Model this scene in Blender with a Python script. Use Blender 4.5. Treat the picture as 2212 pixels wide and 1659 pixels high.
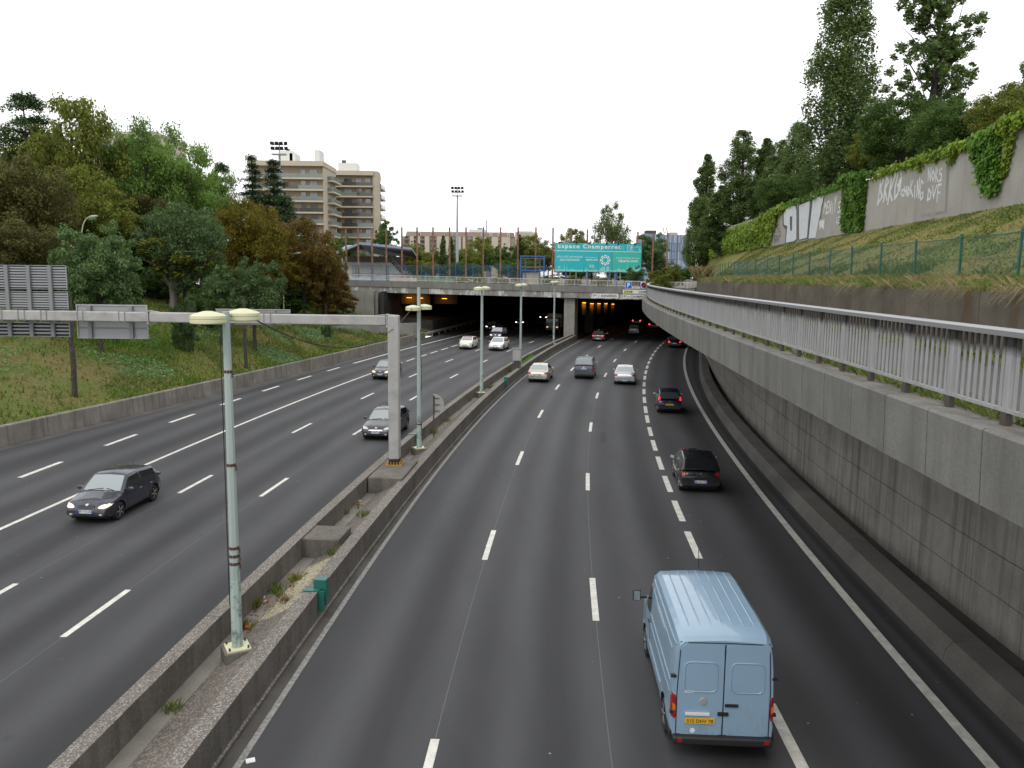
import bpy, bmesh, math, random
import numpy as np
from mathutils import Vector, Matrix
from mathutils.bvhtree import BVHTree

for o in list(bpy.data.objects):
    bpy.data.objects.remove(o)
SC = bpy.context.scene
COL = SC.collection
rad = math.radians

# ------------------------------------------------------------------ camera
F, CX, CY, EYE = 1765.0, 1106.0, 829.5, 8.75          # surveyed from a 2212 x 1659 view of the place
PITCH, ROLL = math.atan(233.5 / F), 0.011
cam_data = bpy.data.cameras.new('camera')
cam = bpy.data.objects.new('camera', cam_data)
COL.objects.link(cam)
cam_data.sensor_width = 36.0
cam_data.lens = F / 2212.0 * 36.0
cam_data.clip_start = 0.2
cam_data.clip_end = 4000.0
CAM_R = Matrix.Rotation(math.pi / 2 - PITCH, 3, 'X') @ Matrix.Rotation(ROLL, 3, 'Z')
cam.matrix_world = Matrix.Translation((0, 0, EYE)) @ CAM_R.to_4x4()
SC.camera = cam

# ------------------------------------------------------------------ world (overcast) and sun
SUN_EL, SUN_ROT = rad(52), rad(200)
world = bpy.data.worlds.new('World')
SC.world = world
world.use_nodes = True
wn, wl = world.node_tree.nodes, world.node_tree.links
wn.clear()
w_out = wn.new('ShaderNodeOutputWorld')
w_bg = wn.new('ShaderNodeBackground')
w_bg.inputs['Strength'].default_value = 0.1
w_sky = wn.new('ShaderNodeTexSky')
w_sky.sky_type = 'NISHITA'
w_sky.sun_disc = False
w_sky.sun_elevation = SUN_EL
w_sky.sun_rotation = SUN_ROT
w_tc = wn.new('ShaderNodeTexCoord')
w_map = wn.new('ShaderNodeMapping')
w_map.inputs['Scale'].default_value = (1.2, 1.2, 6.0)
w_map.inputs['Location'].default_value = (0.3, 0.1, 0.0)
w_noise = wn.new('ShaderNodeTexNoise')
w_noise.inputs['Scale'].default_value = 2.6
w_noise.inputs['Detail'].default_value = 6
w_noise.inputs['Roughness'].default_value = 0.55
w_ramp = wn.new('ShaderNodeValToRGB')           # the cloud sheet: white with thinner grey-blue patches
w_ramp.color_ramp.elements[0].position = 0.31
w_ramp.color_ramp.elements[0].color = (8.7, 9.1, 9.8, 1)
w_ramp.color_ramp.elements[1].position = 0.44
w_ramp.color_ramp.elements[1].color = (12.6, 12.6, 12.6, 1)
w_mix = wn.new('ShaderNodeMix')
w_mix.data_type = 'RGBA'
w_mix.inputs[0].default_value = 0.93
wl.new(w_tc.outputs['Generated'], w_map.inputs['Vector'])
wl.new(w_map.outputs['Vector'], w_noise.inputs['Vector'])
wl.new(w_noise.outputs['Fac'], w_ramp.inputs['Fac'])
wl.new(w_sky.outputs['Color'], w_mix.inputs[6])
wl.new(w_ramp.outputs['Color'], w_mix.inputs[7])
wl.new(w_mix.outputs[2], w_bg.inputs['Color'])
wl.new(w_bg.outputs['Background'], w_out.inputs['Surface'])

sun_data = bpy.data.lights.new('sun', 'SUN')
sun_data.energy = 0.7
sun_data.angle = rad(25)
sun_data.color = (1.0, 0.97, 0.92)
sun = bpy.data.objects.new('sun', sun_data)
COL.objects.link(sun)
# light comes from the high south-west, behind the camera's left shoulder
az = SUN_ROT
sun_dir = Vector((math.sin(az) * math.cos(SUN_EL), math.cos(az) * math.cos(SUN_EL), math.sin(SUN_EL)))
sun.rotation_euler = sun_dir.to_track_quat('Z', 'Y').to_euler()

SC.view_settings.view_transform = 'Standard'
SC.view_settings.look = 'None'
SC.view_settings.exposure = 0.25
SC.view_settings.gamma = 1.0
SC.view_settings.use_curve_mapping = False
SC.render.engine = 'CYCLES'
SC.cycles.use_denoising = True
SC.cycles.max_bounces = 6
SC.cycles.diffuse_bounces = 4
SC.cycles.glossy_bounces = 3
SC.cycles.transparent_max_bounces = 8
SC.cycles.sample_clamp_indirect = 4.0

# ------------------------------------------------------------------ survey helpers
def ray(px, py):
    return CAM_R @ Vector(((px - CX) / F, -(py - CY) / F, -1.0))

def gz(px, py, z=0.0):
    d = ray(px, py)
    t = (z - EYE) / d.z
    return Vector((d.x * t, d.y * t, z))

def gy(px, py, y):
    d = ray(px, py)
    t = y / d.y
    return Vector((d.x * t, y, EYE + d.z * t))

class Crv:
    """plan curve x(y) through surveyed points at one height"""
    def __init__(s, pts, z, deg=2, lo=None, hi=None):
        P = [gz(p[0], p[1], z) for p in pts]
        Y = np.array([p.y for p in P]); X = np.array([p.x for p in P])
        s.c = np.polyfit(Y, X, deg); s.d = np.polyder(s.c)
        s.y0, s.y1 = Y.min(), Y.max()
        if lo is not None: s.y0 = lo
        if hi is not None: s.y1 = hi
        s.res = float(np.abs(np.polyval(s.c, Y) - X).max())
    def sl(s, y):
        return float(np.polyval(s.d, min(max(y, s.y0), s.y1)))
    def __call__(s, y):
        yc = min(max(y, s.y0), s.y1)
        return float(np.polyval(s.c, yc)) + s.sl(yc) * (y - yc)
    def tn(s, y):
        d = s.sl(y); n = math.hypot(1, d)
        return Vector((d / n, 1 / n, 0)), Vector((1 / n, -d / n, 0))
    def at(s, y, off=0.0, z=0.0):
        t, n = s.tn(y)
        return Vector((s(y), y, z)) + n * off

class Off:
    def __init__(s, c, off): s.c, s.o = c, off
    def sl(s, y): return s.c.sl(y)
    def __call__(s, y): return s.c(y) + s.o * math.hypot(1, s.c.sl(y))
    def tn(s, y): return s.c.tn(y)
    def at(s, y, off=0.0, z=0.0):
        t, n = s.tn(y)
        return Vector((s(y), y, z)) + n * off

def on_curve(px, py, c, lo=5.0, hi=400.0):
    """where the line of sight meets the vertical face standing on a plan curve"""
    d = ray(px, py)
    f = lambda y: d.x / d.y * y - c(y)
    a, b = lo, hi
    fa = f(a)
    for _ in range(60):
        m = (a + b) / 2
        if (f(m) > 0) == (fa > 0): a = m
        else: b = m
    y = (a + b) / 2
    return Vector((d.x / d.y * y, y, EYE + d.z / d.y * y))

# ------------------------------------------------------------------ objects
def tag(o, label=None, cat=None, group=None, kind=None):
    if label: o['label'] = label
    if cat: o['category'] = cat
    if group: o['group'] = group
    if kind: o['kind'] = kind
    return o

def empty(name, loc=(0, 0, 0), rz=0.0, label=None, cat=None, group=None, kind=None):
    o = bpy.data.objects.new(name, None)
    o.empty_display_size = 0.2
    o.location = loc
    o.rotation_euler = (0, 0, rz)
    COL.objects.link(o)
    return tag(o, label, cat, group, kind)

def link(name, me, parent=None):
    o = bpy.data.objects.new(name, me)
    COL.objects.link(o)
    if parent is not None: o.parent = parent
    return o

def kids(o):
    return [c for c in bpy.data.objects if c.parent == o]

def copy_tree(o, parent=None, ch=None):
    c = o.copy()
    COL.objects.link(c)
    if parent is not None: c.parent = parent
    for k in o.children:
        copy_tree(k, c)
    return c

class MB:
    """collects shapes into one mesh"""
    def __init__(s): s.v, s.f, s.m, s.uv = [], [], [], None
    def add(s, vs, fs, mi=0):
        b = len(s.v)
        s.v += [tuple(v) for v in vs]
        s.f += [tuple(b + i for i in f) for f in fs]
        s.m += [mi] * len(fs)
    def box(s, c, size, rz=0.0, mi=0, rot=None):
        x, y, z = size[0] / 2, size[1] / 2, size[2] / 2
        R = rot if rot is not None else Matrix.Rotation(rz, 3, 'Z')
        c = Vector(c)
        vs = [c + R @ Vector(p) for p in ((-x, -y, -z), (x, -y, -z), (x, y, -z), (-x, y, -z), (-x, -y, z), (x, -y, z), (x, y, z), (-x, y, z))]
        s.add(vs, [(0, 3, 2, 1), (4, 5, 6, 7), (0, 1, 5, 4), (1, 2, 6, 5), (2, 3, 7, 6), (3, 0, 4, 7)], mi)
        return s
    def rng(s, x0, x1, y0, y1, z0, z1, mi=0):
        return s.box(((x0 + x1) / 2, (y0 + y1) / 2, (z0 + z1) / 2), (x1 - x0, y1 - y0, z1 - z0), 0, mi)
    def beam(s, a, b, w, h, mi=0):
        a, b = Vector(a), Vector(b)
        d = b - a; L = d.length; d.normalize()
        up = Vector((0, 0, 1)) if abs(d.z) < 0.95 else Vector((0, 1, 0))
        r = d.cross(up).normalized(); u = r.cross(d)
        R = Matrix((r, d, u)).transposed()
        return s.box((a + b) / 2, (w, L, h), rot=R, mi=mi)
    def tube(s, pts, rs, n=8, mi=0, cap=True):
        pts = [Vector(p) for p in pts]
        if not hasattr(rs, '__len__'): rs = [rs] * len(pts)
        vs, fs = [], []
        pr = None
        for i, p in enumerate(pts):
            d = (pts[min(i + 1, len(pts) - 1)] - pts[max(i - 1, 0)]).normalized()
            if pr is None:
                pr = d.orthogonal().normalized()
            else:
                pr = (pr - d * pr.dot(d))
                if pr.length < 1e-6: pr = d.orthogonal()
                pr.normalize()
            q = d.cross(pr)
            for k in range(n):
                a = 2 * math.pi * k / n
                vs.append(p + (pr * math.cos(a) + q * math.sin(a)) * rs[i])
        for i in range(len(pts) - 1):
            for k in range(n):
                k2 = (k + 1) % n
                fs.append((i * n + k, i * n + k2, (i + 1) * n + k2, (i + 1) * n + k))
        if cap:
            fs.append(tuple(range(n))[::-1])
            fs.append(tuple((len(pts) - 1) * n + k for k in range(n)))
        s.add(vs, fs, mi)
        return s
    def lathe(s, prof, c=(0, 0, 0), axis='Z', n=20, mi=0):
        c = Vector(c); vs, fs = [], []
        for r, h in prof:
            for k in range(n):
                a = 2 * math.pi * k / n
                p = (r * math.cos(a), r * math.sin(a), h)
                if axis == 'X': p = (h, p[0], p[1])
                elif axis == 'Y': p = (p[0], h, p[1])
                vs.append(c + Vector(p))
        m = len(prof)
        for i in range(m - 1):
            for k in range(n):
                k2 = (k + 1) % n
                fs.append((i * n + k, i * n + k2, (i + 1) * n + k2, (i + 1) * n + k))
        if prof[0][0] > 1e-5: fs.append(tuple(range(n))[::-1])
        if prof[-1][0] > 1e-5: fs.append(tuple((m - 1) * n + k for k in range(n)))
        s.add(vs, fs, mi)
        return s
    def prism(s, poly, o, r, u, depth, mi=0):
        """polygon in the plane (o, r, u), thickened by depth along r x u"""
        o, r, u = Vector(o), Vector(r), Vector(u)
        nrm = r.cross(u).normalized()
        n = len(poly)
        vs = [o + r * p[0] + u * p[1] + nrm * depth / 2 for p in poly] + [o + r * p[0] + u * p[1] - nrm * depth / 2 for p in poly]
        fs = [tuple(range(n)), tuple(range(2 * n - 1, n - 1, -1))]
        for i in range(n):
            j = (i + 1) % n
            fs.append((i, n + i, n + j, j))
        s.add(vs, fs, mi)
        return s
    def sweep(s, sec, c, ys, mi=0, caps=True, closed=True):
        """section [(offset, z)] carried along a plan curve"""
        n = len(sec); vs, fs = [], []
        for y in ys:
            t, nr = c.tn(y); b = Vector((c(y), y, 0))
            for o, z in sec:
                zz = z(y) if callable(z) else z
                p = b + nr * o
                vs.append((p.x, p.y, zz))
        m = n if closed else n - 1
        for i in range(len(ys) - 1):
            for k in range(m):
                k2 = (k + 1) % n
                fs.append((i * n + k, (i + 1) * n + k, (i + 1) * n + k2, i * n + k2))
        if caps and closed:
            fs.append(tuple(range(n)))
            fs.append(tuple((len(ys) - 1) * n + k for k in range(n))[::-1])
        s.add(vs, fs, mi)
        return s
    def mesh(s, name, mats, off=None, smooth=False, angle=40):
        me = bpy.data.meshes.new(name)
        v = s.v if off is None else [(a[0] - off[0], a[1] - off[1], a[2] - off[2]) for a in s.v]
        me.from_pydata(v, [], s.f)
        if not isinstance(mats, (list, tuple)): mats = [mats]
        for m in mats: me.materials.append(m)
        if len(mats) > 1: me.polygons.foreach_set('material_index', s.m)
        bm = bmesh.new(); bm.from_mesh(me)
        bmesh.ops.recalc_face_normals(bm, faces=bm.faces)
        bm.to_mesh(me); bm.free()
        if smooth:
            me.polygons.foreach_set('use_smooth', [True] * len(me.polygons))
            me.set_sharp_from_angle(angle=rad(angle))
        me.update()
        return me
    def build(s, name, mats, parent=None, smooth=False, angle=40, local=False):
        off = None
        if parent is not None and not local:
            q = parent; off = Vector((0, 0, 0))
            while q is not None:
                off += Vector(q.location); q = q.parent
        return link(name, s.mesh(name, mats, off, smooth, angle), parent)

def fast_mesh(name, V, Q, mat):
    me = bpy.data.meshes.new(name)
    V = np.asarray(V, dtype=np.float32); Q = np.asarray(Q, dtype=np.int32)
    k = Q.shape[1]
    me.vertices.add(len(V)); me.vertices.foreach_set('co', V.ravel())
    me.loops.add(Q.size); me.loops.foreach_set('vertex_index', Q.ravel())
    me.polygons.add(len(Q))
    me.polygons.foreach_set('loop_start', np.arange(0, Q.size, k, dtype=np.int32))
    me.materials.append(mat)
    me.update(calc_edges=True)
    return me

def text_mesh(body, w=None, h=None, spacing=1.0, bold=0.0):
    """letter outlines of the built-in font as 2D triangles, fitted to a width or a height"""
    cu = bpy.data.curves.new('lettering', 'FONT')
    cu.body = body; cu.size = 1.0; cu.space_character = spacing; cu.offset = bold
    cu.resolution_u = 3
    ob = bpy.data.objects.new('lettering', cu)
    COL.objects.link(ob)
    dg = bpy.context.evaluated_depsgraph_get()
    me = bpy.data.meshes.new_from_object(ob.evaluated_get(dg))
    v = np.array([p.co[:2] for p in me.vertices]); f = [tuple(p.vertices) for p in me.polygons]
    bpy.data.objects.remove(ob); bpy.data.curves.remove(cu); bpy.data.meshes.remove(me)
    v[:, 0] -= v[:, 0].min(); y0 = v[:, 1].min(); v[:, 1] -= y0
    W, Hh = v[:, 0].max(), v[:, 1].max()
    sx = sy = 1.0
    if w and h: sx, sy = w / W, h / Hh
    elif w: sx = sy = w / W
    elif h: sx = sy = h / Hh
    v[:, 0] *= sx; v[:, 1] *= sy
    return v, f

def put_text(body, o, r, u, mat, parent, w=None, h=None, name='lettering', spacing=1.0, bold=0.0, lift=0.006):
    v, f = text_mesh(body, w, h, spacing, bold)
    o, r, u = Vector(o), Vector(r).normalized(), Vector(u).normalized()
    n = r.cross(u)
    b = MB(); b.add([o + r * float(p[0]) + u * float(p[1]) + n * lift for p in v], f)
    return b.build(name, mat, parent)

# ------------------------------------------------------------------ materials
MATS = {}
def new_mat(name):
    m = bpy.data.materials.new(name); m.use_nodes = True
    MATS[name] = m
    return m, m.node_tree.nodes, m.node_tree.links, m.node_tree.nodes['Principled BSDF']

def plain(name, col, rough=0.6, metal=0.0, emit=None, estr=0.0, spec=0.5, coat=0.0, ior=None):
    m, n, l, b = new_mat(name)
    b.inputs['Base Color'].default_value = (*col, 1)
    b.inputs['Roughness'].default_value = rough
    b.inputs['Metallic'].default_value = metal
    b.inputs['Specular IOR Level'].default_value = spec
    b.inputs['Coat Weight'].default_value = coat
    b.inputs['Coat Roughness'].default_value = 0.04
    if ior: b.inputs['IOR'].default_value = ior
    if emit:
        b.inputs['Emission Color'].default_value = (*emit, 1)
        b.inputs['Emission Strength'].default_value = estr
    return m

def noise(n, l, vec, scale, detail=4, rough=0.55, dims='3D'):
    t = n.new('ShaderNodeTexNoise')
    t.inputs['Scale'].default_value = scale
    t.inputs['Detail'].default_value = detail
    t.inputs['Roughness'].default_value = rough
    if vec is not None: l.new(vec, t.inputs['Vector'])
    return t.outputs['Fac']

def scaled(n, l, vec, sc, loc=(0, 0, 0)):
    mp = n.new('ShaderNodeMapping')
    mp.inputs['Scale'].default_value = sc
    mp.inputs['Location'].default_value = loc
    l.new(vec, mp.inputs['Vector'])
    return mp.outputs['Vector']

def ramp(n, l, fac, stops):
    r = n.new('ShaderNodeValToRGB')
    e = r.color_ramp.elements
    while len(e) < len(stops): e.new(0.5)
    for i, (p, c) in enumerate(stops):
        e[i].position = p
        e[i].color = (*c, 1) if len(c) == 3 else c
    l.new(fac, r.inputs['Fac'])
    return r.outputs['Color']

def mixc(n, l, fac, a, b, mode='MIX'):
    x = n.new('ShaderNodeMix'); x.data_type = 'RGBA'; x.blend_type = mode
    if isinstance(fac, float): x.inputs[0].default_value = fac
    else: l.new(fac, x.inputs[0])
    for k, s in ((6, a), (7, b)):
        if isinstance(s, tuple): x.inputs[k].default_value = (*s, 1) if len(s) == 3 else s
        else: l.new(s, x.inputs[k])
    return x.outputs[2]

def val(n, l, op, a, b=None, clamp=False):
    x = n.new('ShaderNodeMath'); x.operation = op; x.use_clamp = clamp
    for k, s in ((0, a), (1, b)):
        if s is None: continue
        if isinstance(s, (int, float)): x.inputs[k].default_value = s
        else: l.new(s, x.inputs[k])
    return x.outputs[0]

def bump(n, l, b, h, strength, dist=0.02):
    x = n.new('ShaderNodeBump')
    x.inputs['Strength'].default_value = strength
    x.inputs['Distance'].default_value = dist
    l.new(h, x.inputs['Height'])
    l.new(x.outputs['Normal'], b.inputs['Normal'])

def pos(n):
    return n.new('ShaderNodeNewGeometry').outputs['Position']

def concrete(name, c0, c1, streak=0.5, scol=(0.05, 0.045, 0.04), speck=0.0, rough=0.9, sc=0.7, streak_w=3.0, ss=(0.48, 0.66), white=0.0, bst=0.3):
    """weathered concrete: blotches, runs of dirt down the face, aggregate"""
    m, n, l, b = new_mat(name)
    p = pos(n)
    col = ramp(n, l, noise(n, l, p, sc, 6, 0.65), [(0.32, c0), (0.68, c1)])
    fine = noise(n, l, p, 22.0, 3, 0.7)
    col = mixc(n, l, 0.55, col, ramp(n, l, fine, [(0.3, (0.55, 0.55, 0.55)), (0.7, (1.0, 1.0, 1.0))]), 'MULTIPLY')
    if streak > 0:
        st = noise(n, l, scaled(n, l, p, (streak_w, streak_w, 0.16)), 1.0, 5, 0.6)
        f = val(n, l, 'MULTIPLY', ramp(n, l, st, [(ss[0], (0, 0, 0)), (ss[1], (1, 1, 1))]), streak)
        col = mixc(n, l, f, col, scol)
    if white > 0:
        wt = noise(n, l, scaled(n, l, p, (1.0, 1.0, 0.35), (7, 3, 1)), 0.9, 6, 0.7)
        f = val(n, l, 'MULTIPLY', ramp(n, l, wt, [(0.5, (0, 0, 0)), (0.6, (1, 1, 1))]), white)
        col = mixc(n, l, f, col, (0.62, 0.62, 0.6))
    if speck > 0:
        v = n.new('ShaderNodeTexVoronoi'); v.inputs['Scale'].default_value = 26.0
        l.new(p, v.inputs['Vector'])
        f = val(n, l, 'MULTIPLY', ramp(n, l, v.outputs['Color'], [(0.55, (0, 0, 0)), (0.75, (1, 1, 1))]), speck)
        col = mixc(n, l, f, col, (0.42, 0.38, 0.33))
        f2 = val(n, l, 'MULTIPLY', ramp(n, l, v.outputs['Distance'], [(0.25, (0, 0, 0)), (0.6, (1, 1, 1))]), speck * 0.9)
        col = mixc(n, l, f2, col, (0.05, 0.045, 0.042))
    l.new(col, b.inputs['Base Color'])
    b.inputs['Roughness'].default_value = rough
    b.inputs['Specular IOR Level'].default_value = 0.25
    bump(n, l, b, fine, bst, 0.01)
    return m

def leafmat(name, c0, c1, c2, trans=0.42):
    m, n, l, b = new_mat(name)
    g = n.new('ShaderNodeNewGeometry')
    oi = n.new('ShaderNodeObjectInfo')
    nz = noise(n, l, g.outputs['Position'], 0.55, 3)
    fac = val(n, l, 'ADD', val(n, l, 'MULTIPLY', g.outputs['Random Per Island'], 0.5), val(n, l, 'MULTIPLY', nz, 0.55))
    wm_ = lambda c: (c[0] * 1.72, c[1] * 1.78, c[2] * 1.3)
    col = ramp(n, l, fac, [(0.18, wm_(c0)), (0.5, wm_(c1)), (0.88, wm_(c2))])
    hs = n.new('ShaderNodeHueSaturation')
    l.new(col, hs.inputs['Color'])
    l.new(val(n, l, 'ADD', val(n, l, 'MULTIPLY', oi.outputs['Random'], 0.3), 0.85), hs.inputs['Value'])
    l.new(hs.outputs['Color'], b.inputs['Base Color'])
    b.inputs['Roughness'].default_value = 0.55
    b.inputs['Specular IOR Level'].default_value = 0.16
    t = n.new('ShaderNodeBsdfTranslucent')
    l.new(hs.outputs['Color'], t.inputs['Color'])
    mx = n.new('ShaderNodeMixShader'); mx.inputs[0].default_value = trans
    l.new(b.outputs[0], mx.inputs[1]); l.new(t.outputs[0], mx.inputs[2])
    l.new(mx.outputs[0], n['Material Output'].inputs['Surface'])
    return m

def asphalt(name, base, band=0.38, lanes=True):
    m, n, l, b = new_mat(name)
    p = pos(n)
    uv = n.new('ShaderNodeUVMap').outputs['UV']
    sx = n.new('ShaderNodeSeparateXYZ'); l.new(uv, sx.inputs[0])
    wob = noise(n, l, scaled(n, l, uv, (1.0, 0.04, 1.0)), 2.0, 3)
    u = val(n, l, 'ADD', sx.outputs['X'], val(n, l, 'MULTIPLY', wob, 0.12))
    # polished and oily tracks: lighter under the wheels, dark between them
    w = val(n, l, 'SINE', val(n, l, 'MULTIPLY', u, 2 * math.pi))
    w2 = val(n, l, 'COSINE', val(n, l, 'MULTIPLY', u, 4 * math.pi))
    tr = val(n, l, 'ADD', val(n, l, 'MULTIPLY', w, 0.18), val(n, l, 'ADD', val(n, l, 'MULTIPLY', w2, 0.32), 0.5))
    big = noise(n, l, scaled(n, l, p, (0.5, 0.06, 1.0)), 1.0, 5, 0.6)
    fine = noise(n, l, p, 45.0, 2, 0.8)
    d = tuple(c * (1 - band) for c in base); br = tuple(c * (1 + band * 0.75) for c in base)
    col = ramp(n, l, tr, [(0.05, d), (0.95, br)]) if lanes else ramp(n, l, big, [(0.3, d), (0.7, br)])
    col = mixc(n, l, 0.7, col, ramp(n, l, big, [(0.25, (0.72, 0.72, 0.72)), (0.75, (1.15, 1.14, 1.12))]), 'MULTIPLY')
    col = mixc(n, l, 0.8, col, ramp(n, l, fine, [(0.25, (0.5, 0.5, 0.5)), (0.75, (1.45, 1.45, 1.45))]), 'MULTIPLY')
    pt = noise(n, l, scaled(n, l, p, (.22, .05, 1.0), (3, 1, 0)), 1.0, 7, 0.7)
    col = mixc(n, l, 0.6, col, ramp(n, l, pt, [(0.35, (0.7, 0.7, 0.7)), (0.5, (1, 1, 1)), (0.68, (1.18, 1.17, 1.15))]), 'MULTIPLY')
    drip = noise(n, l, scaled(n, l, p, (1.6, .5, 1)), 1.3, 6, .75)
    col = mixc(n, l, ramp(n, l, drip, [(0.62, (0, 0, 0)), (0.72, (.55, .55, .55))]), col, (0.022, 0.022, 0.022))
    # small pale specks of grit and chewing gum
    v = n.new('ShaderNodeTexVoronoi'); v.inputs['Scale'].default_value = 1.1; l.new(p, v.inputs['Vector'])
    f = ramp(n, l, v.outputs['Distance'], [(0.022, (0.8, 0.8, 0.8)), (0.034, (0, 0, 0))])
    col = mixc(n, l, f, col, (0.3, 0.3, 0.29))
    l.new(col, b.inputs['Base Color'])
    b.inputs['Roughness'].default_value = 0.72
    b.inputs['Specular IOR Level'].default_value = 0.35
    bump(n, l, b, fine, 0.25, 0.006)
    return m

def paintmark(name):
    m, n, l, b = new_mat(name)
    p = pos(n)
    col = ramp(n, l, noise(n, l, p, 3.0, 6, 0.7), [(0.3, (0.44, 0.43, 0.39)), (0.6, (0.68, 0.67, 0.61))])
    w = noise(n, l, p, 30.0, 3, 0.8)
    col = mixc(n, l, ramp(n, l, w, [(0.54, (0, 0, 0)), (0.72, (0.7, 0.7, 0.7))]), col, (0.16, 0.16, 0.155))
    l.new(col, b.inputs['Base Color'])
    b.inputs['Roughness'].default_value = 0.6
    return m

def carpaint(name, col, metal=0.35, rough=0.28):
    m, n, l, b = new_mat(name)
    b.inputs['Base Color'].default_value = (*col, 1)
    b.inputs['Metallic'].default_value = metal
    b.inputs['Roughness'].default_value = rough
    b.inputs['Coat Weight'].default_value = 0.8
    b.inputs['Coat Roughness'].default_value = 0.05
    oc = n.new('ShaderNodeTexCoord').outputs['Object']
    dirt = noise(n, l, oc, 4.0, 5, 0.6)
    sz = n.new('ShaderNodeSeparateXYZ'); l.new(oc, sz.inputs[0])
    film = noise(n, l, scaled(n, l, oc, (3, 3, 1.2)), 1.6, 6, 0.7)
    fd = val(n, l, 'ADD', film, val(n, l, 'MULTIPLY', val(n, l, 'SUBTRACT', 0.55, sz.outputs['Z']), 0.38))
    l.new(mixc(n, l, ramp(n, l, fd, [(0.42, (0, 0, 0)), (0.85, (.5, .5, .5))]), col, (.13, .12, .105)), b.inputs['Base Color'])
    l.new(ramp(n, l, dirt, [(0.3, (rough * 0.8,) * 3), (0.75, (min(1, rough * 1.7),) * 3)]), b.inputs['Roughness'])
    return m

def soot_metal(name, col, zs=8.0):
    """grey painted railing steel, black with soot in a ragged band under the handrail"""
    m, n, l, b = new_mat(name)
    p = pos(n)
    sx = n.new('ShaderNodeSeparateXYZ'); l.new(p, sx.inputs[0])
    nz = noise(n, l, scaled(n, l, p, (4, 4, 2)), 1.5, 4)
    h = val(n, l, 'ADD', sx.outputs['Z'], val(n, l, 'MULTIPLY', nz, 0.16))
    f = ramp(n, l, val(n, l, 'SUBTRACT', h, zs - 0.5), [(0.5, (0, 0, 0)), (0.62, (1, 1, 1))])
    c = ramp(n, l, noise(n, l, scaled(n, l, p, (9, 9, 1.2)), 1.0, 5), [(0.3, tuple(k * 0.72 for k in col)), (0.7, col)])
    c = mixc(n, l, f, c, (0.02, 0.019, 0.018))
    l.new(c, b.inputs['Base Color'])
    b.inputs['Roughness'].default_value = 0.6
    return m

def rustmat(name, c0, c1, c2, sc=1.2):
    m, n, l, b = new_mat(name)
    p = pos(n)
    l.new(ramp(n, l, noise(n, l, p, sc, 6, 0.7), [(0.3, c0), (0.5, c1), (0.72, c2)]), b.inputs['Base Color'])
    b.inputs['Roughness'].default_value = 0.85
    return m

def soil(name, stops, sc=0.35, sc2=6.0):
    m, n, l, b = new_mat(name)
    p = pos(n)
    a = noise(n, l, p, sc, 7, 0.65)
    f = noise(n, l, p, sc2, 4, 0.75)
    col = ramp(n, l, a, stops)
    col = mixc(n, l, 0.8, col, ramp(n, l, f, [(0.3, (0.5, 0.5, 0.5)), (0.7, (1.25, 1.25, 1.25))]), 'MULTIPLY')
    l.new(col, b.inputs['Base Color'])
    b.inputs['Roughness'].default_value = 0.95
    b.inputs['Specular IOR Level'].default_value = 0.1
    bump(n, l, b, f, 0.8, 0.08)
    return m

def net(name, col, alpha):
    m, n, l, b = new_mat(name)
    b.inputs['Base Color'].default_value = (*col, 1)
    b.inputs['Roughness'].default_value = 0.8
    p = pos(n)
    f = ramp(n, l, noise(n, l, p, 9.0, 2, 0.8), [(0.35, (alpha * 0.6,) * 3), (0.65, (min(1, alpha * 1.4),) * 3)])
    t = n.new('ShaderNodeBsdfTransparent')
    mx = n.new('ShaderNodeMixShader')
    l.new(f, mx.inputs[0]); l.new(t.outputs[0], mx.inputs[1]); l.new(b.outputs[0], mx.inputs[2])
    l.new(mx.outputs[0], n['Material Output'].inputs['Surface'])
    return m

M = {}
M['asphalt'] = asphalt('asphalt', (0.052, 0.0528, 0.057))
M['ramp_asphalt'] = asphalt('old asphalt', (0.085, 0.08, 0.075), 0.2, False)
M['mark'] = paintmark('road paint')
M['seam'] = plain('bitumen seam', (0.12, 0.12, 0.118), 0.8)
M['barrier'] = concrete('barrier concrete', (0.19, 0.178, 0.158), (0.3, 0.28, 0.25), 0.5, (0.09, 0.055, 0.05), 0.0)
M['aggregate'] = concrete('exposed aggregate', (0.21, 0.19, 0.17), (0.31, 0.285, 0.25), 0.0, speck=0.7)
M['median_face'] = concrete('median concrete', (0.115, 0.105, 0.092), (0.2, 0.183, 0.16), 0.5, (0.06, 0.055, 0.05), 0.10)
M['paving'] = concrete('pebble paving', (0.125, 0.106, 0.09), (0.19, 0.162, 0.138), 0.0, speck=0.5)
M['gutter'] = concrete('gutter cement', (0.17, 0.16, 0.14), (0.26, 0.245, 0.215), 0.0)
M['dirt_strip'] = concrete('gritty gutter', (0.075, 0.07, 0.064), (0.14, 0.13, 0.118), 0.0)
M['fascia'] = concrete('fascia concrete', (0.165, 0.163, 0.15), (0.24, 0.237, 0.222), 0.6, (0.085, 0.082, 0.075), streak_w=2.2, sc=0.4, ss=(0.45, 0.75))
M['ledge'] = concrete('ledge concrete', (0.11, 0.10, 0.09), (0.25, 0.235, 0.21), 0.0, sc=2.2)
M['wall'] = concrete('retaining wall concrete', (0.25, 0.235, 0.21), (0.37, 0.35, 0.315), 0.65, (0.065, 0.068, 0.06), streak_w=3.2, ss=(0.46, 0.72))
M['brown_wall'] = concrete('stained wall concrete', (0.095, 0.083, 0.063), (0.165, 0.147, 0.118), 0.7, (0.10, 0.055, 0.024), streak_w=1.6, ss=(0.52, 0.66))
M['pale_wall'] = concrete('pale wall concrete', (0.33, 0.315, 0.285), (0.43, 0.415, 0.38), 0.35, (0.2, 0.19, 0.175), streak_w=1.8, ss=(0.5, 0.75), sc=0.25)
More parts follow.
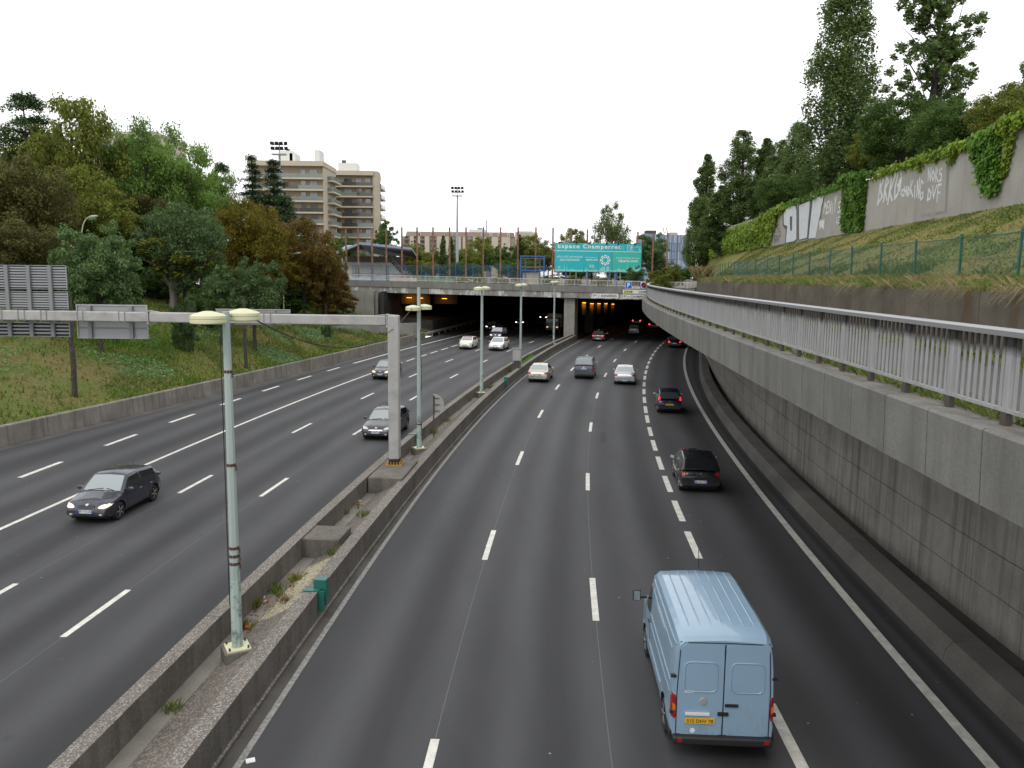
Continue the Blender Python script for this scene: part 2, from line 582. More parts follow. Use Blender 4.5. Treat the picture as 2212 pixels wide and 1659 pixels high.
M['bridge_panel'] = concrete('bridge panel', (0.20, 0.195, 0.18), (0.27, 0.262, 0.245), 0.35, (0.13, 0.125, 0.115), streak_w=1.2)
M['bridge_beam'] = concrete('flaking bridge beam', (0.24, 0.235, 0.22), (0.34, 0.335, 0.32), 0.6, (0.07, 0.065, 0.06), streak_w=2.0, white=0.9, ss=(0.55, 0.68))
M['pier'] = concrete('pier concrete', (0.26, 0.25, 0.225), (0.36, 0.345, 0.315), 0.4, (0.15, 0.14, 0.125), streak_w=0.9)
M['tunnel'] = concrete('dark tunnel concrete', (0.035, 0.033, 0.03), (0.07, 0.066, 0.06), 0.4, (0.02, 0.02, 0.02))  # dark tone shared by tunnel, ramp slab and wall core
M['rail'] = soot_metal('sooty railing steel', (0.35, 0.352, 0.355), 7.93)
M['handrail'] = plain('handrail steel', (0.34, 0.34, 0.35), 0.4, 0.55)
M['footing'] = plain('rusty foot', (0.07, 0.058, 0.048), 0.85)
M['bridge_rail'] = rustmat('bridge rail paint', (0.3, 0.27, 0.22), (0.5, 0.48, 0.42), (0.62, 0.6, 0.54), 2.0)
M['rust'] = rustmat('rusty steel', (0.11, 0.05, 0.03), (0.2, 0.1, 0.06), (0.3, 0.21, 0.16), 0.8)
M['blue'] = plain('blue paint', (0.03, 0.11, 0.34), 0.5)
M['mast'] = plain('grey mast paint', (0.3, 0.34, 0.38), 0.5)
M['black'] = plain('black', (0.012, 0.012, 0.013), 0.6)
M['lamp_green'] = rustmat('pale green lamp paint', (0.27, 0.325, 0.30), (0.33, 0.39, 0.365), (0.37, 0.43, 0.405), 0.5)
M['lamp_peel'] = rustmat('peeling pale green paint', (0.09, 0.095, 0.085), (0.34, 0.42, 0.38), (0.38, 0.455, 0.42), 3.5)
M['lamp_head'] = plain('cream lamp shell', (0.58, 0.575, 0.37), 0.5)
M['kerb'] = concrete('dark kerb concrete', (0.095, 0.09, 0.082), (0.17, 0.162, 0.148), 0.0, sc=0.35)
M['lamp_glass'] = plain('lamp glass', (0.2, 0.2, 0.17), 0.2)
M['band'] = plain('brown tape', (0.075, 0.035, 0.028), 0.6)
M['steel'] = rustmat('galvanised steel', (0.27, 0.265, 0.25), (0.36, 0.355, 0.34), (0.42, 0.415, 0.40), 1.6)
M['alu'] = plain('aluminium sign back', (0.30, 0.31, 0.32), 0.45, 0.3)
M['alu_dark'] = plain('sign back in grey paint', (0.21, 0.21, 0.22), 0.6)
M['green_box'] = plain('teal plastic', (0.018, 0.13, 0.105), 0.4)
M['fence_green'] = plain('green fence paint', (0.02, 0.105, 0.085), 0.55)
M['bark'] = rustmat('bark', (0.025, 0.02, 0.016), (0.05, 0.042, 0.034), (0.09, 0.08, 0.068), 5.0)
M['pale_bark'] = rustmat('pale bark', (0.12, 0.105, 0.085), (0.18, 0.16, 0.135), (0.24, 0.22, 0.19), 5.0)
M['teal'] = plain('turquoise panel', (0.022, 0.48, 0.52), 0.45)
M['teal_green'] = plain('green panel', (0.05, 0.54, 0.45), 0.45)
M['teal_pale'] = plain('pale turquoise print', (0.26, 0.66, 0.64), 0.5)
M['white'] = plain('white print', (0.8, 0.8, 0.79), 0.5)
M['offwhite'] = plain('white sign face', (0.74, 0.74, 0.71), 0.5)
M['ink'] = plain('dark lettering', (0.03, 0.03, 0.035), 0.6)
M['sign_blue'] = plain('sign blue', (0.012, 0.13, 0.58), 0.45)
M['sign_yellow'] = plain('sign yellow', (0.72, 0.66, 0.25), 0.5)
M['sign_red'] = plain('sign red', (0.45, 0.03, 0.03), 0.5)
M['silver_spray'] = rustmat('silver spray paint', (0.5, 0.52, 0.55), (0.58, 0.6, 0.63), (0.64, 0.66, 0.7), 2.0)
M['white_spray'] = rustmat('white spray paint', (0.48, 0.485, 0.49), (0.6, 0.61, 0.625), (0.68, 0.69, 0.71), 1.2)
M['black_spray'] = plain('black spray paint', (0.06, 0.06, 0.065), 0.7)
# foliage
LEAF = {
 'dark':   leafmat('dark green leaves', (0.024, 0.043, 0.014), (0.046, 0.08, 0.024), (0.088, 0.13, 0.045)),
 'blue':   leafmat('blue green leaves', (0.03, 0.052, 0.026), (0.058, 0.095, 0.045), (0.115, 0.155, 0.085)),
 'poplar': leafmat('poplar leaves', (0.03, 0.05, 0.02), (0.062, 0.095, 0.036), (0.15, 0.185, 0.095)),
 'light':  leafmat('light green leaves', (0.05, 0.09, 0.024), (0.09, 0.15, 0.04), (0.15, 0.215, 0.075), 0.4),
 'olive':  leafmat('olive leaves', (0.042, 0.05, 0.012), (0.085, 0.098, 0.022), (0.145, 0.155, 0.04)),
 'plane':  leafmat('yellow green leaves', (0.05, 0.062, 0.016), (0.1, 0.115, 0.026), (0.17, 0.175, 0.05)),
 'brown':  leafmat('reddish brown leaves', (0.030, 0.030, 0.012), (0.062, 0.060, 0.024), (0.125, 0.112, 0.05)),
 'rust':   leafmat('rust leaves', (0.045, 0.028, 0.01), (0.092, 0.057, 0.018), (0.14, 0.098, 0.032)),
 'mustard':leafmat('mustard leaves', (0.045, 0.042, 0.01), (0.1, 0.08, 0.014), (0.15, 0.12, 0.024)),
 'conifer':leafmat('conifer needles', (0.02, 0.038, 0.02), (0.036, 0.064, 0.032), (0.065, 0.1, 0.05), 0.15),
 'birch':  leafmat('birch leaves', (0.035, 0.052, 0.022), (0.075, 0.098, 0.045), (0.15, 0.16, 0.09)),
 'ivy':    leafmat('ivy leaves', (0.03, 0.068, 0.014), (0.06, 0.13, 0.022), (0.13, 0.2, 0.04)),
 'ivy_y':  leafmat('yellowing creeper', (0.05, 0.085, 0.014), (0.105, 0.16, 0.022), (0.19, 0.23, 0.045)),
 'grass':  leafmat('grass blades', (0.05, 0.07, 0.024), (0.084, 0.108, 0.036), (0.14, 0.15, 0.065), 0.35),
 'lush':   leafmat('lush grass', (0.04, 0.09, 0.010), (0.066, 0.15, 0.015), (0.105, 0.19, 0.026), 0.35),
 'cover':  leafmat('blue green ground cover', (0.045, 0.085, 0.04), (0.085, 0.145, 0.075), (0.15, 0.215, 0.13)),
 'dry':    leafmat('dry grass', (0.085, 0.066, 0.042), (0.14, 0.112, 0.075), (0.21, 0.172, 0.12), 0.3),
 'dead':   leafmat('dead leaves', (0.07, 0.032, 0.015), (0.15, 0.07, 0.03), (0.23, 0.13, 0.06)),
}
M['bank'] = soil('bank soil and turf', [(0.3, (0.18, 0.135, 0.07)), (0.44, (0.155, 0.14, 0.055)), (0.56, (0.12, 0.145, 0.04)), (0.75, (0.085, 0.12, 0.032))], 0.22, 5.0)
M['mown'] = soil('mown slope', [(0.3, (0.25, 0.195, 0.08)), (0.45, (0.21, 0.195, 0.065)), (0.6, (0.16, 0.18, 0.045)), (0.75, (0.13, 0.165, 0.04))], 0.45, 7.0)
M['ground'] = soil('town ground', [(0.3, (0.14, 0.13, 0.11)), (0.7, (0.2, 0.19, 0.165))], 0.1, 3.0)

# ================================================================== plan curves
C_RE = Crv([(641,1451),(756.7,1281.4),(821,1188.8),(904.6,1075.6),(1072.8,867.3),(1138.7,809.7),(1174.9,781.7),(1228.9,749.6)], 0, 2)
C_L1 = Crv([(935,1610),(1057,1178),(1122,995),(1166,897),(1202,838),(1234.6,798.6),(1266.4,769.5),(1296,748.2),(1324.9,730.8)], 0, 3)
C_L2 = Crv([(1320,1650),(1285,1292),(1269,1049),(1275,931),(1288,860),(1305.6,814.4),(1325.7,782.3),(1347.5,758.2),(1371.1,739.6)], 0, 3)
C_L3 = Crv([(1705,1600),(1496,1176),(1464,1103),(1441,1045),(1426,1000),(1413,962),(1404,932),(1399,905),(1391.1,830),(1395.1,804.1),(1401.4,783.8),(1409.4,767.5),(1419.7,753.7),(1430.7,742.2)], 0, 3)
C_RR = Crv([(2145,1659),(1890,1370),(1700,1130),(1570,970),(1510,880),(1485,815),(1478,785),(1485,750)], 0, 3)
C_LA = Crv([(73,1018),(250,955),(385,908),(493,871),(578,842),(660,815),(718,797),(761,785),(840.8,764),(870.4,755.7),(938.5,738.3),(1030,715.8)], 0, 3)
C_LB = Crv([(0,1143),(165,1068),(320,1003),(426.7,956.9),(498.7,924.7),(640,869),(802,805.9),(888.2,776.6),(940.6,760.1),(985.5,746.4),(1049.3,727.9)], 0, 3)
C_LC = Crv([(27,1265),(423,1045),(646.6,928),(789.4,857.9),(889.7,811.6),(969.3,779.3),(1032.5,756.2)], 0, 2)
C_LD = Crv([(240,1300),(592,1053),(770.8,934.5),(888.9,863),(974.3,815.8),(1040,782.9),(1096.7,758.7),(1160,734.8)], 0, 2)
C_LX = Crv([(0,960),(200,918),(400,872),(600,818),(717,786),(841,752.9),(972,717.7)], 0, 2)
C_ML = Crv([(102,1659),(291,1463),(422.6,1339),(524.6,1256.6),(670,1140),(838,977),(1007,844.3),(1037.5,822.9),(1107.4,780.9),(1146.9,757),(1228.9,724.1)], 0.9, 2)
C_MR = Crv([(556,1451),(682,1281),(764.4,1178.5),(841.6,1080.7),(882.8,1037),(1042.4,870.4),(1147.7,778.4),(1171.6,762),(1228.9,732.3)], 0.8, 2)
C_KB = Crv([(2212,1607),(1809.4,1192.7),(1721.4,1104.6),(1641,1012.8),(1579.8,943.9),(1530,860),(1510,800)], 0, 3)
C_W = Crv([(2212,1426),(1916.6,1192.7),(1748,1051),(1633,924.8),(1549,829),(1518.6,771.6)], 0, 3)
C_F = Crv([(2212,955),(2031,894),(1825,817.6),(1664,760),(1530,710),(1442,678),(1404,657),(1390,637.7)], 7.05, 3)
C_GW = Crv([(2212,440),(2075,469.6),(1869.8,499),(1648,536)], 12.0, 2)
C_LX.y1 = 126
C_R = Off(C_F, 0.42)            # railing line on the ramp
C_UW = Off(C_F, 5.25)           # upper wall
C_FE = Off(C_F, 7.6)            # green fence
TMP = [(k, round(v.res, 2), round(v.y0, 1), round(v.y1, 1), [round(v(y), 1) for y in (0, 10, 20, 40, 60, 80, 100, 118)]) for k, v in list(globals().items()) if isinstance(v, Crv)]
for t_ in TMP: print('CRV', t_)

def fr(a, b, s):
    n = max(1, int(round((b - a) / s)))
    return [a + (b - a) * i / n for i in range(n + 1)]

# ================================================================== roads
def road_sheet(name, curves, ys, z, label=None):
    """a carriageway as one sheet; the UV counts lanes across and metres along"""
    nx = len(curves); vs, fs, uvs = [], [], []
    for y in ys:
        for k, c in enumerate(curves):
            vs.append((c(y), y, z)); uvs.append((k, y))
    for i in range(len(ys) - 1):
        for k in range(nx - 1):
            fs.append((i * nx + k, i * nx + k + 1, (i + 1) * nx + k + 1, (i + 1) * nx + k))
    me = bpy.data.meshes.new(name)
    me.from_pydata(vs, [], fs)
    ul = me.uv_layers.new(name='UVMap')
    for lp in me.loops:
        ul.data[lp.index].uv = uvs[lp.vertex_index]
    me.materials.append(M['asphalt'])
    o = link(name, me)
    return tag(o, label, kind='structure')

YS = fr(-12, 330, 3)
road_r = road_sheet('road', [Off(C_RE, -1.0), C_RE, C_L1, C_L2, C_L3, C_RR, C_KB, Off(C_KB, 1.4)], YS, 0.0, 'dark asphalt carriageway with four lanes leading to the tunnel')
road_l = road_sheet('road', [Off(C_LX, -0.6), C_LX, C_LA, C_LB, C_LC, C_LD, C_ML, Off(C_ML, 0.3)], YS, 0.0, 'dark asphalt carriageway with oncoming traffic')

def dash(c, yc, L, w, parent, name='lane_dash'):
    mb = MB()
    t, n = c.tn(yc)
    ys = [yc - L / 2 * t.y, yc, yc + L / 2 * t.y]
    vs, fs = [], []
    for y in ys:
        p = Vector((c(y), y, 0)); q = c.tn(y)[1]
        vs += [p - q * w / 2 + Vector((0, 0, .005)), p + q * w / 2 + Vector((0, 0, .005))]
    fs = [(0, 1, 3, 2), (2, 3, 5, 4)]
    mb.add(vs, fs)
    return mb.build(name, M['mark'], parent)

def line(c, y0, y1, w, parent, name='edge_line', z=0.005, mat='mark'):
    vs, fs = [], []
    ys = fr(y0, y1, 2.0)
    for y in ys:
        q = c.tn(y)[1]; p = Vector((c(y), y, z))
        vs += [p - q * w / 2, p + q * w / 2]
    for i in range(len(ys) - 1): fs.append((2 * i, 2 * i + 1, 2 * i + 3, 2 * i + 2))
    mb = MB(); mb.add(vs, fs)
    return mb.build(name, M[mat], parent)

def dashes_px(c, pts, L, w, parent):
    for p in pts: dash(c, gz(p[0], p[1]).y, L, w, parent)

def dashes_step(c, y0, y1, step, L, w, parent):
    y = y0
    while y <= y1:
        dash(c, y, L, w, parent); y += step

m_, n_, l_, b_ = new_mat('worn edge paint')
l_.new(ramp(n_, l_, noise(n_, l_, pos(n_), 9.0, 5, .8), [(.35, (.12, .118, .11)), (.62, (.36, .355, .335))]), b_.inputs['Base Color'])
M['worn_mark'] = m_
y1 = gz(1057, 1178).y
dashes_step(C_L1, y1 - 13 + 0.2, 190, 12.9, 3.0, 0.17, road_r)
dashes_step(C_L2, gz(1285, 1292).y, 190, 12.9, 3.0, 0.17, road_r)
for p in [(1705,1600),(1496,1176),(1464,1103),(1441,1045),(1426,1000),(1413,962),(1404,932),(1399,905)]:
    dash(C_L3, gz(*p).y, 2.75, 0.23, road_r)
dashes_step(C_L3, gz(1391.1, 830).y - 13.05, 150, 4.35, 2.9, 0.23, road_r)
line(C_RR, -5, 180, 0.24, road_r)
line(C_RE, -5, 180, 0.13, road_r, mat='worn_mark')
y = gz(73, 1018).y
dashes_step(C_LA, y - 6.5 * 3, gz(718, 797).y + 1, 6.62, 3.0, 0.24, road_l)
line(C_LA, gz(761, 785).y, 190, 0.24, road_l)
line(C_LB, -5, gz(802, 805.9).y, 0.18, road_l)
dashes_step(C_LB, gz(802, 805.9).y + 3.2, 190, 4.35, 2.9, 0.2, road_l)
dashes_step(C_LC, gz(423, 1045).y - 12.7, 190, 12.7, 3.0, 0.17, road_l)
dashes_step(C_LD, gz(592, 1053).y - 12.6, 190, 12.7, 3.0, 0.17, road_l)
# thin worn joints between the asphalt strips
for c in (C_L1, C_L2): line(c, -5, 70, 0.018, road_r, 'joint_line', 0.003, 'seam')
for c in (C_LC, C_LD): line(c, -5, 70, 0.018, road_l, 'joint_line', 0.003, 'seam')
# gritty strip and pale kerb line along the median
strip = MB()
vs, fs = [], []
ys = fr(-12, 115, 2)
for y in ys:
    a, b = C_MR(y), C_RE(y)
    vs += [(a - .05, y, .004), (a + (b - a) * 0.8, y, .004)]
for i in range(len(ys) - 1): fs.append((2 * i, 2 * i + 1, 2 * i + 3, 2 * i + 2))
strip.add(vs, fs)
tag(strip.build('gutter', M['dirt_strip']), 'gritty strip between median barrier and worn white edge line', kind='structure')
gut = MB()
vs, fs = [], []
ys = fr(-12, 122, 2)
for y in ys:
    vs += [(C_LX(y) - .1, y, .004), (C_LX(y) + 0.75, y, .004)]
for i in range(len(ys) - 1): fs.append((2 * i, 2 * i + 1, 2 * i + 3, 2 * i + 2))
gut.add(vs, fs)
tag(gut.build('gutter', M['dirt_strip']), 'gritty strip along the barrier below the grass bank', kind='structure')

# ================================================================== barriers in blocks
def blocks(root, name, c, y0, y1, step, sec, mats, mi=None, gap=0.018):
    y = y0
    while y < y1 - 0.1:
        t = c.tn(y)[0]
        e = min(y + step * t.y, y1)
        mb = MB(); mb.sweep(sec, c, fr(y + gap / 2, e - gap / 2, 1.6))
        o = mb.build(name, mats, root)
        if mi:
            n = len(sec); me = o.data
            for p in me.polygons:
                if p.normal.z > 0.7: p.material_index = 1
        y = e

lb = empty('concrete_barrier', (C_LX(60), 60, 0), 0, 'long low concrete barrier of joined blocks below the green grass bank', 'barrier')
blocks(lb, 'barrier_block', C_LX, 8, 112, 4.0, [(0.0, 0.0), (-0.06, 0.95), (-0.10, 1.0), (-0.34, 1.0), (-0.40, 0.0)], [M['barrier'], M['barrier']])
gr = MB()                                        # crash rail carrying on into the tunnel
gr.sweep([(-.15, .45), (-.08, .55), (-.15, .65), (-.08, .78), (-.2, .85), (-.2, .45)], C_LX, fr(112.3, 150, 3))
for yy in fr(113, 149, 4): gr.box(C_LX.at(yy, -.28, .4), (.12, .1, .8))
g = gr.build('crash_rail', M['steel']); tag(g, 'grey steel crash rail continuing the low barrier into the tunnel mouth', 'crash rail')

ml = empty('median_barrier', (C_ML(40), 40, 0), 0, 'concrete median wall with pebbled top beside the oncoming lanes', 'barrier')
blocks(ml, 'barrier_block', C_ML, -6, 112, 6.0, [(0.0, 0.0), (0.0, 0.9), (0.34, 0.9), (0.36, 0.0)], [M['median_face'], M['aggregate']], True)
mr = empty('median_barrier', (C_MR(40), 40, 0), 0, 'concrete median wall with pebbled top beside the white edge line and departing lanes', 'barrier')
blocks(mr, 'barrier_block', C_MR, -6, 112, 6.0, [(0.0, 0.12), (0.0, 0.8), (-0.36, 0.8), (-0.38, 0.0), (0.05, 0.0), (0.05, 0.10)], [M['median_face'], M['aggregate']], True)

# median fill: a cement gutter beside the left wall and a pebble slope up to the right wall
med = MB(); vs, fs = [], []
ys = fr(-8, 112, 1.5)
for y in ys:
    a, b = C_ML(y) + 0.3, C_MR(y) - 0.3
    b = max(b, a + 0.3); g0 = a + min(0.42, (b - a) * 0.3)
    vs += [(a, y, .28), (g0, y, .26), (g0 + (b - g0) * .35, y, .40), (b, y, .76)]
for i in range(len(ys) - 1):
    for k in range(3): fs.append((4 * i + k, 4 * i + k + 1, 4 * i + k + 5, 4 * i + k + 4))
med.add(vs, fs); med.m = [1 if i % 3 == 0 else 0 for i in range(len(fs))]
tag(med.build('median_ground', [M['paving'], M['gutter']], smooth=True, angle=15), 'pebbled strip sloping between the two median walls', kind='structure')

def median_at(px, py, z=0.5):
    return gz(px, py, z)
def med_z(x, y):
    a, b = C_ML(y) + 0.3, C_MR(y) - 0.3
    g0 = a + min(0.42, (b - a) * 0.3)
    if x < g0: return 0.27
    u = (x - g0) / max(0.05, b - g0)
    return 0.26 + (0.14 * u / .35 if u < .35 else .14 + .36 * (u - .35) / .65)

# right kerb: a low wide concrete step in front of the retaining wall
rk = empty('kerb_barrier', (C_KB(40), 40, 0), 0, 'low dark concrete kerb barrier curving along the right-hand retaining wall foot', 'barrier')
rk['label'] = 'low wide concrete kerb barrier at the foot of the curved retaining wall'
blocks(rk, 'kerb_block', C_KB, 2, 118, 8.0, [(0.0, 0.0), (0.06, 0.30), (0.22, 0.48), (0.85, 0.52), (0.9, 0.0)], [M['kerb'], M['kerb']])
gut2 = MB(); vs, fs = [], []
for y in fr(-12, 330, 3): vs += [(C_KB(y) + .7, y, .012), (C_W(y) + .3, y, .012)]
for i in range(len(vs) // 2 - 1): fs.append((2 * i, 2 * i + 1, 2 * i + 3, 2 * i + 2))
gut2.add(vs, fs)
tag(gut2.build('gutter', M['dirt_strip']), 'dark gutter between kerb barrier and retaining wall', kind='structure')

# ================================================================== lower retaining wall, cast in lifts
rw = empty('retaining_wall', (C_W(40), 40, 0), 0, 'tall concrete retaining wall with dark streaks under the overhanging ramp', 'wall')
back = MB(); back.sweep([(0.05, 0), (0.05, 6.3), (0.5, 6.3), (0.5, 0)], C_W, fr(-10, 118, 3)); back.build('wall_core', M['tunnel'], rw)
y = 0.0; k = 0
while y < 100:
    t = C_W.tn(y)[0]; e = y + 2.6 * t.y
    for r in range(6):
        mb = MB(); z0, z1 = r * 1.04 + .012, (r + 1) * 1.04 - .012
        mb.sweep([(0, z0), (0, z1), (.1, z1), (.1, z0)], C_W, [y + .01, (y + e) / 2, e - .01])
        mb.build('wall_panel', M['wall'], rw)
    y = e

# ================================================================== overhanging ramp with fascia panels
rp = empty('elevated_ramp', (C_F(40), 40, 6), 0, 'curved concrete ramp overhanging the outer lane with panelled fascia', 'ramp')
slab = MB()
slab.sweep([(0.16, 6.2), (0.16, 6.9), (0.5, 6.93), (5.25, 6.95), (6.0, 6.95), (6.4, 5.6), (2.5, 5.75)], C_F, fr(-10, 112, 2))
so = slab.build('ramp_slab', [M['tunnel'], M['ramp_asphalt']], rp)
for p in so.data.polygons:
    if p.normal.z > 0.7: p.material_index = 1
le = MB(); le.sweep([(0.17, 6.9), (0.17, 7.045), (0.62, 7.02), (0.62, 6.9)], C_F, fr(-8, 112, 1.5))
le.build('ramp_ledge', M['ledge'], rp)
Y_POST0 = gz(2150, 915, 7.05).y
post_y = []
y = Y_POST0 - 1.42 * 5
while y < 108:
    post_y.append(y); y += 1.42 * C_F.tn(y)[0].y
for i in range(len(post_y) - 1):
    a, b = post_y[i] - .35, post_y[i + 1] - .35
    mb = MB(); mb.sweep([(0.0, 6.15), (-0.03, 7.03), (0.0, 7.06), (0.165, 7.05), (0.165, 6.15)], C_F, [a + .012, (a + b) / 2, b - .012])
    mb.build('fascia_panel', M['fascia'], rp)

# railing on the ledge
rl = empty('ramp_railing', (C_R(30), 30, 7.05), 0, 'grey steel railing with sooty upright bars on the curved ramp edge', 'railing')
hr = MB(); hr.sweep([(-.085, 8.1), (-.085, 8.165), (-.06, 8.19), (.06, 8.19), (.085, 8.165), (.085, 8.1)], C_R, fr(-6, 108, 0.7))
hr.build('handrail', M['handrail'], rl, smooth=True)
lr = MB(); lr.sweep([(-.025, 7.19), (-.025, 7.235), (.025, 7.235), (.025, 7.19)], C_R, fr(-6, 108, 0.8))
lr.build('bottom_rail', M['rail'], rl)
def unit_box(name, size, mat, z0=0.0):
    mb = MB(); mb.box((0, 0, z0 + size[2] / 2), size); return mb.mesh(name, mat)
me_post = unit_box('post', (0.05, 0.13, 0.92), M['rail'])
me_foot = unit_box('post_foot', (0.075, 0.125, 0.15), M['footing'])
me_bal = unit_box('baluster', (0.014, 0.062, 0.87), M['rail'])
def place(name, me, p, rz, parent):
    o = link(name, me, parent)
    q = Vector((0, 0, 0)); r = parent
    while r is not None: q += Vector(r.location); r = r.parent
    o.location = Vector(p) - q; o.rotation_euler = (0, 0, rz)
    return o
bal_n = 0; far_b = MB()
for i, y in enumerate(post_y):
    t = C_R.tn(y)[0]; rz = -math.atan2(t.x, t.y)
    if y < 4: continue
    place('post', me_post, C_R.at(y, 0, 7.19), rz, rl)
    place('post_foot', me_foot, C_R.at(y, 0, 7.035), rz, rl)
    if i + 1 < len(post_y):
        for k in range(1, 9):
            yy = y + (post_y[i + 1] - y) * k / 9
            if bal_n < 290:
                place('baluster', me_bal, C_R.at(yy, 0, 7.235), rz, rl); bal_n += 1
            else:
                far_b.box(C_R.at(yy, 0, 7.235 + .435), (.014, .062, .87), rz)
tag(far_b.build('distant_balusters', M['rail'], rl), kind='stuff')

# ================================================================== upper wall, fence, slope, graffiti wall
uw = empty('upper_retaining_wall', (C_UW(40), 40, 7), 0, 'brown stained retaining wall with dry grass hanging over its top', 'wall')
y = 2.0
while y < 86:
    t = C_UW.tn(y)[0]; e = min(86, y + 6.0 * t.y)
    mb = MB(); mb.sweep([(0, 6.6), (0, 8.5), (.3, 8.5), (.3, 6.6)], C_UW, fr(y + .012, e - .012, 1.5))
    mb.build('wall_segment', M['brown_wall'], uw); y = e

def slope_z(x, y):
    a, b = C_FE(y), C_GW(y)
    if x <= a: return 8.47 + (x - C_UW(y) - .28) / max(.1, a - C_UW(y) - .28) * 0.2
    u = (x - a) / max(0.5, b - a)
    if u < 1: return 8.67 + 3.38 * (u ** 0.92)
    return 12.05
ter = MB(); vs, fs = [], []
ys = fr(-14, 132, 2)
NS = 22
for y in ys:
    a, f, b = C_UW(y) + .28, C_FE(y), C_GW(y)
    if b < f + 1: b = f + 1
    xs = [a, (a + f) / 2, f] + [f + (b - f) * i / 12 for i in range(1, 13)]
    for x in xs: vs.append((x, y, slope_z(x, y) + .05 * math.sin(x * 2.1 + y) * math.sin(y * .7)))
    nx = len(xs)
for i in range(len(ys) - 1):
    for k in range(nx - 1): fs.append((i * nx + k, i * nx + k + 1, (i + 1) * nx + k + 1, (i + 1) * nx + k))
ter.add(vs, fs)
tag(ter.build('grass_slope', M['mown'], smooth=True), 'mown yellowish grass slope between green fence and graffiti wall', kind='structure')
# ground held up behind the graffiti wall, out to the horizon
up = MB(); vs, fs = [], []
for y in fr(-14, 132, 4): vs += [(C_GW(y) + .2, y, 14.9), (1500, y, 14.9)]
for i in range(len(vs) // 2 - 1): fs.append((2 * i, 2 * i + 1, 2 * i + 3, 2 * i + 2))
up.add(vs, fs)
tag(up.build('ground', M['ground']), 'ground held up behind the graffiti wall', kind='structure')

gw = empty('graffiti_wall', (C_GW(60), 60, 12), 0, 'pale concrete wall covered in silver and white graffiti above the grass slope', 'wall')
joints = sorted([on_curve((1900 + 2205 / 3.1965) * .8534, 500, C_GW).y, on_curve((1900 + 1250 / 3.1965) * .8534, 500, C_GW).y])
stepw = joints[1] - joints[0]
y = joints[0] - 2 * stepw
while y < 128:
    e = y + stepw
    mb = MB(); mb.sweep([(0, 11.0), (0, 15.45), (.3, 15.45), (.3, 11.0)], C_GW, fr(y + .015, e - .015, 2))
    mb.build('wall_panel', M['pale_wall'], gw); y = e

# chain-link fence: posts, rails, woven wire
fe = empty('green_fence', (C_FE(40), 40, 8.6), 0, 'green chain-link fence with slender posts along the top of the brown wall', 'fence')
me_fp = unit_box('fence_post', (.06, .06, 1.75), M['fence_green'])
fx = [2200.8, 2075.4, 1978.2, 1902.5, 1841.2, 1792, 1750, 1714.6, 1684.5, 1657.5, 1634, 1613.5, 1595.8]
fpy = [on_curve(x, 560, C_FE).y for x in fx]
d0 = fpy[1] - fpy[0]
fpy = [fpy[0] - d0 * k for k in (4, 3, 2, 1)] + fpy
while fpy[-1] < 112: fpy.append(fpy[-1] + 3.0)
rng = random.Random(5)
for y in fpy:
    o = place('fence_post', me_fp, (C_FE(y), y, 8.45), 0, fe)
    o.rotation_euler = (rng.uniform(-.02, .02), rng.uniform(-.03, .03), 0)
for zz, nm in ((10.1, 'top_rail'), (9.42, 'middle_wire')):
    mb = MB(); pts = []
    for i in range(len(fpy) - 1):
        for k in range(4):
            yy = fpy[i] + (fpy[i + 1] - fpy[i]) * k / 4
            pts.append((C_FE(yy) - .03, yy, zz - .035 * math.sin(math.pi * k / 4) * rng.uniform(.2, 1.4)))
    mb.tube(pts, .02 if nm == 'top_rail' else .013, 4); mb.build(nm, M['fence_green'], fe)
wire = MB(); sp = .085
y = 4.0
V, Q = [], []
w = .0062
while y < 70:
    for s in (1, -1):
        pa = Vector((C_FE(y), y, 8.6)); yb = y + s * 1.5
        pb = Vector((C_FE(yb), yb, 10.1))
        i = len(V)
        V += [pa + Vector((0, -w, 0)), pa + Vector((0, w, 0)), pb + Vector((0, w, 0)), pb + Vector((0, -w, 0))]
        Q.append((i, i + 1, i + 2, i + 3))
    y += sp
o = link('chain_link', fast_mesh('chain_link', [tuple(v) for v in V], Q, M['fence_green']), fe)
o.location = -Vector(fe.location); tag(o, kind='stuff')

# ================================================================== left bank
def bank_z(x, y):
    s = (C_LX(y) - .38) - x
    k = 0.40 if y < 70 else max(0.24, 0.40 - (y - 70) * 0.005)
    z = 0.72 + k * max(0, s - .2) * (1 - .1 * math.exp(-s)) + .10 * math.sin(x * .8 + y * .35) * min(1, s / 4) + .06 * math.sin(y * 1.1 - x * 1.7) * min(1, s / 4)
    top = 7.2
    if z > top - 1.2: z = top - 1.2 + 1.2 * (1 - math.exp(-(z - top + 1.2) / 1.2))
    return z
bk = MB(); vs, fs = [], []
offs = [0, .3, .8, 1.5, 2.3, 3.2, 4.2, 5.3, 6.5, 7.8, 9.2, 10.7, 12.3, 14, 16, 18, 20.5, 23.5, 27, 32, 40, 55, 80, 130, 250, 600, 1500]
ys = fr(-14, 119, 1.8)
for y in ys:
    for s in offs:
        x = C_LX(y) - .37 - s; vs.append((x, y, bank_z(x, y)))
nx = len(offs)
for i in range(len(ys) - 1):
    for k in range(nx - 1): fs.append((i * nx + k, i * nx + k + 1, (i + 1) * nx + k + 1, (i + 1) * nx + k))
bk.add(vs, fs)
tag(bk.build('grass_bank', M['bank'], smooth=True), 'grassy bank rising behind the low concrete barrier to the trees', kind='structure')

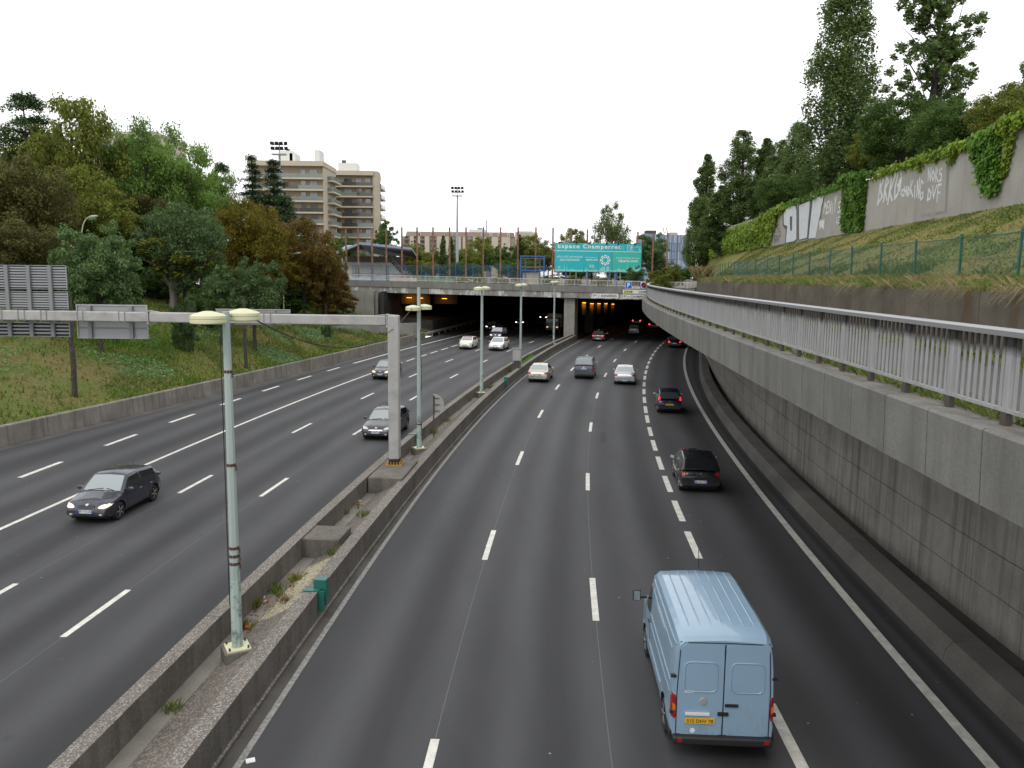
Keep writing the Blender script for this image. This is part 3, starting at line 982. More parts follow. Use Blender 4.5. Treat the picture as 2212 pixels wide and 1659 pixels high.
# ================================================================== bridge over the tunnel mouth
class Port:
    """front line of the bridge: y = 113 - 0.2 x"""
    a, b = 113.0, -0.2
BR_N = Vector((0.2, 1, 0)).normalized()              # into the tunnel
BR_T = Vector((1, -0.2, 0)).normalized()             # along the front, to the right
def bp(x, back=0.0, z=0.0): return Vector((x, 113 - 0.2 * x, z)) + BR_N * back
def deck(x): return -0.0125 * (x + 24)               # the deck falls a little to the right
X0, X1 = -27.0, 24.0
br = empty('road_bridge', bp(0), 0, 'long low concrete bridge over the dark tunnel mouth with flaking white beam', 'bridge')
def skew_box(mb, x0, x1, b0, b1, z0, z1, mi=0, dz=True):
    vs = []
    for z in (z0, z1):
        for (x, b) in ((x0, b0), (x1, b0), (x1, b1), (x0, b1)):
            p = bp(x, b, z + (deck(x) if dz else 0)); vs.append(p)
    mb.add(vs, [(0, 3, 2, 1), (4, 5, 6, 7), (0, 1, 5, 4), (1, 2, 6, 5), (2, 3, 7, 6), (3, 0, 4, 7)], mi)
x = X0
while x < X1 - .1:
    e = min(X1, x + 2.45)
    mb = MB(); skew_box(mb, x + .012, e - .012, -.12, .3, 7.08, 7.95); mb.build('parapet_panel', M['bridge_panel'], br); x = e
mb = MB(); skew_box(mb, X0, X1, 0.0, .9, 6.28, 7.075); mb.build('edge_beam', M['bridge_beam'], br)
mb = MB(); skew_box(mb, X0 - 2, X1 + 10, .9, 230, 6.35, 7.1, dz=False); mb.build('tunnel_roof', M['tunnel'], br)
mb = MB(); skew_box(mb, X0, X1, 0.3, .9, 7.08, 7.6); mb.build('kerb', M['bridge_panel'], br)
# deck surface and the town ground beyond, out to the horizon
mb = MB(); vs = [bp(-60, .3, 7.3), bp(45, .3, 7.3), bp(45, 18, 7.3), bp(-60, 18, 7.3)]; mb.add(vs, [(0, 1, 2, 3)])
tag(mb.build('bridge_road', M['ramp_asphalt']), 'grey road surface on the bridge behind its railing', kind='structure')
mb = MB(); a_, b_ = bp(-1600, 18, 7.296), bp(1600, 18, 7.296)
mb.add([a_, b_, (1600, 3000, 7.296), (-1600, 3000, 7.296)], [(0, 1, 2, 3)])
tag(mb.build('ground', M['ground']), 'flat town ground beyond the bridge', kind='structure')
# portal left wing wall and pier
wl_ = MB(); skew_box(wl_, -27.5, -19.4, -1.2, -.002, 0, 6.5); skew_box(wl_, -27.5, -19.4, 0.001, 1.0, 0, 6.27); skew_box(wl_, -19.398, -19.0, -.6, 14, 0, 6.2, dz=False)
wl_.build('abutment', M['pier'], br)
pr = MB(); px_ = bp(gz(1245, 738, .8).x, 1.0)
pr.box((px_.x, px_.y + 1.2, 3.1), (1.45, 3.2, 6.25), rz=-math.atan2(C_RE.sl(113), 1))
pr.build('pier', M['pier'], br)
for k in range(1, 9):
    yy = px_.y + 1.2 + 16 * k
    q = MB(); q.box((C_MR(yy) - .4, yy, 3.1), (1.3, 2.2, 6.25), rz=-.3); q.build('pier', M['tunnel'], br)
# tunnel walls
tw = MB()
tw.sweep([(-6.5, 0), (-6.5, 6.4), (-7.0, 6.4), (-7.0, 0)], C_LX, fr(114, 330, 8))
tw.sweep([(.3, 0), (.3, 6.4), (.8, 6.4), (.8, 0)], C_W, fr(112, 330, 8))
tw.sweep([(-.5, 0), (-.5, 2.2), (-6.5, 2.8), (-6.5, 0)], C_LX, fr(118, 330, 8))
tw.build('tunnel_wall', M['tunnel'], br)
mb = MB(); mb.rng(-60, 140, 331, 332, -.2, 7); mb.build('tunnel_dark_end', M['black'], br)  # black wall standing in for the unlit depth of the tunnel

# bridge railing
brl = empty('bridge_railing', bp(0, .1, 7.8), 0, 'pale thin-barred railing along the bridge over the tunnel', 'railing')
mb = MB(); mb.beam(bp(X0 - 4, .1, 8.73 + deck(X0 - 4)), bp(X1, .1, 8.73 + deck(X1)), .1, .08); mb.build('handrail', M['bridge_rail'], brl)
mb = MB(); mb.beam(bp(X0 - 4, .1, 8.09 + deck(X0 - 4)), bp(X1, .1, 8.09 + deck(X1)), .05, .06); mb.build('bottom_rail', M['bridge_rail'], brl)
me_bp = unit_box('post', (.09, .09, .86), M['bridge_rail']); me_bb = unit_box('baluster', (.045, .045, .62), M['bridge_rail'])
x = X0; n = 0
rest = MB()
while x < X1:
    place('post', me_bp, bp(x, .1, 7.9 + deck(x)), 0, brl)
    for k in range(1, 8):
        xx = x + 1.47 * k / 8
        if n < 245: place('baluster', me_bb, bp(xx, .1, 8.09 + deck(xx)), 0, brl); n += 1
        else: rest.box(bp(xx, .1, 8.4 + deck(xx)), (.045, .045, .62))
    x += 1.47
if rest.v: tag(rest.build('last_balusters', M['bridge_rail'], brl), kind='stuff')

# low concrete wall at the head of the bank beside the tunnel
lw = MB(); P = [gz(640, 703, 2.6), gz(717, 704.7, 2.6), gz(800, 703.5, 2.4), gz(905, 702, 2.2)]
for i in range(3):
    a, b = P[i], P[i + 1]
    lw.beam((a.x, a.y, 1.6), (b.x, b.y, 1.5), .3, 2.0)
tag(lw.build('low_wall', M['pier']), 'low pale concrete wall at the head of the grass bank near the tunnel', 'wall')

# a darker repair square in the middle lane
mb = MB(); p = gz(1303, 945); t_, n_ = C_L2.tn(p.y)
for k in range(7):
    q = p + t_ * (k * .42 - 1.4); mb.add([q - n_ * .16 + Vector((0, 0, .004)), q + n_ * .16 + Vector((0, 0, .004)), q + n_ * .16 + t_ * .32 + Vector((0, 0, .004)), q - n_ * .16 + t_ * .32 + Vector((0, 0, .004))], [(0, 1, 2, 3)])
mb.build('road_patch', plain('dark repair', (.028, .028, .03), .8), road_r)

# ================================================================== median furniture
def build_lamp(loc, height, stub=0.0):
    root = empty('median_lamp', loc)
    f = MB(); f.box((0, 0, .10), (.62, .62, .5), rz=.5); f.build('concrete_foot', M['median_face'], root, local=True)
    p = MB(); p.box((0, 0, .365), (.5, .5, .03), rz=.5); p.build('base_plate', M['lamp_head'], root, local=True)
    bo = MB()
    for a in range(4):
        c = math.cos(.5 + math.pi / 4 + a * math.pi / 2) * .28; s_ = math.sin(.5 + math.pi / 4 + a * math.pi / 2) * .28
        bo.tube([(c, s_, .38), (c, s_, .44)], .025, 6)
    bo.build('bolts', M['footing'], root, local=True)
    s = MB(); n = 8
    s.tube([(0, 0, .38), (0, 0, .5), (0, 0, 1.9)], [.125, .125, .115], n)
    s.build('pole_foot', M['lamp_peel'], root, smooth=True, local=True)
    s = MB(); s.tube([(0, 0, 1.9), (0, 0, 3.5), (0, 0, height + stub)], [.113, .102, .078], n)
    s.build('pole', M['lamp_green'], root, smooth=True, local=True)
    for sgn in (-1, 1):
        cx, cy = sgn * .21, sgn * .44
        h = MB(); z = height - .18 + (0.02 if sgn > 0 else 0)
        h.lathe([(.0, .15), (.09, .145), (.29, .09), (.35, .055), (.355, .0), (.342, -.005), (.342, -.03), (.355, -.035), (.355, -.09), (.32, -.11), (.31, -.10)], (cx, cy, z), n=28)
        hd = h.build('lamp_head', M['lamp_head'], root, smooth=True, angle=30, local=True)
        g = MB(); g.lathe([(.0, -.12), (.31, -.10)], (cx, cy, z), n=24); g.build('diffuser', M['lamp_glass'], hd, smooth=True, local=True)
        a = MB(); a.tube([(cx * .1, cy * .1, z + .02), (cx * .5, cy * .5, z + .02)], .035, 6); a.build('arm', M['lamp_green'], root, local=True)
    return root

LAMPS = [((513, 1395), .62, 667), ((906, 966), .62, 657), ((1040, 847), .66, 618), ((1124, 786), .7, 612), ((1196, 742), .75, 606)]
lamp_lab = ['tall pale green lamp post with brown tape bands, nearest the bridge camera side',
            'pale green lamp post just behind the gantry leg on the median',
            'pale green lamp post on the median level with the beige saloon car',
            'pale green lamp post beside the grey cabinet on the median',
            'pale green lamp post standing closest to the tunnel mouth']
lamp_lab[0] = 'pale green lamp post with brown tape bands and peeling foot'
lamp_tops = []
for i, ((px, py), z, top) in enumerate(LAMPS):
    b = gz(px, py, z)
    h = gy(px, top, b.y).z - z
    h = min(max(h, 6.7), 7.7)
    r = build_lamp((b.x, b.y, z - .38), h + .38, .78 if i == 1 else -.06)
    tag(r, lamp_lab[i], 'lamp post', 'twin-headed lamp posts along the median')
    lamp_tops.append(Vector((b.x, b.y, z + h)))
    if i == 0:
        for zz in (6.45, 4.45, 2.62, 2.44, 2.27):
            t = MB(); rr = .113 - (zz - 1.9) * .0066
            t.lathe([(rr + .003, -.03), (rr + .008, 0), (rr + .003, .035)], (0, 0, zz), n=10)
            t.tube([(rr, 0, zz), (rr + .02, -.02, zz - .12)], .018, 5)
            t.build('tape_band', M['band'], r, local=True)
        w = MB(); w.tube([(-.13, -.02, zz_) for zz_ in fr(1.3, 7.2, .5)], .011, 5); w.build('wire', M['black'], r, local=True)
    elif i == 1:
        t = MB(); t.lathe([(.125, -.03), (.13, 0), (.125, .03)], (0, 0, 1.5), n=10); t.build('tape_band', M['band'], r, local=True)
        w = MB(); w.tube([(.10 + .03 * math.sin(zz_ * 2), -.06, zz_) for zz_ in fr(.9, 6.0, .4)], .012, 5); w.build('wire', M['black'], r, local=True)
# sagging cable between the first two lamps, with the gantry
a, b = lamp_tops[0] + Vector((.21, .44, -.1)), lamp_tops[1] + Vector((-.21, -.44, -.1))
pts = [a.lerp(b, t) + Vector((0, 0, -1.25 * 4 * t * (1 - t))) for t in fr(0, 1, .05)]
mb = MB(); mb.tube(pts, .016, 5)
tag(mb.build('cable', M['black']), 'thin black cable sagging from the taped lamp post to the next one', 'cable')

# plinths
def plinth(px, py, z, size, rz, label, name='concrete_plinth'):
    c = gz(px, py, z)
    mb = MB(); mb.box((c.x, c.y, z / 2 + .1), (size[0], size[1], z - .2), rz=rz)
    o = mb.build(name, M['median_face']); bv = o.modifiers.new('b', 'BEVEL'); bv.width = .02; bv.segments = 1
    return tag(o, label, 'plinth')
rzm = -math.atan(C_ML.sl(25))
plinth(706, 1150, .86, (1.15, 1.35, .8), rzm, 'bare dark concrete block across the median between lamp post and gantry', 'concrete_block')
gl = gz(853, 1003, .90)
o = plinth(851, 1012, .90, (1.35, 3.2, .9), rzm, 'long concrete plinth carrying the gantry leg')

# gantry
gn = empty('sign_gantry', (gl.x, gl.y, .9), 0, 'grey steel sign gantry with one leg on the median reaching over the oncoming lanes', 'gantry')
gy_ = gl.y
topz = gy(855, 681, gy_).z
bz = topz - .22
mb = MB(); mb.rng(gl.x - .22, gl.x + .22, gy_ - .27, gy_ + .27, 1.16, topz); mb.build('leg', M['steel'], gn)
mb = MB(); mb.rng(gl.x - .21, gl.x + .21, gy_ - .26, gy_ + .26, .95, 1.16); mb.build('leg_foot', M['black'], gn)
mb = MB()
for k in range(5):
    for s in (-1, 1):
        mb.rng(gl.x - .26 + k * .12, gl.x - .22 + k * .12, gy_ + s * .31 - .03, gy_ + s * .31 + .03, .9, 1.06)
        mb.rng(gl.x + s * .26 - .03, gl.x + s * .26 + .03, gy_ - .28 + k * .13, gy_ - .24 + k * .13, .9, 1.06)
mb.rng(gl.x - .33, gl.x + .33, gy_ - .37, gy_ + .37, .9, .95)
mb.build('base_bolts', plain('yellow bolt', (.35, .2, .03), .6), gn)
XB = gl.x - 26.5
jx = gy(324, 690, gy_).x
slopeb = 0.0035
def bzx(x): return bz + (gl.x - x) * slopeb
for (xa, xb, nm) in ((XB, jx - .02, 'beam'), (jx + .02, gl.x - .3, 'beam')):
    mb = MB(); mb.beam((xa, gy_, bzx(xa)), (xb, gy_, bzx(xb)), .34, .40); o = mb.build(nm, M['steel'], gn)
for xx in (jx, gl.x - .26):
    mb = MB()
    for s in (-1, 1):
        mb.rng(xx - .045, xx + .045, gy_ - .24, gy_ + .24, bzx(xx) + s * .24 - .02, bzx(xx) + s * .24 + .02)
        mb.rng(xx - .02, xx + .02, gy_ + s * .2 - .02, gy_ + s * .2 + .02, bzx(xx) - .27, bzx(xx) + .27)
        for q in (-1, 1): mb.beam((xx + q * .03, gy_, bzx(xx) + s * .24), (xx + q * .36, gy_, bzx(xx) + s * .215), .22, .025)
    mb.build('flange', M['steel'], gn)
mb = MB(); mb.rng(XB - .22, XB + .22, gy_ - .27, gy_ + .27, 0.02, bzx(XB) + .22); mb.build('leg', M['steel'], gn)
for px in (50 / 4.254, 225 / 4.254, 293 / 4.254, 468 / 4.254, 528 / 4.254, 858 / 4.254, 917 / 4.254, 1302 / 4.254, 1366 / 4.254, 671, 688):
    x = gy(px * .8534, 690, gy_).x
    mb = MB(); z = bzx(x)
    mb.rng(x - .015, x + .015, gy_ - .19, gy_ + .19, z - .215, z + .215); mb.build('clamp_band', M['alu_dark'], gn)

for o in gn.children:
    if o.name.split('.')[0] in ('leg', 'beam'):
        bv = o.modifiers.new('b', 'BEVEL'); bv.width = .045; bv.segments = 3
        o.data.polygons.foreach_set('use_smooth', [True] * len(o.data.polygons)); o.data.set_sharp_from_angle(angle=rad(50))

# signs on the far side of the gantry, seen from the back
ys_ = gy_ + .42
def gx(px): return gy(px, 690, ys_).x
def gzz(py, px=100): return gy(px, py, ys_).z
sg = empty('direction_sign', (gx(70), ys_, bz), 0, 'large ribbed aluminium sign back on the far left of the gantry', 'sign')
x0, x1 = gx(-170), gx(149)
ribs = [(573, 625, 9), (629.5, 667, 7), (670, 681, 2), (697, 727, 4)]
for (ya, yb, n) in ribs:
    za, zb = gzz(yb), gzz(ya)
    mb = MB(); mb.rng(x0, x1, ys_ + .05, ys_ + .075, za, zb)
    pd_ = mb.build('rib_shade_sheet', M['black'], sg); mb = MB()  # black sheet paints the shade between the ribs
    mb.rng(x0, x1, ys_ + .0, ys_ + .05, zb - .025, zb); mb.rng(x0, x1, ys_ + .0, ys_ + .05, za, za + .025); mb.rng(x1 - .025, x1, ys_ + .002, ys_ + .05, za + .026, zb - .026)
    pn = mb.build('sign_panel', M['alu'], sg)
    for k in range(1, n):
        z = za + (zb - za) * k / n
        q = MB(); q.rng(x0, x1 - .03, ys_ + .004, ys_ + .05, z - .032, z + .032); q.build('rib', M['alu'], pn)
for px in (-110, -60, -15, 22, 69, 115):
    x = gx(px * 1.0)
    mb = MB(); mb.rng(x - .07, x + .07, ys_ - .1, ys_ - .005, gzz(727), gzz(573)); mb.build('upright', M['alu_dark'], sg)
sg2 = empty('direction_sign', (gx(240), ys_, bz), 0, 'plain grey sign back with rounded corners beside the ribbed one', 'sign')
x0, x1, z0, z1 = gx(165), gx(318.5), gzz(730), gzz(656.5)
mb = MB(); mb.rng(x0, x1, ys_ + .05, ys_ + .075, z0, z1); mb.build('sign_panel', M['alu'], sg2)
mb = MB()
mb.rng(x0, x1, ys_, ys_ + .05, z1 - .05, z1); mb.rng(x0, x1, ys_, ys_ + .05, z0, z0 + .04)
for x in (x0, x1 - .05): mb.rng(x, x + .05, ys_ + .002, ys_ + .05, z0 + .041, z1 - .051)
mb.build('frame', M['steel'], sg2)
mb = MB(); zc = gzz(707); mb.rng(x0 + .05, x1 - .05, ys_ + .004, ys_ + .049, zc - .03, zc + .03); mb.build('rib', M['alu_dark'], sg2)
for px in (195, 284):
    x = gx(px); mb = MB(); mb.rng(x - .07, x + .07, ys_ - .08, ys_ - .003, z0, z1 - .06); mb.build('upright', M['alu_dark'], sg2)
sg3 = empty('direction_sign', (gx(547), ys_, bz), 0, 'narrow pale sign back behind the nearest lamp heads', 'sign')
sg3['label'] = 'narrow pale sign back fixed halfway along the gantry behind the lamp heads'
x0, x1, z0, z1 = gx(466), gx(627), gzz(697), gzz(663)
mb = MB(); mb.rng(x0, x1, ys_ + .05, ys_ + .075, z0, z1); mb.rng(x0, x1, ys_, ys_ + .05, z1 - .03, z1); mb.rng(x0, x1, ys_, ys_ + .05, z0, z0 + .03)
mb.build('sign_panel', M['steel'], sg3)
mb = MB(); mb.rng(x0, x1, ys_ + .004, ys_ + .049, z1 - .16, z1 - .12); mb.build('rib', M['alu_dark'], sg3)
for px in (500, 593):
    x = gx(px); mb = MB(); mb.rng(x - .05, x + .05, ys_ - .08, ys_ - .003, z0, z1 - .04); mb.build('upright', M['alu_dark'], sg3)

# half-round sign back on a dark post
p = gz(937, 938, .55)
root = empty('round_sign', (p.x, p.y, .4), 0, 'back of a half-round sign on a dark post on the median', 'sign')
ht = gy(937, 851, p.y).z
mb = MB(); mb.rng(p.x - .035, p.x + .035, p.y - .035, p.y + .035, .4, ht - .08); mb.build('post', M['footing'], root)
rr = (ht - gy(937, 897, p.y).z) / 2
mb = MB(); poly = [(0, -rr)] + [(rr * math.cos(a) * 1.0, rr * math.sin(a)) for a in [math.pi * (k / 18 - .5) for k in range(19)]] + [(0, rr)]
mb.prism(poly[1:-1], (p.x - .03, p.y + .06, ht - rr), (1, 0, 0), (0, 0, 1), .03); mb.build('sign_panel', M['steel'], root)
mb = MB()
for z in (-.6, 0, .6): mb.rng(p.x, p.x + .3, p.y + .0, p.y + .04, ht - rr + z * rr - .015, ht - rr + z * rr + .015)
mb.build('bracket', M['footing'], root)

# grey cabinet on legs
p = gz(1116, 800, .6)
root = empty('roadside_cabinet', (p.x, p.y, .5), 0, 'grey ribbed cabinet on dark legs beside a lamp post', 'cabinet')
zt, zb = gy(1116, 754, p.y).z, gy(1116, 779, p.y).z
wc = (gy(1126, 770, p.y).x - gy(1107, 770, p.y).x) / 2
mb = MB(); mb.rng(p.x - wc, p.x + wc, p.y, p.y + .45, zb, zt); mb.build('body', M['steel'], root)
mb = MB()
mb.rng(p.x - wc - .03, p.x + wc + .03, p.y - .05, p.y + .5, zt + .001, zt + .06); mb.rng(p.x - wc - .03, p.x - wc + .03, p.y - .03, p.y - .001, zb, zt); mb.rng(p.x + wc - .03, p.x + wc + .03, p.y - .03, p.y - .001, zb, zt); mb.rng(p.x - wc, p.x + wc, p.y - .03, p.y - .001, zb - .04, zb + .03)
mb.build('frame', M['alu_dark'], root)
for k in range(1, 6):
    x = p.x - wc + 2 * wc * k / 6; mb = MB(); mb.rng(x - .015, x + .015, p.y - .015, p.y - .001, zb + .04, zt - .02); mb.build('rib', M['steel'], root)
mb = MB(); mb.rng(p.x - wc * .7, p.x + wc * .8, p.y + .05, p.y + .4, .35, zb - .041); mb.rng(p.x - wc, p.x - wc + .05, p.y, p.y + .05, .4, zb - .041); mb.rng(p.x + wc - .05, p.x + wc, p.y, p.y + .05, .4, zb - .041)
mb.build('plinth', M['footing'], root)

# teal plastic brackets straddling the barriers
def bracket(px, py, c, ztop, side, label):
    y = on_curve(px, py, c, 8, 150).y if False else gz(px, py, ztop).y
    root = empty('barrier_bracket', c.at(y, 0, ztop))
    t, n = c.tn(y); base = c.at(y, 0, 0)
    def bx(mb, a0, a1, o0, o1, z0, z1):
        mb.box(base + t * (a0 + a1) / 2 + n * (o0 + o1) / 2 + Vector((0, 0, (z0 + z1) / 2)), (abs(o1 - o0), abs(a1 - a0), z1 - z0), rz=-math.atan2(t.x, t.y))
    mb = MB()
    bx(mb, -.20, -.17, .0, .05 * side + .0, .0, .0001)
    mb = MB()
    if side > 0:
        bx(mb, -.22, -.18, .02, .16, ztop - .50, ztop + .02)
        bx(mb, -.22, .22, .012, .035, ztop - .48, ztop + .02)
        bx(mb, -.22, -.05, -.38, .02, ztop + .006, ztop + .03)
        bx(mb, -.02, .24, -.16, .16, ztop + .008, ztop + .24)
        bx(mb, -.02, .24, .037, .16, ztop - .42, ztop + .007)
    else:
        bx(mb, -.12, .12, -.02, .38, ztop + .006, ztop + .03)
        bx(mb, -.12, .12, .345, .38, ztop - .35, ztop + .005)
    mb.build('shell', M['green_box'], root)
    return tag(root, label, 'bracket', 'teal brackets on the median walls')
bracket(690, 1272, C_MR, .8, 1, 'teal plastic bracket clipped over the median wall nearest the van')
bracket(1096, 821, C_MR, .8, 1, 'teal bracket on the median wall beside the beige saloon')
bracket(1130, 766, C_ML, .9, -1, 'teal bracket on the median wall beyond the grey cabinet')
bracket(903, 938, C_ML, .9, -1, 'teal bracket on the median wall by the second lamp post')

# ================================================================== litter and leaves on the median
def tuft(n, r, h, seed, w=.012):
    g = np.random.default_rng(seed); V = []; Q = []
    for i in range(n):
        a = g.uniform(0, 6.28); d = g.uniform(0, r); x, y = d * math.cos(a), d * math.sin(a)
        hh = h * g.uniform(.5, 1.1); lx, ly = g.normal(0, .35, 2) * hh; b = g.uniform(0, 6.28); u, v = w * math.cos(b), w * math.sin(b)
        k = len(V)
        V += [(x - u, y - v, 0), (x + u, y + v, 0), (x + lx * .5 + u * .7, y + ly * .5 + v * .7, hh * .7), (x + lx, y + ly, hh)]
        Q.append((k, k + 1, k + 2, k + 3))
    return V, Q
wd = [(560, 1600, .35, LEAF['grass']), (595, 1270, .3, LEAF['grass']), (640, 1245, .24, LEAF['olive']), (552, 1300, .3, LEAF['olive']), (525, 1345, .26, LEAF['olive']), (620, 1305, .2, LEAF['dry']), (716, 1210, .3, LEAF['grass']),
      (737, 1102, .3, LEAF['grass']), (785, 1122, .3, LEAF['grass']), (760, 1080, .3, LEAF['dry']), (905, 975, .3, LEAF['grass']), (936, 930, .35, LEAF['grass']), (960, 905, .35, LEAF['dry']), (985, 880, .3, LEAF['dry']), (1010, 862, .3, LEAF['grass']), (1060, 835, .3, LEAF['grass']), (370, 1518, .22, LEAF['grass']), (600, 1262, .25, LEAF['grass'])]
for i, (px, py, s, m) in enumerate(wd):
    p = gz(px, py, .42); z = med_z(p.x, p.y)
    if i == 0: continue
    V, Q = tuft(70, .28 * s / .3, .26 * s / .3, i)
    o = link('weed', fast_mesh('weed', V, Q, m)); o.location = (p.x, p.y, z)
    tag(o, None, None, None, 'stuff'); o['label'] = 'scruffy weed tufts growing on the median strip'; o['group'] = 'weed tufts on the median'
# grass patch by the fourth lamp
g = np.random.default_rng(3); V, Q = [], []
for i in range(2600):
    y = g.uniform(72, 82); a_, b_ = C_ML(y) + .4, C_MR(y) - .4
    x = g.uniform(a_, max(b_, a_ + .3)); z = med_z(x, y); h = g.uniform(.1, .4); k = len(V); lx, ly = g.normal(0, .1, 2)
    V += [(x - .02, y, z), (x + .02, y, z), (x + lx + .01, y + ly, z + h * .7), (x + lx * 1.5, y + ly * 1.5, z + h)]; Q.append((k, k + 1, k + 2, k + 3))
tag(link('grass', fast_mesh('grass', V, Q, LEAF['lush'])), 'patch of green grass growing on the median near the tunnel', kind='stuff')
# fallen leaves
V, Q = [], []
for (cx, cy, n, r) in [(545, 1300, 60, .35), (640, 1240, 50, .3), (610, 1275, 50, .35), (527, 1340, 40, .3), (738, 1105, 30, .3), (775, 1085, 30, .3), (880, 1005, 12, .4), (950, 915, 30, .4)]:
    for i in range(n):
        p = gz(cx, cy, .45); x, y = p.x + g.normal(0, r * .5), p.y + g.normal(0, r); z = med_z(x, y) + g.uniform(.005, .05)
        a = g.uniform(0, 6.28); s = g.uniform(.03, .06); k = len(V); ca, sa = math.cos(a) * s, math.sin(a) * s
        V += [(x - ca, y - sa, z), (x + sa * .6, y - ca * .6, z + g.uniform(0, .02)), (x + ca, y + sa, z + .01), (x - sa * .6, y + ca * .6, z + g.uniform(0, .03))]; Q.append((k, k + 1, k + 2, k + 3))
tag(link('fallen_leaves', fast_mesh('fallen_leaves', V, Q, LEAF['dead'])), 'brown fallen leaves gathered in the median gutter', kind='stuff')
def litter(px, py, size, col, label, cat, name, rz, can=False, z=.42):
    p = gz(px, py, z); zz = med_z(p.x, p.y) if z > .2 else z
    mb = MB()
    if can:
        mb.lathe([(.0, -.06), (.028, -.06), (.033, -.05), (.033, .05), (.026, .06), (0, .058)], (0, 0, .035), 'X', 12)
    else: mb.box((0, 0, size[2] / 2), size); mb.box((0, 0, size[2] / 2 + .002), (size[0] * 1.02, size[1] * .3, size[2] * 1.02), mi=1)
    o = mb.build(name, [plain(name + label[:14], col, .5), M['offwhite']]); o.location = (p.x, p.y, zz); o.rotation_euler = (0.1, 0, rz)
    return tag(o, label, cat)
litter(567, 1277, (.12, .3, .05), (.55, .55, .6), 'white and blue cardboard packet lying against the median wall', 'packet', 'packet', .3)
litter(532, 1345, 0, (.5, .05, .06), 'crushed red drink can in the weeds by the taped lamp post', 'can', 'drink_can', .4, True)
litter(572, 1290, 0, (.55, .2, .22), 'pale pink drink can beside the white packet', 'can', 'drink_can', 1.4, True)
litter(773, 1076, (.22, .16, .05), (.45, .28, .03), 'yellow food carton in the gutter before the gantry plinth', 'carton', 'carton', .5)
litter(880, 1030, (.3, .14, .02), (.65, .66, .68), 'crumpled white paper lying on the gantry plinth side', 'paper', 'paper_scrap', .9)
litter(541, 1644, (.16, .12, .02), (.7, .7, .68), 'white scrap of paper on the carriageway edge', 'paper', 'paper_scrap', .4, z=.01)

# ================================================================== curved street lamps on the bank
def street_lamp(p, h, reach, d, label):
    root = empty('street_lamp', p, 0, label, 'street lamp')
    pts = [(0, 0, 0), (0, 0, h * .55), (0, 0, h * .82)] + [(d * reach * (1 - math.cos(a)), 0, h * .82 + h * .17 * math.sin(a)) for a in [.3, .6, .9, 1.2, 1.5]]
    mb = MB(); mb.tube(pts, [.07, .055] + [.04] * 6, 8); mb.build('pole', plain('cream lamp paint', (.42, .42, .3), .5), root, smooth=True, local=True)
    e = pts[-1]
    mb = MB(); mb.lathe([(0, -.1), (.07, -.05), (.11, .15), (.1, .4), (.05, .58), (0, .62)], (0, 0, 0), 'X', 12)
    o = mb.build('lamp_head', M['alu'], root, smooth=True, local=True); o.location = (e[0] - (0.0 if d > 0 else .0), 0, e[2]); o.rotation_euler = (0, -.12, 0 if d > 0 else math.pi)
    return root
yy = 92.0
p = gy(613, 662, yy); t = gy(640, 546, yy)
street_lamp((p.x, yy, bank_z(p.x, yy) - .1), t.z - bank_z(p.x, yy) + .1, (gy(640, 546, yy).x - p.x) * 1.0, 1, 'curved cream street lamp in front of the rust-coloured trees')
yy = 60.0
p = gy(182, 600, yy); t = gy(195, 466, yy)
street_lamp((p.x, yy, bank_z(p.x, yy) - .1), t.z - bank_z(p.x, yy) + .1, .7, 1, 'curved street lamp almost swallowed by dark foliage on the bank')

# patch of beige gravel between the lamp and the concrete block
g = np.random.default_rng(9); V, Q = [], []
ya, yb = gz(640, 1330, .45).y, gz(700, 1215, .45).y
for i in range(3200):
    y = g.uniform(ya, yb); a_, b_ = C_ML(y) + .75, C_MR(y) - .45; x = a_ + (b_ - a_) * (.5 + g.normal(0, .26))
    if not a_ < x < b_: continue
    z = med_z(x, y); s_ = g.uniform(.012, .03); k = len(V)
    V += [(x - s_, y - s_, z - .01), (x + s_, y - s_, z - .01), (x + s_, y + s_, z - .01), (x - s_, y + s_, z - .01), (x + g.normal(0, s_ * .3), y, z + s_)]
    Q += [(k, k + 1, k + 4), (k + 1, k + 2, k + 4), (k + 2, k + 3, k + 4), (k + 3, k, k + 4)]
M['gravel'] = leafmat('beige gravel', (.12, .10, .085), (.2, .175, .17), (.3, .27, .27), 0.0)
tag(link('gravel', fast_mesh('gravel', V, Q, M['gravel'])), 'patch of beige gravel on the median by the teal bracket', kind='stuff')

# ================================================================== vehicles
M['glass'] = plain('car glass', (0.05, 0.06, 0.065), 0.04, spec=0.9, ior=2.0)
M['glass_sky'] = plain('sky toned glass', (0.19, 0.225, 0.23), 0.05, spec=0.9, ior=1.9)  # reflected sky is put into the base colour
M['glass_dark'] = plain('tinted glass', (0.012, 0.014, 0.016), 0.05, spec=0.7)
M['trim'] = plain('black trim', (0.015, 0.015, 0.016), 0.55)
M['gap'] = plain('shut line', (0.006, 0.006, 0.006), 0.9)
M['tyre'] = plain('tyre rubber', (0.018, 0.018, 0.018), 0.85)
M['rim'] = plain('wheel rim', (0.5, 0.505, 0.52), 0.35, 0.5)
M['chrome'] = plain('chrome', (0.62, 0.62, 0.64), 0.18, 0.9)
M['lens'] = plain('headlamp lens', (0.5, 0.5, 0.5), 0.12, spec=0.8)
M['lens_on'] = plain('lit headlamp', (0.6, 0.55, 0.5), 0.15, emit=(1, .62, .35), estr=0.9)
M['lens_far'] = plain('bright headlamp', (0.8, 0.7, 0.6), 0.15, emit=(1, .62, .5), estr=5.0)
M['tail'] = plain('tail lamp', (0.28, 0.012, 0.014), 0.15, spec=0.7)
M['tail_on'] = plain('lit tail lamp', (0.5, 0.02, 0.02), 0.2, emit=(1, .02, .03), estr=1.6)
M['tail_far'] = plain('glowing tail lamp', (0.5, 0.02, 0.02), 0.2, emit=(1, .04, .05), estr=4.0)
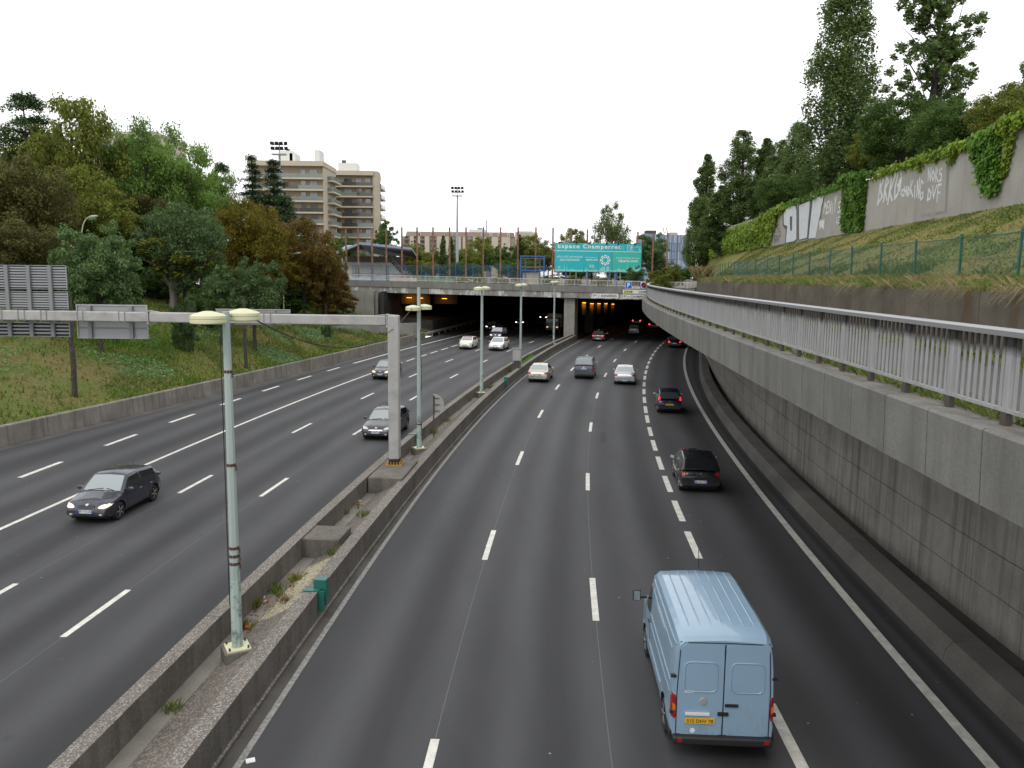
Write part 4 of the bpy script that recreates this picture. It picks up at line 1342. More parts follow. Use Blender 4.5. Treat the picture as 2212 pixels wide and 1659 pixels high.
M['amber'] = plain('amber lens', (0.6, 0.14, 0.01), 0.25)
M['plate_white'] = plain('white number plate', (0.62, 0.64, 0.66), 0.4)
M['plate_yellow'] = plain('yellow number plate', (0.75, 0.42, 0.01), 0.4)
M['plate_blue'] = plain('number plate band', (0.02, 0.10, 0.5), 0.4)

def lerp(a, b, t): return a + (b - a) * t
def interp(tab, s):
    if s <= tab[0][0]: return tab[0][1]
    for (a, va), (b, vb) in zip(tab, tab[1:]):
        if s <= b:
            u = (s - a) / (b - a)
            return va + (vb - va) * u
    return tab[-1][1]

# z values for a car 1.45 m tall; y measured from the nose as a share of the length
BODY = {
 'hatch': dict(top=[(0, .50), (.012, .60), (.045, .70), (.10, .77), (.20, .85), (.27, .92), (.34, .945), (.60, .965), (.86, .985), (.93, .96), (.985, .86), (1, .70)],
               cab=(.265, .43, .86, .985), wheels=(.19, .82)),
 'mini':  dict(top=[(0, .50), (.015, .63), (.05, .76), (.12, .86), (.20, .93), (.27, .99), (.34, 1.0), (.60, 1.0), (.86, 1.0), (.93, .96), (.985, .82), (1, .65)],
               cab=(.26, .41, .78, .97), wheels=(.18, .83)),
 'sedan': dict(top=[(0, .50), (.01, .60), (.035, .68), (.10, .76), (.20, .83), (.29, .90), (.36, .93), (.60, .95), (.78, .965), (.86, .975), (.95, .965), (.985, .90), (1, .68)],
               cab=(.285, .45, .68, .855), wheels=(.19, .79)),
 'mpv':   dict(top=[(0, .50), (.012, .62), (.04, .76), (.10, .86), (.18, .93), (.23, .98), (.30, .99), (.60, 1.0), (.90, 1.0), (.96, .98), (.99, .92), (1, .75)],
               cab=(.215, .37, .94, .99), wheels=(.18, .80)),
}

def superdisc(nr=3, na=20, p=3.2):
    """rounded-square grid of (u, v) in -1..1"""
    pts = [(0, 0)]; fs = []
    for r in range(1, nr + 1):
        for k in range(na):
            a = 2 * math.pi * k / na; c, s = math.cos(a), math.sin(a)
            q = (abs(c) ** p + abs(s) ** p) ** (-1 / p)
            pts.append((c * q * r / nr, s * q * r / nr))
    for k in range(na): fs.append((0, 1 + k, 1 + (k + 1) % na))
    for r in range(1, nr):
        for k in range(na):
            a, b = 1 + (r - 1) * na + k, 1 + (r - 1) * na + (k + 1) % na
            fs.append((a, a + na, b + na, b))
    rim = [1 + (nr - 1) * na + k for k in range(na)]
    return pts, fs, rim

def patch(bvh, quad, axis, sign, lift, name, mat, parent, p=3.2, skirt=.03, flat=False, nr=3, na=20):
    """a panel that follows the body: quad = 4 corners (a, z) in the plane seen along the axis ('Y' or 'X')"""
    pts, fs, rim = superdisc(nr, na, p)
    V = []
    for u, v in pts:
        s, t = (u + 1) / 2, (v + 1) / 2
        a = lerp(lerp(quad[0][0], quad[1][0], s), lerp(quad[3][0], quad[2][0], s), t)
        z = lerp(lerp(quad[0][1], quad[1][1], s), lerp(quad[3][1], quad[2][1], s), t)
        o = Vector((a, 6 * sign, z)) if axis == 'Y' else Vector((6 * sign, a, z)) if axis == 'X' else Vector((a, z, 6))
        d = Vector((0, -sign, 0)) if axis == 'Y' else Vector((-sign, 0, 0)) if axis == 'X' else Vector((0, 0, -1))
        hit = bvh.ray_cast(o, d)[0]
        V.append([o, d, hit])
    hs = [h for _, _, h in V if h is not None]
    if not hs: return None
    ax = {'Y': 1, 'X': 0, 'Z': 2}[axis]
    mx = max(h[ax] * sign for h in hs); mn = min(h[ax] * sign for h in hs)
    out = []
    for o, d, h in V:
        if h is None:
            h = Vector(o); h[ax] = mn * sign
        if flat: h = Vector(h); h[ax] = mx * sign
        out.append(Vector(h) - d * lift)
    n = len(out); F_ = list(fs)
    for i in rim: out.append(out[i] + V[i][1] * (lift + skirt))
    m = len(rim)
    for k in range(m):
        k2 = (k + 1) % m; F_.append((rim[k], n + k, n + k2, rim[k2]))
    mb = MB(); mb.add(out, F_)
    return mb.build(name, mat, parent, smooth=True, angle=50, local=True)

def wheel_part(root, x, y, r, w, side):
    mb = MB()
    mb.lathe([(r * .66, -w / 2), (r * .9, -w / 2), (r, -w * .36), (r, w * .36), (r * .9, w / 2), (r * .66, w / 2), (r * .66, -w / 2)], (0, 0, 0), 'X', 24)
    wh = mb.build('wheel', M['tyre'], root, smooth=True, local=True); wh.location = (x, y, r)
    q = MB(); o = side * w * .40
    q.lathe([(0, o), (r * .16, o + side * .012), (r * .2, o - side * .03), (r * .60, o - side * .035), (r * .67, o + side * .01), (r * .67, -o * .9), (0, -o * .9)], (0, 0, 0), 'X', 24)
    for k in range(5):
        a = 2 * math.pi * k / 5
        c, s = math.cos(a), math.sin(a)
        q.beam((o - side * .005, c * r * .12, s * r * .12), (o - side * .005, c * r * .62, s * r * .62), r * .2, .03)
    q.build('rim', M['rim'], wh, smooth=True, angle=30, local=True)
    return wh

def plate(root, y, z, sign, text, kind='white', band=True, w=.52, x=0.0, h=.11):
    mb = MB(); mb.box((x, y, z), (w, .016, h))
    pl = mb.build('number_plate', M['plate_' + kind], root, local=True)
    if band:
        mb = MB()
        for s in (-1, 1): mb.box((x + s * (w / 2 - .022), y + sign * .009, z), (.042, .008, h - .004))
        mb.build('plate_band', M['plate_blue'], pl, local=True)
    if text:
        v, f = text_mesh(text, w - (.12 if band else .05), h * .62, 1.0, 0.01)
        b = MB(); rdir = -sign
        b.add([Vector((x + rdir * -1 * (p[0] - (w - (.12 if band else .05)) / 2) * -1, y + sign * .0135, z + p[1] - h * .31)) for p in v], f)
        b.build('lettering', M['ink'], pl, local=True)
    return pl

def make_car(kind, L, W, Ht, paint, roof=None, head='lens', tail='tail', glass='glass_sky', front_plate='', rear_plate='', pkind='white', r=.31, style={}):
    root = empty('car')
    B = BODY[kind]; kz = Ht / 1.45
    zb = .19
    ys = [0, .008, .025, .05, .09, .14, .19, .235, .27, .31, .36, .43, .50, .57, .64, .71, .78, .82, .86, .90, .94, .97, .99, 1.0]
    def hw(s):
        q = 1.0
        if s < .16: q -= style.get('nose', .20) * ((.16 - s) / .16) ** 2.4
        if s > .88: q -= style.get('rear', .13) * ((s - .88) / .12) ** 2.4
        return W / 2 * q
    sec_n = None; vs = []; fs = []
    for s in ys:
        zt = interp(B['top'], s) * kz; w = hw(s); bz = zb
        if s < .06: bz = zb + .10 * (1 - s / .06) ** 1.5
        if s > .95: bz = zb + .14 * ((s - .95) / .05) ** 1.5
        hh = zt - bz; y = L / 2 - s * L
        cr = .035 if s > .03 and s < .97 else .012
        half = [(0, bz), (w * .80, bz), (w * .945, bz + .05), (w * .985, bz + hh * .26), (w, bz + hh * .50), (w * .992, bz + hh * .68), (w * .972, bz + hh * .83), (w * .93, bz + hh * .945), (w * .85, zt), (w * .45, zt + cr), (0, zt + cr * 1.25)]
        row = half + [(-x, z) for x, z in half[-2:0:-1]]
        sec_n = len(row)
        vs += [(x, y, z) for x, z in row]
    for i in range(len(ys) - 1):
        for k in range(sec_n):
            k2 = (k + 1) % sec_n
            fs.append((i * sec_n + k, i * sec_n + k2, (i + 1) * sec_n + k2, (i + 1) * sec_n + k))
    fs.append(tuple(range(sec_n))); fs.append(tuple((len(ys) - 1) * sec_n + k for k in range(sec_n))[::-1])
    mb = MB(); mb.add(vs, fs)
    # wheel arches cut out of the body
    fy, ry = L / 2 - B['wheels'][0] * L, L / 2 - B['wheels'][1] * L
    me = mb.mesh('body', [paint, M['gap']])
    bo = link('body', me, root)
    cut = MB()
    for y in (fy, ry):
        for s in (-1, 1):
            cut.tube([(s * (W / 2 - .27), y, r + .01), (s * (W / 2 + .2), y, r + .01)], r + .055, 22)
    cm = cut.mesh('cutter', [M['gap']]); co = link('cutter', cm)
    bm_ = bo.modifiers.new('arch', 'BOOLEAN'); bm_.operation = 'DIFFERENCE'; bm_.object = co; bm_.solver = 'EXACT'; bm_.material_mode = 'TRANSFER'
    dg = bpy.context.evaluated_depsgraph_get(); dg.update()
    nm = bpy.data.meshes.new_from_object(bo.evaluated_get(dg))
    bo.modifiers.clear(); old = bo.data; bo.data = nm; nm.name = 'body'
    bpy.data.meshes.remove(old); bpy.data.objects.remove(co); bpy.data.meshes.remove(cm)
    nm.polygons.foreach_set('use_smooth', [True] * len(nm.polygons)); nm.set_sharp_from_angle(angle=rad(32))
    # cabin
    c0, c1, c2, c3 = B['cab']
    zbelt = lambda s: interp(B['top'], min(s, .93)) * kz - .01
    def zroof(s):
        if s <= c1: return lerp(zbelt(c0), Ht - .035, ((s - c0) / (c1 - c0)) ** .9)
        if s <= c2:
            u = (s - c1) / (c2 - c1)
            return Ht - .035 + .035 * math.sin(math.pi * min(1, u * 1.05 + .1)) - (style.get('drop', .05) * u ** 2)
        u = (s - c2) / (c3 - c2)
        return lerp(Ht - .035 - style.get('drop', .05), zbelt(c3) + .0, u ** 1.15)
    mid = c1 + (c2 - c1) * style.get('bp', .42)
    cp = c2 - (c2 - c1) * .12
    st = [c0, lerp(c0, c1, .06), lerp(c0, c1, .35), lerp(c0, c1, .65), lerp(c0, c1, .93), c1, mid - .013, mid + .013, cp, c2, lerp(c2, c3, .08), lerp(c2, c3, .5), lerp(c2, c3, .90), c3]
    if not style.get('three', False): st.sort()
    rows = []
    for s in st:
        zr, zl = zroof(s), zbelt(s)
        wb = hw(min(s, .93)) * .945
        wt = wb - (wb - W / 2 * style.get('tumble', .72)) * max(0, (zr - zl)) / (Ht - .95 * kz)
        y = L / 2 - s * L
        pt = lambda f: (lerp(wb, wt, f * .9), lerp(zl, zr - .04, f))
        if zr - zl < .05:
            zz = max(zr, zl)
            half = [(wb, zl - .03), (wb, zz - .01), (wb * .99, zz), (wb * .95, zz + .004), (wb * .90, zz + .01), (wb * .84, zz + .012), (0, zz + .03)]
        else:
            half = [(wb, zl - .03), pt(.10), pt(.88), (wt, zr - .025), (wt * .95, zr), (wt * .87, zr + .01), (0, zr + .035)]
        rows.append([(x, y, z) for x, z in half])
    panes = {}; frame = MB(); roofm = MB()
    nst = len(st)
    def quad(mbx, i, k, side):
        a, b, c, d = rows[i][k], rows[i][k + 1], rows[i + 1][k + 1], rows[i + 1][k]
        mbx.add([(p[0] * side, p[1], p[2]) for p in (a, b, c, d)], [(0, 1, 2, 3)])
    for i in range(nst - 1):
        s0 = (st[i] + st[i + 1]) / 2
        for k in range(6):
            for side in (1, -1):
                tgt = frame
                if k == 5:
                    if st[1] <= s0 <= st[4]: tgt = panes.setdefault('windscreen', MB())
                    elif st[10] <= s0 <= st[12]: tgt = panes.setdefault('rear_window', MB())
                    elif st[4] < s0 < st[10]: tgt = roofm
                elif k in (3, 4) and st[5] < s0 < st[9]: tgt = roofm if k == 4 else frame
                elif k == 1:
                    key = None
                    if lerp(c0, c1, .3) <= s0 < mid - .013: key = ('side_window', 0, side)
                    elif mid + .013 < s0 < cp: key = ('side_window', 1, side)
                    elif kind in ('mpv', 'hatch', 'mini') and style.get('quarter', True) and cp < s0 < lerp(c2, c3, .05): key = ('side_window', 2, side)
                    if key: tgt = panes.setdefault(key, MB())
                quad(tgt, i, k, side)
    def weld(mbx, name, mats, off=0.0):
        o = mbx.build(name, mats, root, smooth=True, angle=35, local=True)
        b = bmesh.new(); b.from_mesh(o.data); bmesh.ops.remove_doubles(b, verts=b.verts, dist=.0005); bmesh.ops.recalc_face_normals(b, faces=b.faces)
        b.to_mesh(o.data); b.free()
        o.data.polygons.foreach_set('use_smooth', [True] * len(o.data.polygons)); o.data.set_sharp_from_angle(angle=rad(35))
        return o
    weld(frame, 'cabin_frame', paint); weld(roofm, 'roof', roof or paint)
    for k, m_ in panes.items():
        nm_ = k if isinstance(k, str) else k[0]
        g_ = M[glass] if nm_ == 'windscreen' else M[style.get('rear_glass', 'glass')] if nm_ == 'rear_window' else M[style.get('side_glass', 'glass_dark')]
        weld(m_, nm_, g_)
    # surface to fit the fittings on
    b = bmesh.new(); b.from_mesh(nm)
    tmp = bpy.data.meshes.new('tmp'); fb = MB(); fb.v = frame.v + roofm.v; fb.f = frame.f + [tuple(i + len(frame.v) for i in f) for f in roofm.f]
    tmp.from_pydata(fb.v, [], fb.f); b.from_mesh(tmp); bpy.data.meshes.remove(tmp)
    bvh = BVHTree.FromBMesh(b); b.free()
    w = W / 2
    # wheels
    for y in (fy, ry):
        for s in (-1, 1): wheel_part(root, s * (w - .125), y, r, .20, s)
    ub = MB(); ub.rng(-W * .40, W * .40, -L * .43, L * .43, .13, .30); ub.build('underbody', M['gap'], root, local=True)  # dark box added to deepen the shade under the car
    # nose
    zf = lambda z: z * kz
    hl = style.get('headlamp', [(.44, .60), (.86, .63), (.90, .76), (.50, .70)])
    for s in (-1, 1):
        q = [(a * w * s, zf(z)) for a, z in hl]
        if s < 0: q = [q[1], q[0], q[3], q[2]]
        patch(bvh, q, 'Y', 1, .008, 'headlamp', M[head], root, p=2.6)
        patch(bvh, [((.62 * s - .07) * w, zf(.33)), ((.62 * s + .07) * w, zf(.33)), ((.62 * s + .07) * w, zf(.40)), ((.62 * s - .07) * w, zf(.40))], 'Y', 1, .006, 'fog_lamp', M['lens'], root, p=2)
        tl = style.get('taillamp', [(.62, .70), (.93, .72), (.93, .92), (.66, .90)])
        q = [(a * w * s, zf(z)) for a, z in tl]
        if s < 0: q = [q[1], q[0], q[3], q[2]]
        patch(bvh, q, 'Y', -1, .010, 'tail_lamp', M[tail], root, p=3, skirt=.05)
    gq = style.get('grille', (.34, .56, .66)); a = gq[0] * w
    patch(bvh, [(-a, zf(gq[1])), (a, zf(gq[1])), (a * 1.05, zf(gq[2])), (-a * 1.05, zf(gq[2]))], 'Y', 1, .008, 'grille', M['trim'], root, p=5)
    if style.get('chrome_bars'):
        for z in (gq[1] + .035, gq[1] + .075):
            patch(bvh, [(-a * .95, zf(z - .012)), (a * .95, zf(z - .012)), (a * .95, zf(z + .012)), (-a * .95, zf(z + .012))], 'Y', 1, .016, 'grille_bar', M['chrome'], root, p=6)
    iq = style.get('intake', (.60, .26, .37)); a = iq[0] * w
    patch(bvh, [(-a * .9, zf(iq[1])), (a * .9, zf(iq[1])), (a, zf(iq[2])), (-a, zf(iq[2]))], 'Y', 1, .007, 'air_intake', M['trim'], root, p=4)
    patch(bvh, [(-.055, zf(.655)), (.055, zf(.655)), (.055, zf(.72)), (-.055, zf(.72))], 'Y', 1, .02, 'badge', M['chrome'], root, p=2, nr=2, na=14)
    patch(bvh, [(-.05, zf(.80)), (.05, zf(.80)), (.05, zf(.87)), (-.05, zf(.87))], 'Y', -1, .015, 'badge', M['chrome'], root, p=2, nr=2, na=14)
    def ysurf(z, sign, x=0.0):
        h = bvh.ray_cast(Vector((x, 6 * sign, z)), Vector((0, -sign, 0)))[0]
        return h.y if h else L / 2 * sign
    plate(root, ysurf(zf(.46), 1) + .012, zf(.46), 1, front_plate)
    rz_ = style.get('rear_plate_z', .60)
    plate(root, min(ysurf(zf(rz_), -1), ysurf(zf(rz_) + .05, -1), ysurf(zf(rz_) - .05, -1)) - .012, zf(rz_), -1, rear_plate, pkind, pkind == 'white')
    # rear bumper strip and tailgate gap
    patch(bvh, [(-w * .78, zf(.27)), (w * .78, zf(.27)), (w * .84, zf(.36)), (-w * .84, zf(.36))], 'Y', -1, .008, 'bumper_strip', M[style.get('rear_strip', 'trim')], root, p=5)
    for z in style.get('rear_gaps', (.52,)):
        patch(bvh, [(-w * .80, zf(z)), (w * .80, zf(z)), (w * .80, zf(z + .012)), (-w * .80, zf(z + .012))], 'Y', -1, .003, 'tailgate_gap', M['gap'], root, p=8, nr=2)
    # sides: sill, shut lines, handles, mirrors
    for s in (-1, 1):
        patch(bvh, [(ry + r + .12, zb + .015), (fy - r - .12, zb + .015), (fy - r - .12, zb + .10), (ry + r + .12, zb + .10)], 'X', s, .006, 'sill', M['trim'], root, p=8)
        ym = L / 2 - mid * L
        doors = [L / 2 - (c0 + .045) * L, ym, L / 2 - cp * L + .02] if style.get('doors', 4) == 4 else [L / 2 - (c0 + .045) * L, ym - .12]
        for yd in doors:
            if abs(yd - ry) < r: yd = ry + r + .09
            patch(bvh, [(yd - .006, zf(.30)), (yd + .006, zf(.30)), (yd + .006, zf(.93)), (yd - .006, zf(.93))], 'X', s, .003, 'shut_line', M['gap'], root, p=8, nr=2)
        for yd in doors[1:]:
            patch(bvh, [(yd + .06, zf(.79)), (yd + .24, zf(.79)), (yd + .24, zf(.82)), (yd + .06, zf(.82))], 'X', s, .02, 'door_handle', M[style['handle']] if 'handle' in style else paint, root, p=3, nr=2, na=12)
        mbm = MB(); ymir = L / 2 - (c0 + .065) * L
        mbm.lathe([(0, -.07), (.055, -.06), (.082, -.02), (.086, .02), (.07, .05), (0, .055)], (0, 0, 0), 'Y', 14)
        mi = mbm.build('mirror', style.get('mirror', paint), root, smooth=True, local=True); mi.location = (s * (w + .075), ymir, zf(.985)); mi.scale = (1.25, 1, .82)
        mb2 = MB(); mb2.box((-s * .09, 0, -.03), (.10, .05, .03)); mb2.build('mirror_arm', M['trim'], mi, local=True)
        mb3 = MB(); mb3.lathe([(0, -.073), (.07, -.070)], (0, 0, 0), 'Y', 12); mb3.build('mirror_glass', M['lens'], mi, local=True)
    # wipers, aerial
    mb = MB()
    for x0_ in (-.28, .32):
        p0 = rows[1][6]; 
        y0_ = rows[1][6][1]; z0_ = rows[1][6][2]
        y1_ = rows[2][6][1]; z1_ = rows[2][6][2]
        mb.beam((x0_ * 1.6, y0_, z0_ - .012), (x0_ * .2 - .1, lerp(y0_, y1_, .25), lerp(z0_, z1_, .25) + .012), .02, .015)
    mb.build('wiper', M['trim'], root, local=True)
    mb = MB(); ya = L / 2 - (c2 - .03) * L; mb.tube([(0, ya, Ht - .03), (0, ya - .12, Ht + .17)], .008, 5); mb.build('aerial', M['trim'], root, local=True)
    if style.get('rails'):
        mb = MB()
        for s in (-1, 1): mb.beam((s * w * .66, L / 2 - c1 * L - .15, Ht + .02), (s * w * .66, L / 2 - c2 * L + .2, Ht + .005), .04, .04)
        mb.build('roof_rails', M['trim'], root, local=True)
    root['dims'] = (L, W, fy, ry)
    return root

def heading(c0, c1, y, rev=False):
    s = (c0.sl(y) + c1.sl(y)) / 2
    a = -math.atan2(s, 1)
    return a + (math.pi if rev else 0)

def put(root, px, py, local, lanes, rev, z=0.0):
    """stand a vehicle so that one of its points sits at a surveyed point of the road"""
    g_ = gz(px, py, z)
    rz = heading(lanes[0], lanes[1], g_.y, rev)
    R = Matrix.Rotation(rz, 3, 'Z')
    p = g_ - R @ Vector((local[0], local[1], 0))
    root.location = (p.x, p.y, 0.006); root.rotation_euler = (0, 0, rz)
    return root

def wh(root, side, axle):
    L, W, fy, ry = root['dims']
    return (side * (W / 2 - .1), fy if axle == 'f' else ry)

def fin(root, label, group=None, cat='car', name='car'):
    if 'dims' in root: del root['dims']
    root.name = name
    return tag(root, label, cat, group)

P_BLACK = carpaint('black car paint', (.008, .009, .012), .2)
P_NAVY = carpaint('dark grey blue car paint', (.028, .031, .05), .45)
P_WHITE = carpaint('white car paint', (.74, .74, .73), 0)
P_CREAM = carpaint('cream car paint', (.72, .70, .62), 0)
P_RED = plain('red canvas roof', (.22, .02, .025), .7)
P_BLUE = carpaint('dark blue car paint', (.012, .016, .045), .3)
P_SILVER = carpaint('silver car paint', (.42, .44, .46), .6, .3)
P_BEIGE = carpaint('champagne car paint', (.46, .42, .36), .5, .3)
P_GREY = carpaint('grey car paint', (.09, .10, .115), .5, .32)
P_BROWN = carpaint('dark brown car paint', (.06, .052, .046), .4)
P_VAN = carpaint('pale blue van paint', (.25, .37, .49), 0.0, .34)

GO = 'cars driving towards the camera'
AW = 'cars driving away towards the tunnel'
GO = 'cars on the oncoming carriageway'; AW = 'cars on the departing carriageway'
# --- oncoming carriageway
c = make_car('hatch', 3.86, 1.72, 1.43, P_NAVY, head='lens_on', front_plate='BT 714 JR', r=.315,
             style=dict(headlamp=[(.46, .57), (.90, .59), (.96, .735), (.56, .68)], grille=(.36, .575, .675), handle='chrome', intake=(.62, .25, .36)))
put(c, 256.5, 1121.5, wh(c, -1, 'f'), (C_LB, C_LC), True); fin(c, 'dark grey-blue hatchback with lit headlamps near the taped lamp post', GO)
c = make_car('hatch', 3.97, 1.68, 1.46, P_BLACK, head='lens_on', front_plate='BK 784 JE', r=.30, style=dict(grille=(.5, .585, .66)))
put(c, 808, 818, wh(c, 1, 'f'), (C_LB, C_LC), True); fin(c, 'black hatchback with lit headlamps half hidden by the gantry leg, farther one', GO)
c['label'] = 'small black hatchback with orange lit headlamps, half hidden by the gantry leg'
c = make_car('hatch', 4.29, 1.78, 1.43, P_BLACK, head='lens', front_plate='CX 665 DD', r=.325, style=dict(chrome_bars=True, grille=(.46, .53, .66), nose=.24))
put(c, 877.5, 927.5, wh(c, -1, 'r'), (C_LD, C_ML), True); fin(c, 'black hatchback with chrome grille bars in the lane beside the median', GO)
c = make_car('mini', 3.55, 1.63, 1.49, P_CREAM, roof=P_RED, front_plate='CE 500 VA', r=.29, style=dict(headlamp=[(.56, .62), (.86, .62), (.86, .80), (.58, .80)], grille=(.3, .60, .63), intake=(.66, .27, .37), doors=2, nose=.3))
put(c, 1019.4, 754.6, wh(c, -1, 'f'), (C_LB, C_LC), True); fin(c, 'small cream car with a red fabric roof', GO)
c = make_car('hatch', 4.30, 1.80, 1.47, P_WHITE, front_plate='BD 918 WK', r=.325, style=dict(intake=(.74, .27, .43), grille=(.3, .60, .64), headlamp=[(.5, .60), (.88, .62), (.92, .75), (.6, .69)], nose=.26))
put(c, 1086.8, 757.4, wh(c, -1, 'f'), (C_LC, C_LD), True); fin(c, 'white hatchback with a wide black air intake', GO)
c = make_car('mpv', 4.1, 1.78, 1.8, P_BLUE, head='lens_on', front_plate='AV 302 CE', r=.31, style=dict(tumble=.78, grille=(.5, .57, .66)))
put(c, 1060, 736, wh(c, 1, 'f'), (C_LC, C_LD), True); fin(c, 'dark blue people carrier following right behind the white hatchback', GO)
far_on = make_car('hatch', 4.0, 1.72, 1.47, P_GREY, head='lens_far', front_plate='', r=.30)
for k, (px, py, lab) in enumerate([(1064, 706, 'car with bright headlamps in the tunnel above the dark blue people carrier'), (1127, 696.5, 'car with two bright headlamps inside the tunnel left of the fourth lamp post'),
                                   (1178, 685.5, 'car with bright headlamps deepest in the tunnel by the tunnel-side lamp post')]):
    o = far_on if k == 0 else copy_tree(far_on)
    g_ = gz(px, py, .66)
    o.location = (g_.x, g_.y + 2.0, .006); o.rotation_euler = (0, 0, heading(C_LC, C_LD, g_.y, True))
    tag(o, lab, 'car', GO)
    if k: o.name = 'car'
if 'dims' in far_on: 
    for o in bpy.data.objects:
        if 'dims' in o and o.name.startswith('car'): del o['dims']

# --- departing carriageway
c = make_car('sedan', 4.65, 1.78, 1.41, P_BEIGE, rear_plate='BR 136 KM', r=.315, style=dict(rear_glass='glass_sky', rear_strip='chrome', taillamp=[(.58, .74), (.95, .72), (.95, .89), (.66, .90)], rear_plate_z=.68, tumble=.70))
put(c, 1143.8, 823, wh(c, -1, 'r'), (C_RE, C_L1), False); fin(c, 'champagne beige saloon in the lane beside the median', AW)
c = make_car('mpv', 4.12, 1.72, 1.80, P_GREY, rear_plate='AJ 178 LF', r=.30, style=dict(rear_glass='glass', tumble=.80, taillamp=[(.80, .62), (.97, .62), (.97, .78), (.84, .78)], rear_plate_z=.74, drop=.02, rear=.08))
put(c, 1243.2, 816.4, wh(c, -1, 'r'), (C_L1, C_L2), False); fin(c, 'tall grey people carrier between the beige and the silver saloons', AW)
c = make_car('sedan', 4.55, 1.81, 1.44, P_SILVER, rear_plate='BZ 205 LA', r=.315, style=dict(rear_glass='glass_sky', taillamp=[(.60, .76), (.95, .72), (.95, .88), (.68, .92)], rear_plate_z=.38, rear_strip='trim', mirror=M['trim']))
put(c, 1328.3, 828.2, wh(c, -1, 'r'), (C_L2, C_L3), False); fin(c, 'silver saloon with dark mirrors beside the dense lane dashes', AW)
c = make_car('hatch', 3.8, 1.64, 1.43, P_BLUE, rear_plate='759 DRF 93', pkind='yellow', tail='tail_on', r=.29, style=dict(taillamp=[(.76, .88), (.92, .88), (.84, 1.12), (.70, 1.14)], doors=2, rear_plate_z=.62, rear_glass='glass', tumble=.76))
put(c, 1420.8, 890, wh(c, -1, 'r'), (C_L3, C_RR), False); fin(c, 'dark blue hatchback with a yellow number plate and lit tail lamps', AW)
c = make_car('hatch', 3.75, 1.68, 1.47, P_BLACK, rear_plate='BD 541 VV', tail='tail', r=.30, style=dict(taillamp=[(.68, .78), (.97, .70), (.93, .92), (.72, .96)], rear_plate_z=.50, rear_glass='glass_dark', tumble=.76, rear=.10, side_glass='glass', handle='chrome'))
put(c, 1469, 1057, wh(c, -1, 'r'), (C_L3, C_RR), False); fin(c, 'black hatchback with a white and blue number plate ahead of the blue van', AW)
c = make_car('hatch', 3.95, 1.72, 1.46, P_BROWN, roof=P_BLACK, rear_plate='CA 420 PQ', tail='tail_on', r=.31, style=dict(taillamp=[(.64, .72), (.95, .70), (.95, .84), (.66, .86)], rear_strip='plate_white', rear_plate_z=.42))
put(c, 1281, 736.4, wh(c, -1, 'r'), (C_L1, C_L2), False); fin(c, 'dark brown hatchback with a black roof just before the tunnel mouth', AW)
c = make_car('mpv', 4.3, 1.78, 1.7, P_GREY, rear_plate='AB 642 TN', r=.31, style=dict(rear_glass='glass_sky'))
put(c, 1359, 724, wh(c, -1, 'r'), (C_L2, C_L3), False); fin(c, 'grey people carrier just entering the dark tunnel', AW)
c = make_car('sedan', 4.5, 1.78, 1.42, P_BLACK, rear_plate='', tail='tail_on', r=.31)
put(c, 1444, 750.4, wh(c, -1, 'r'), (C_L3, C_RR), False); fin(c, 'black saloon with lit tail lamps passing under the curved ramp', AW)
far_aw = make_car('hatch', 4.0, 1.74, 1.47, P_GREY, tail='tail_far', r=.30)
for k, (px, py, lab) in enumerate([(1381, 689.5, 'car deep in the tunnel showing two red tail lamps'), (1418, 700, 'car in the tunnel with faint tail lamps beside the ramp fascia')]):
    o = far_aw if k == 0 else copy_tree(far_aw)
    g_ = gz(px, py, 1.1 if k == 0 else .9)
    o.location = (g_.x, g_.y + 2.0, .006); o.rotation_euler = (0, 0, heading(C_L2, C_L3, g_.y))
    tag(o, lab, 'car', AW)
    if k: o.name = 'car'

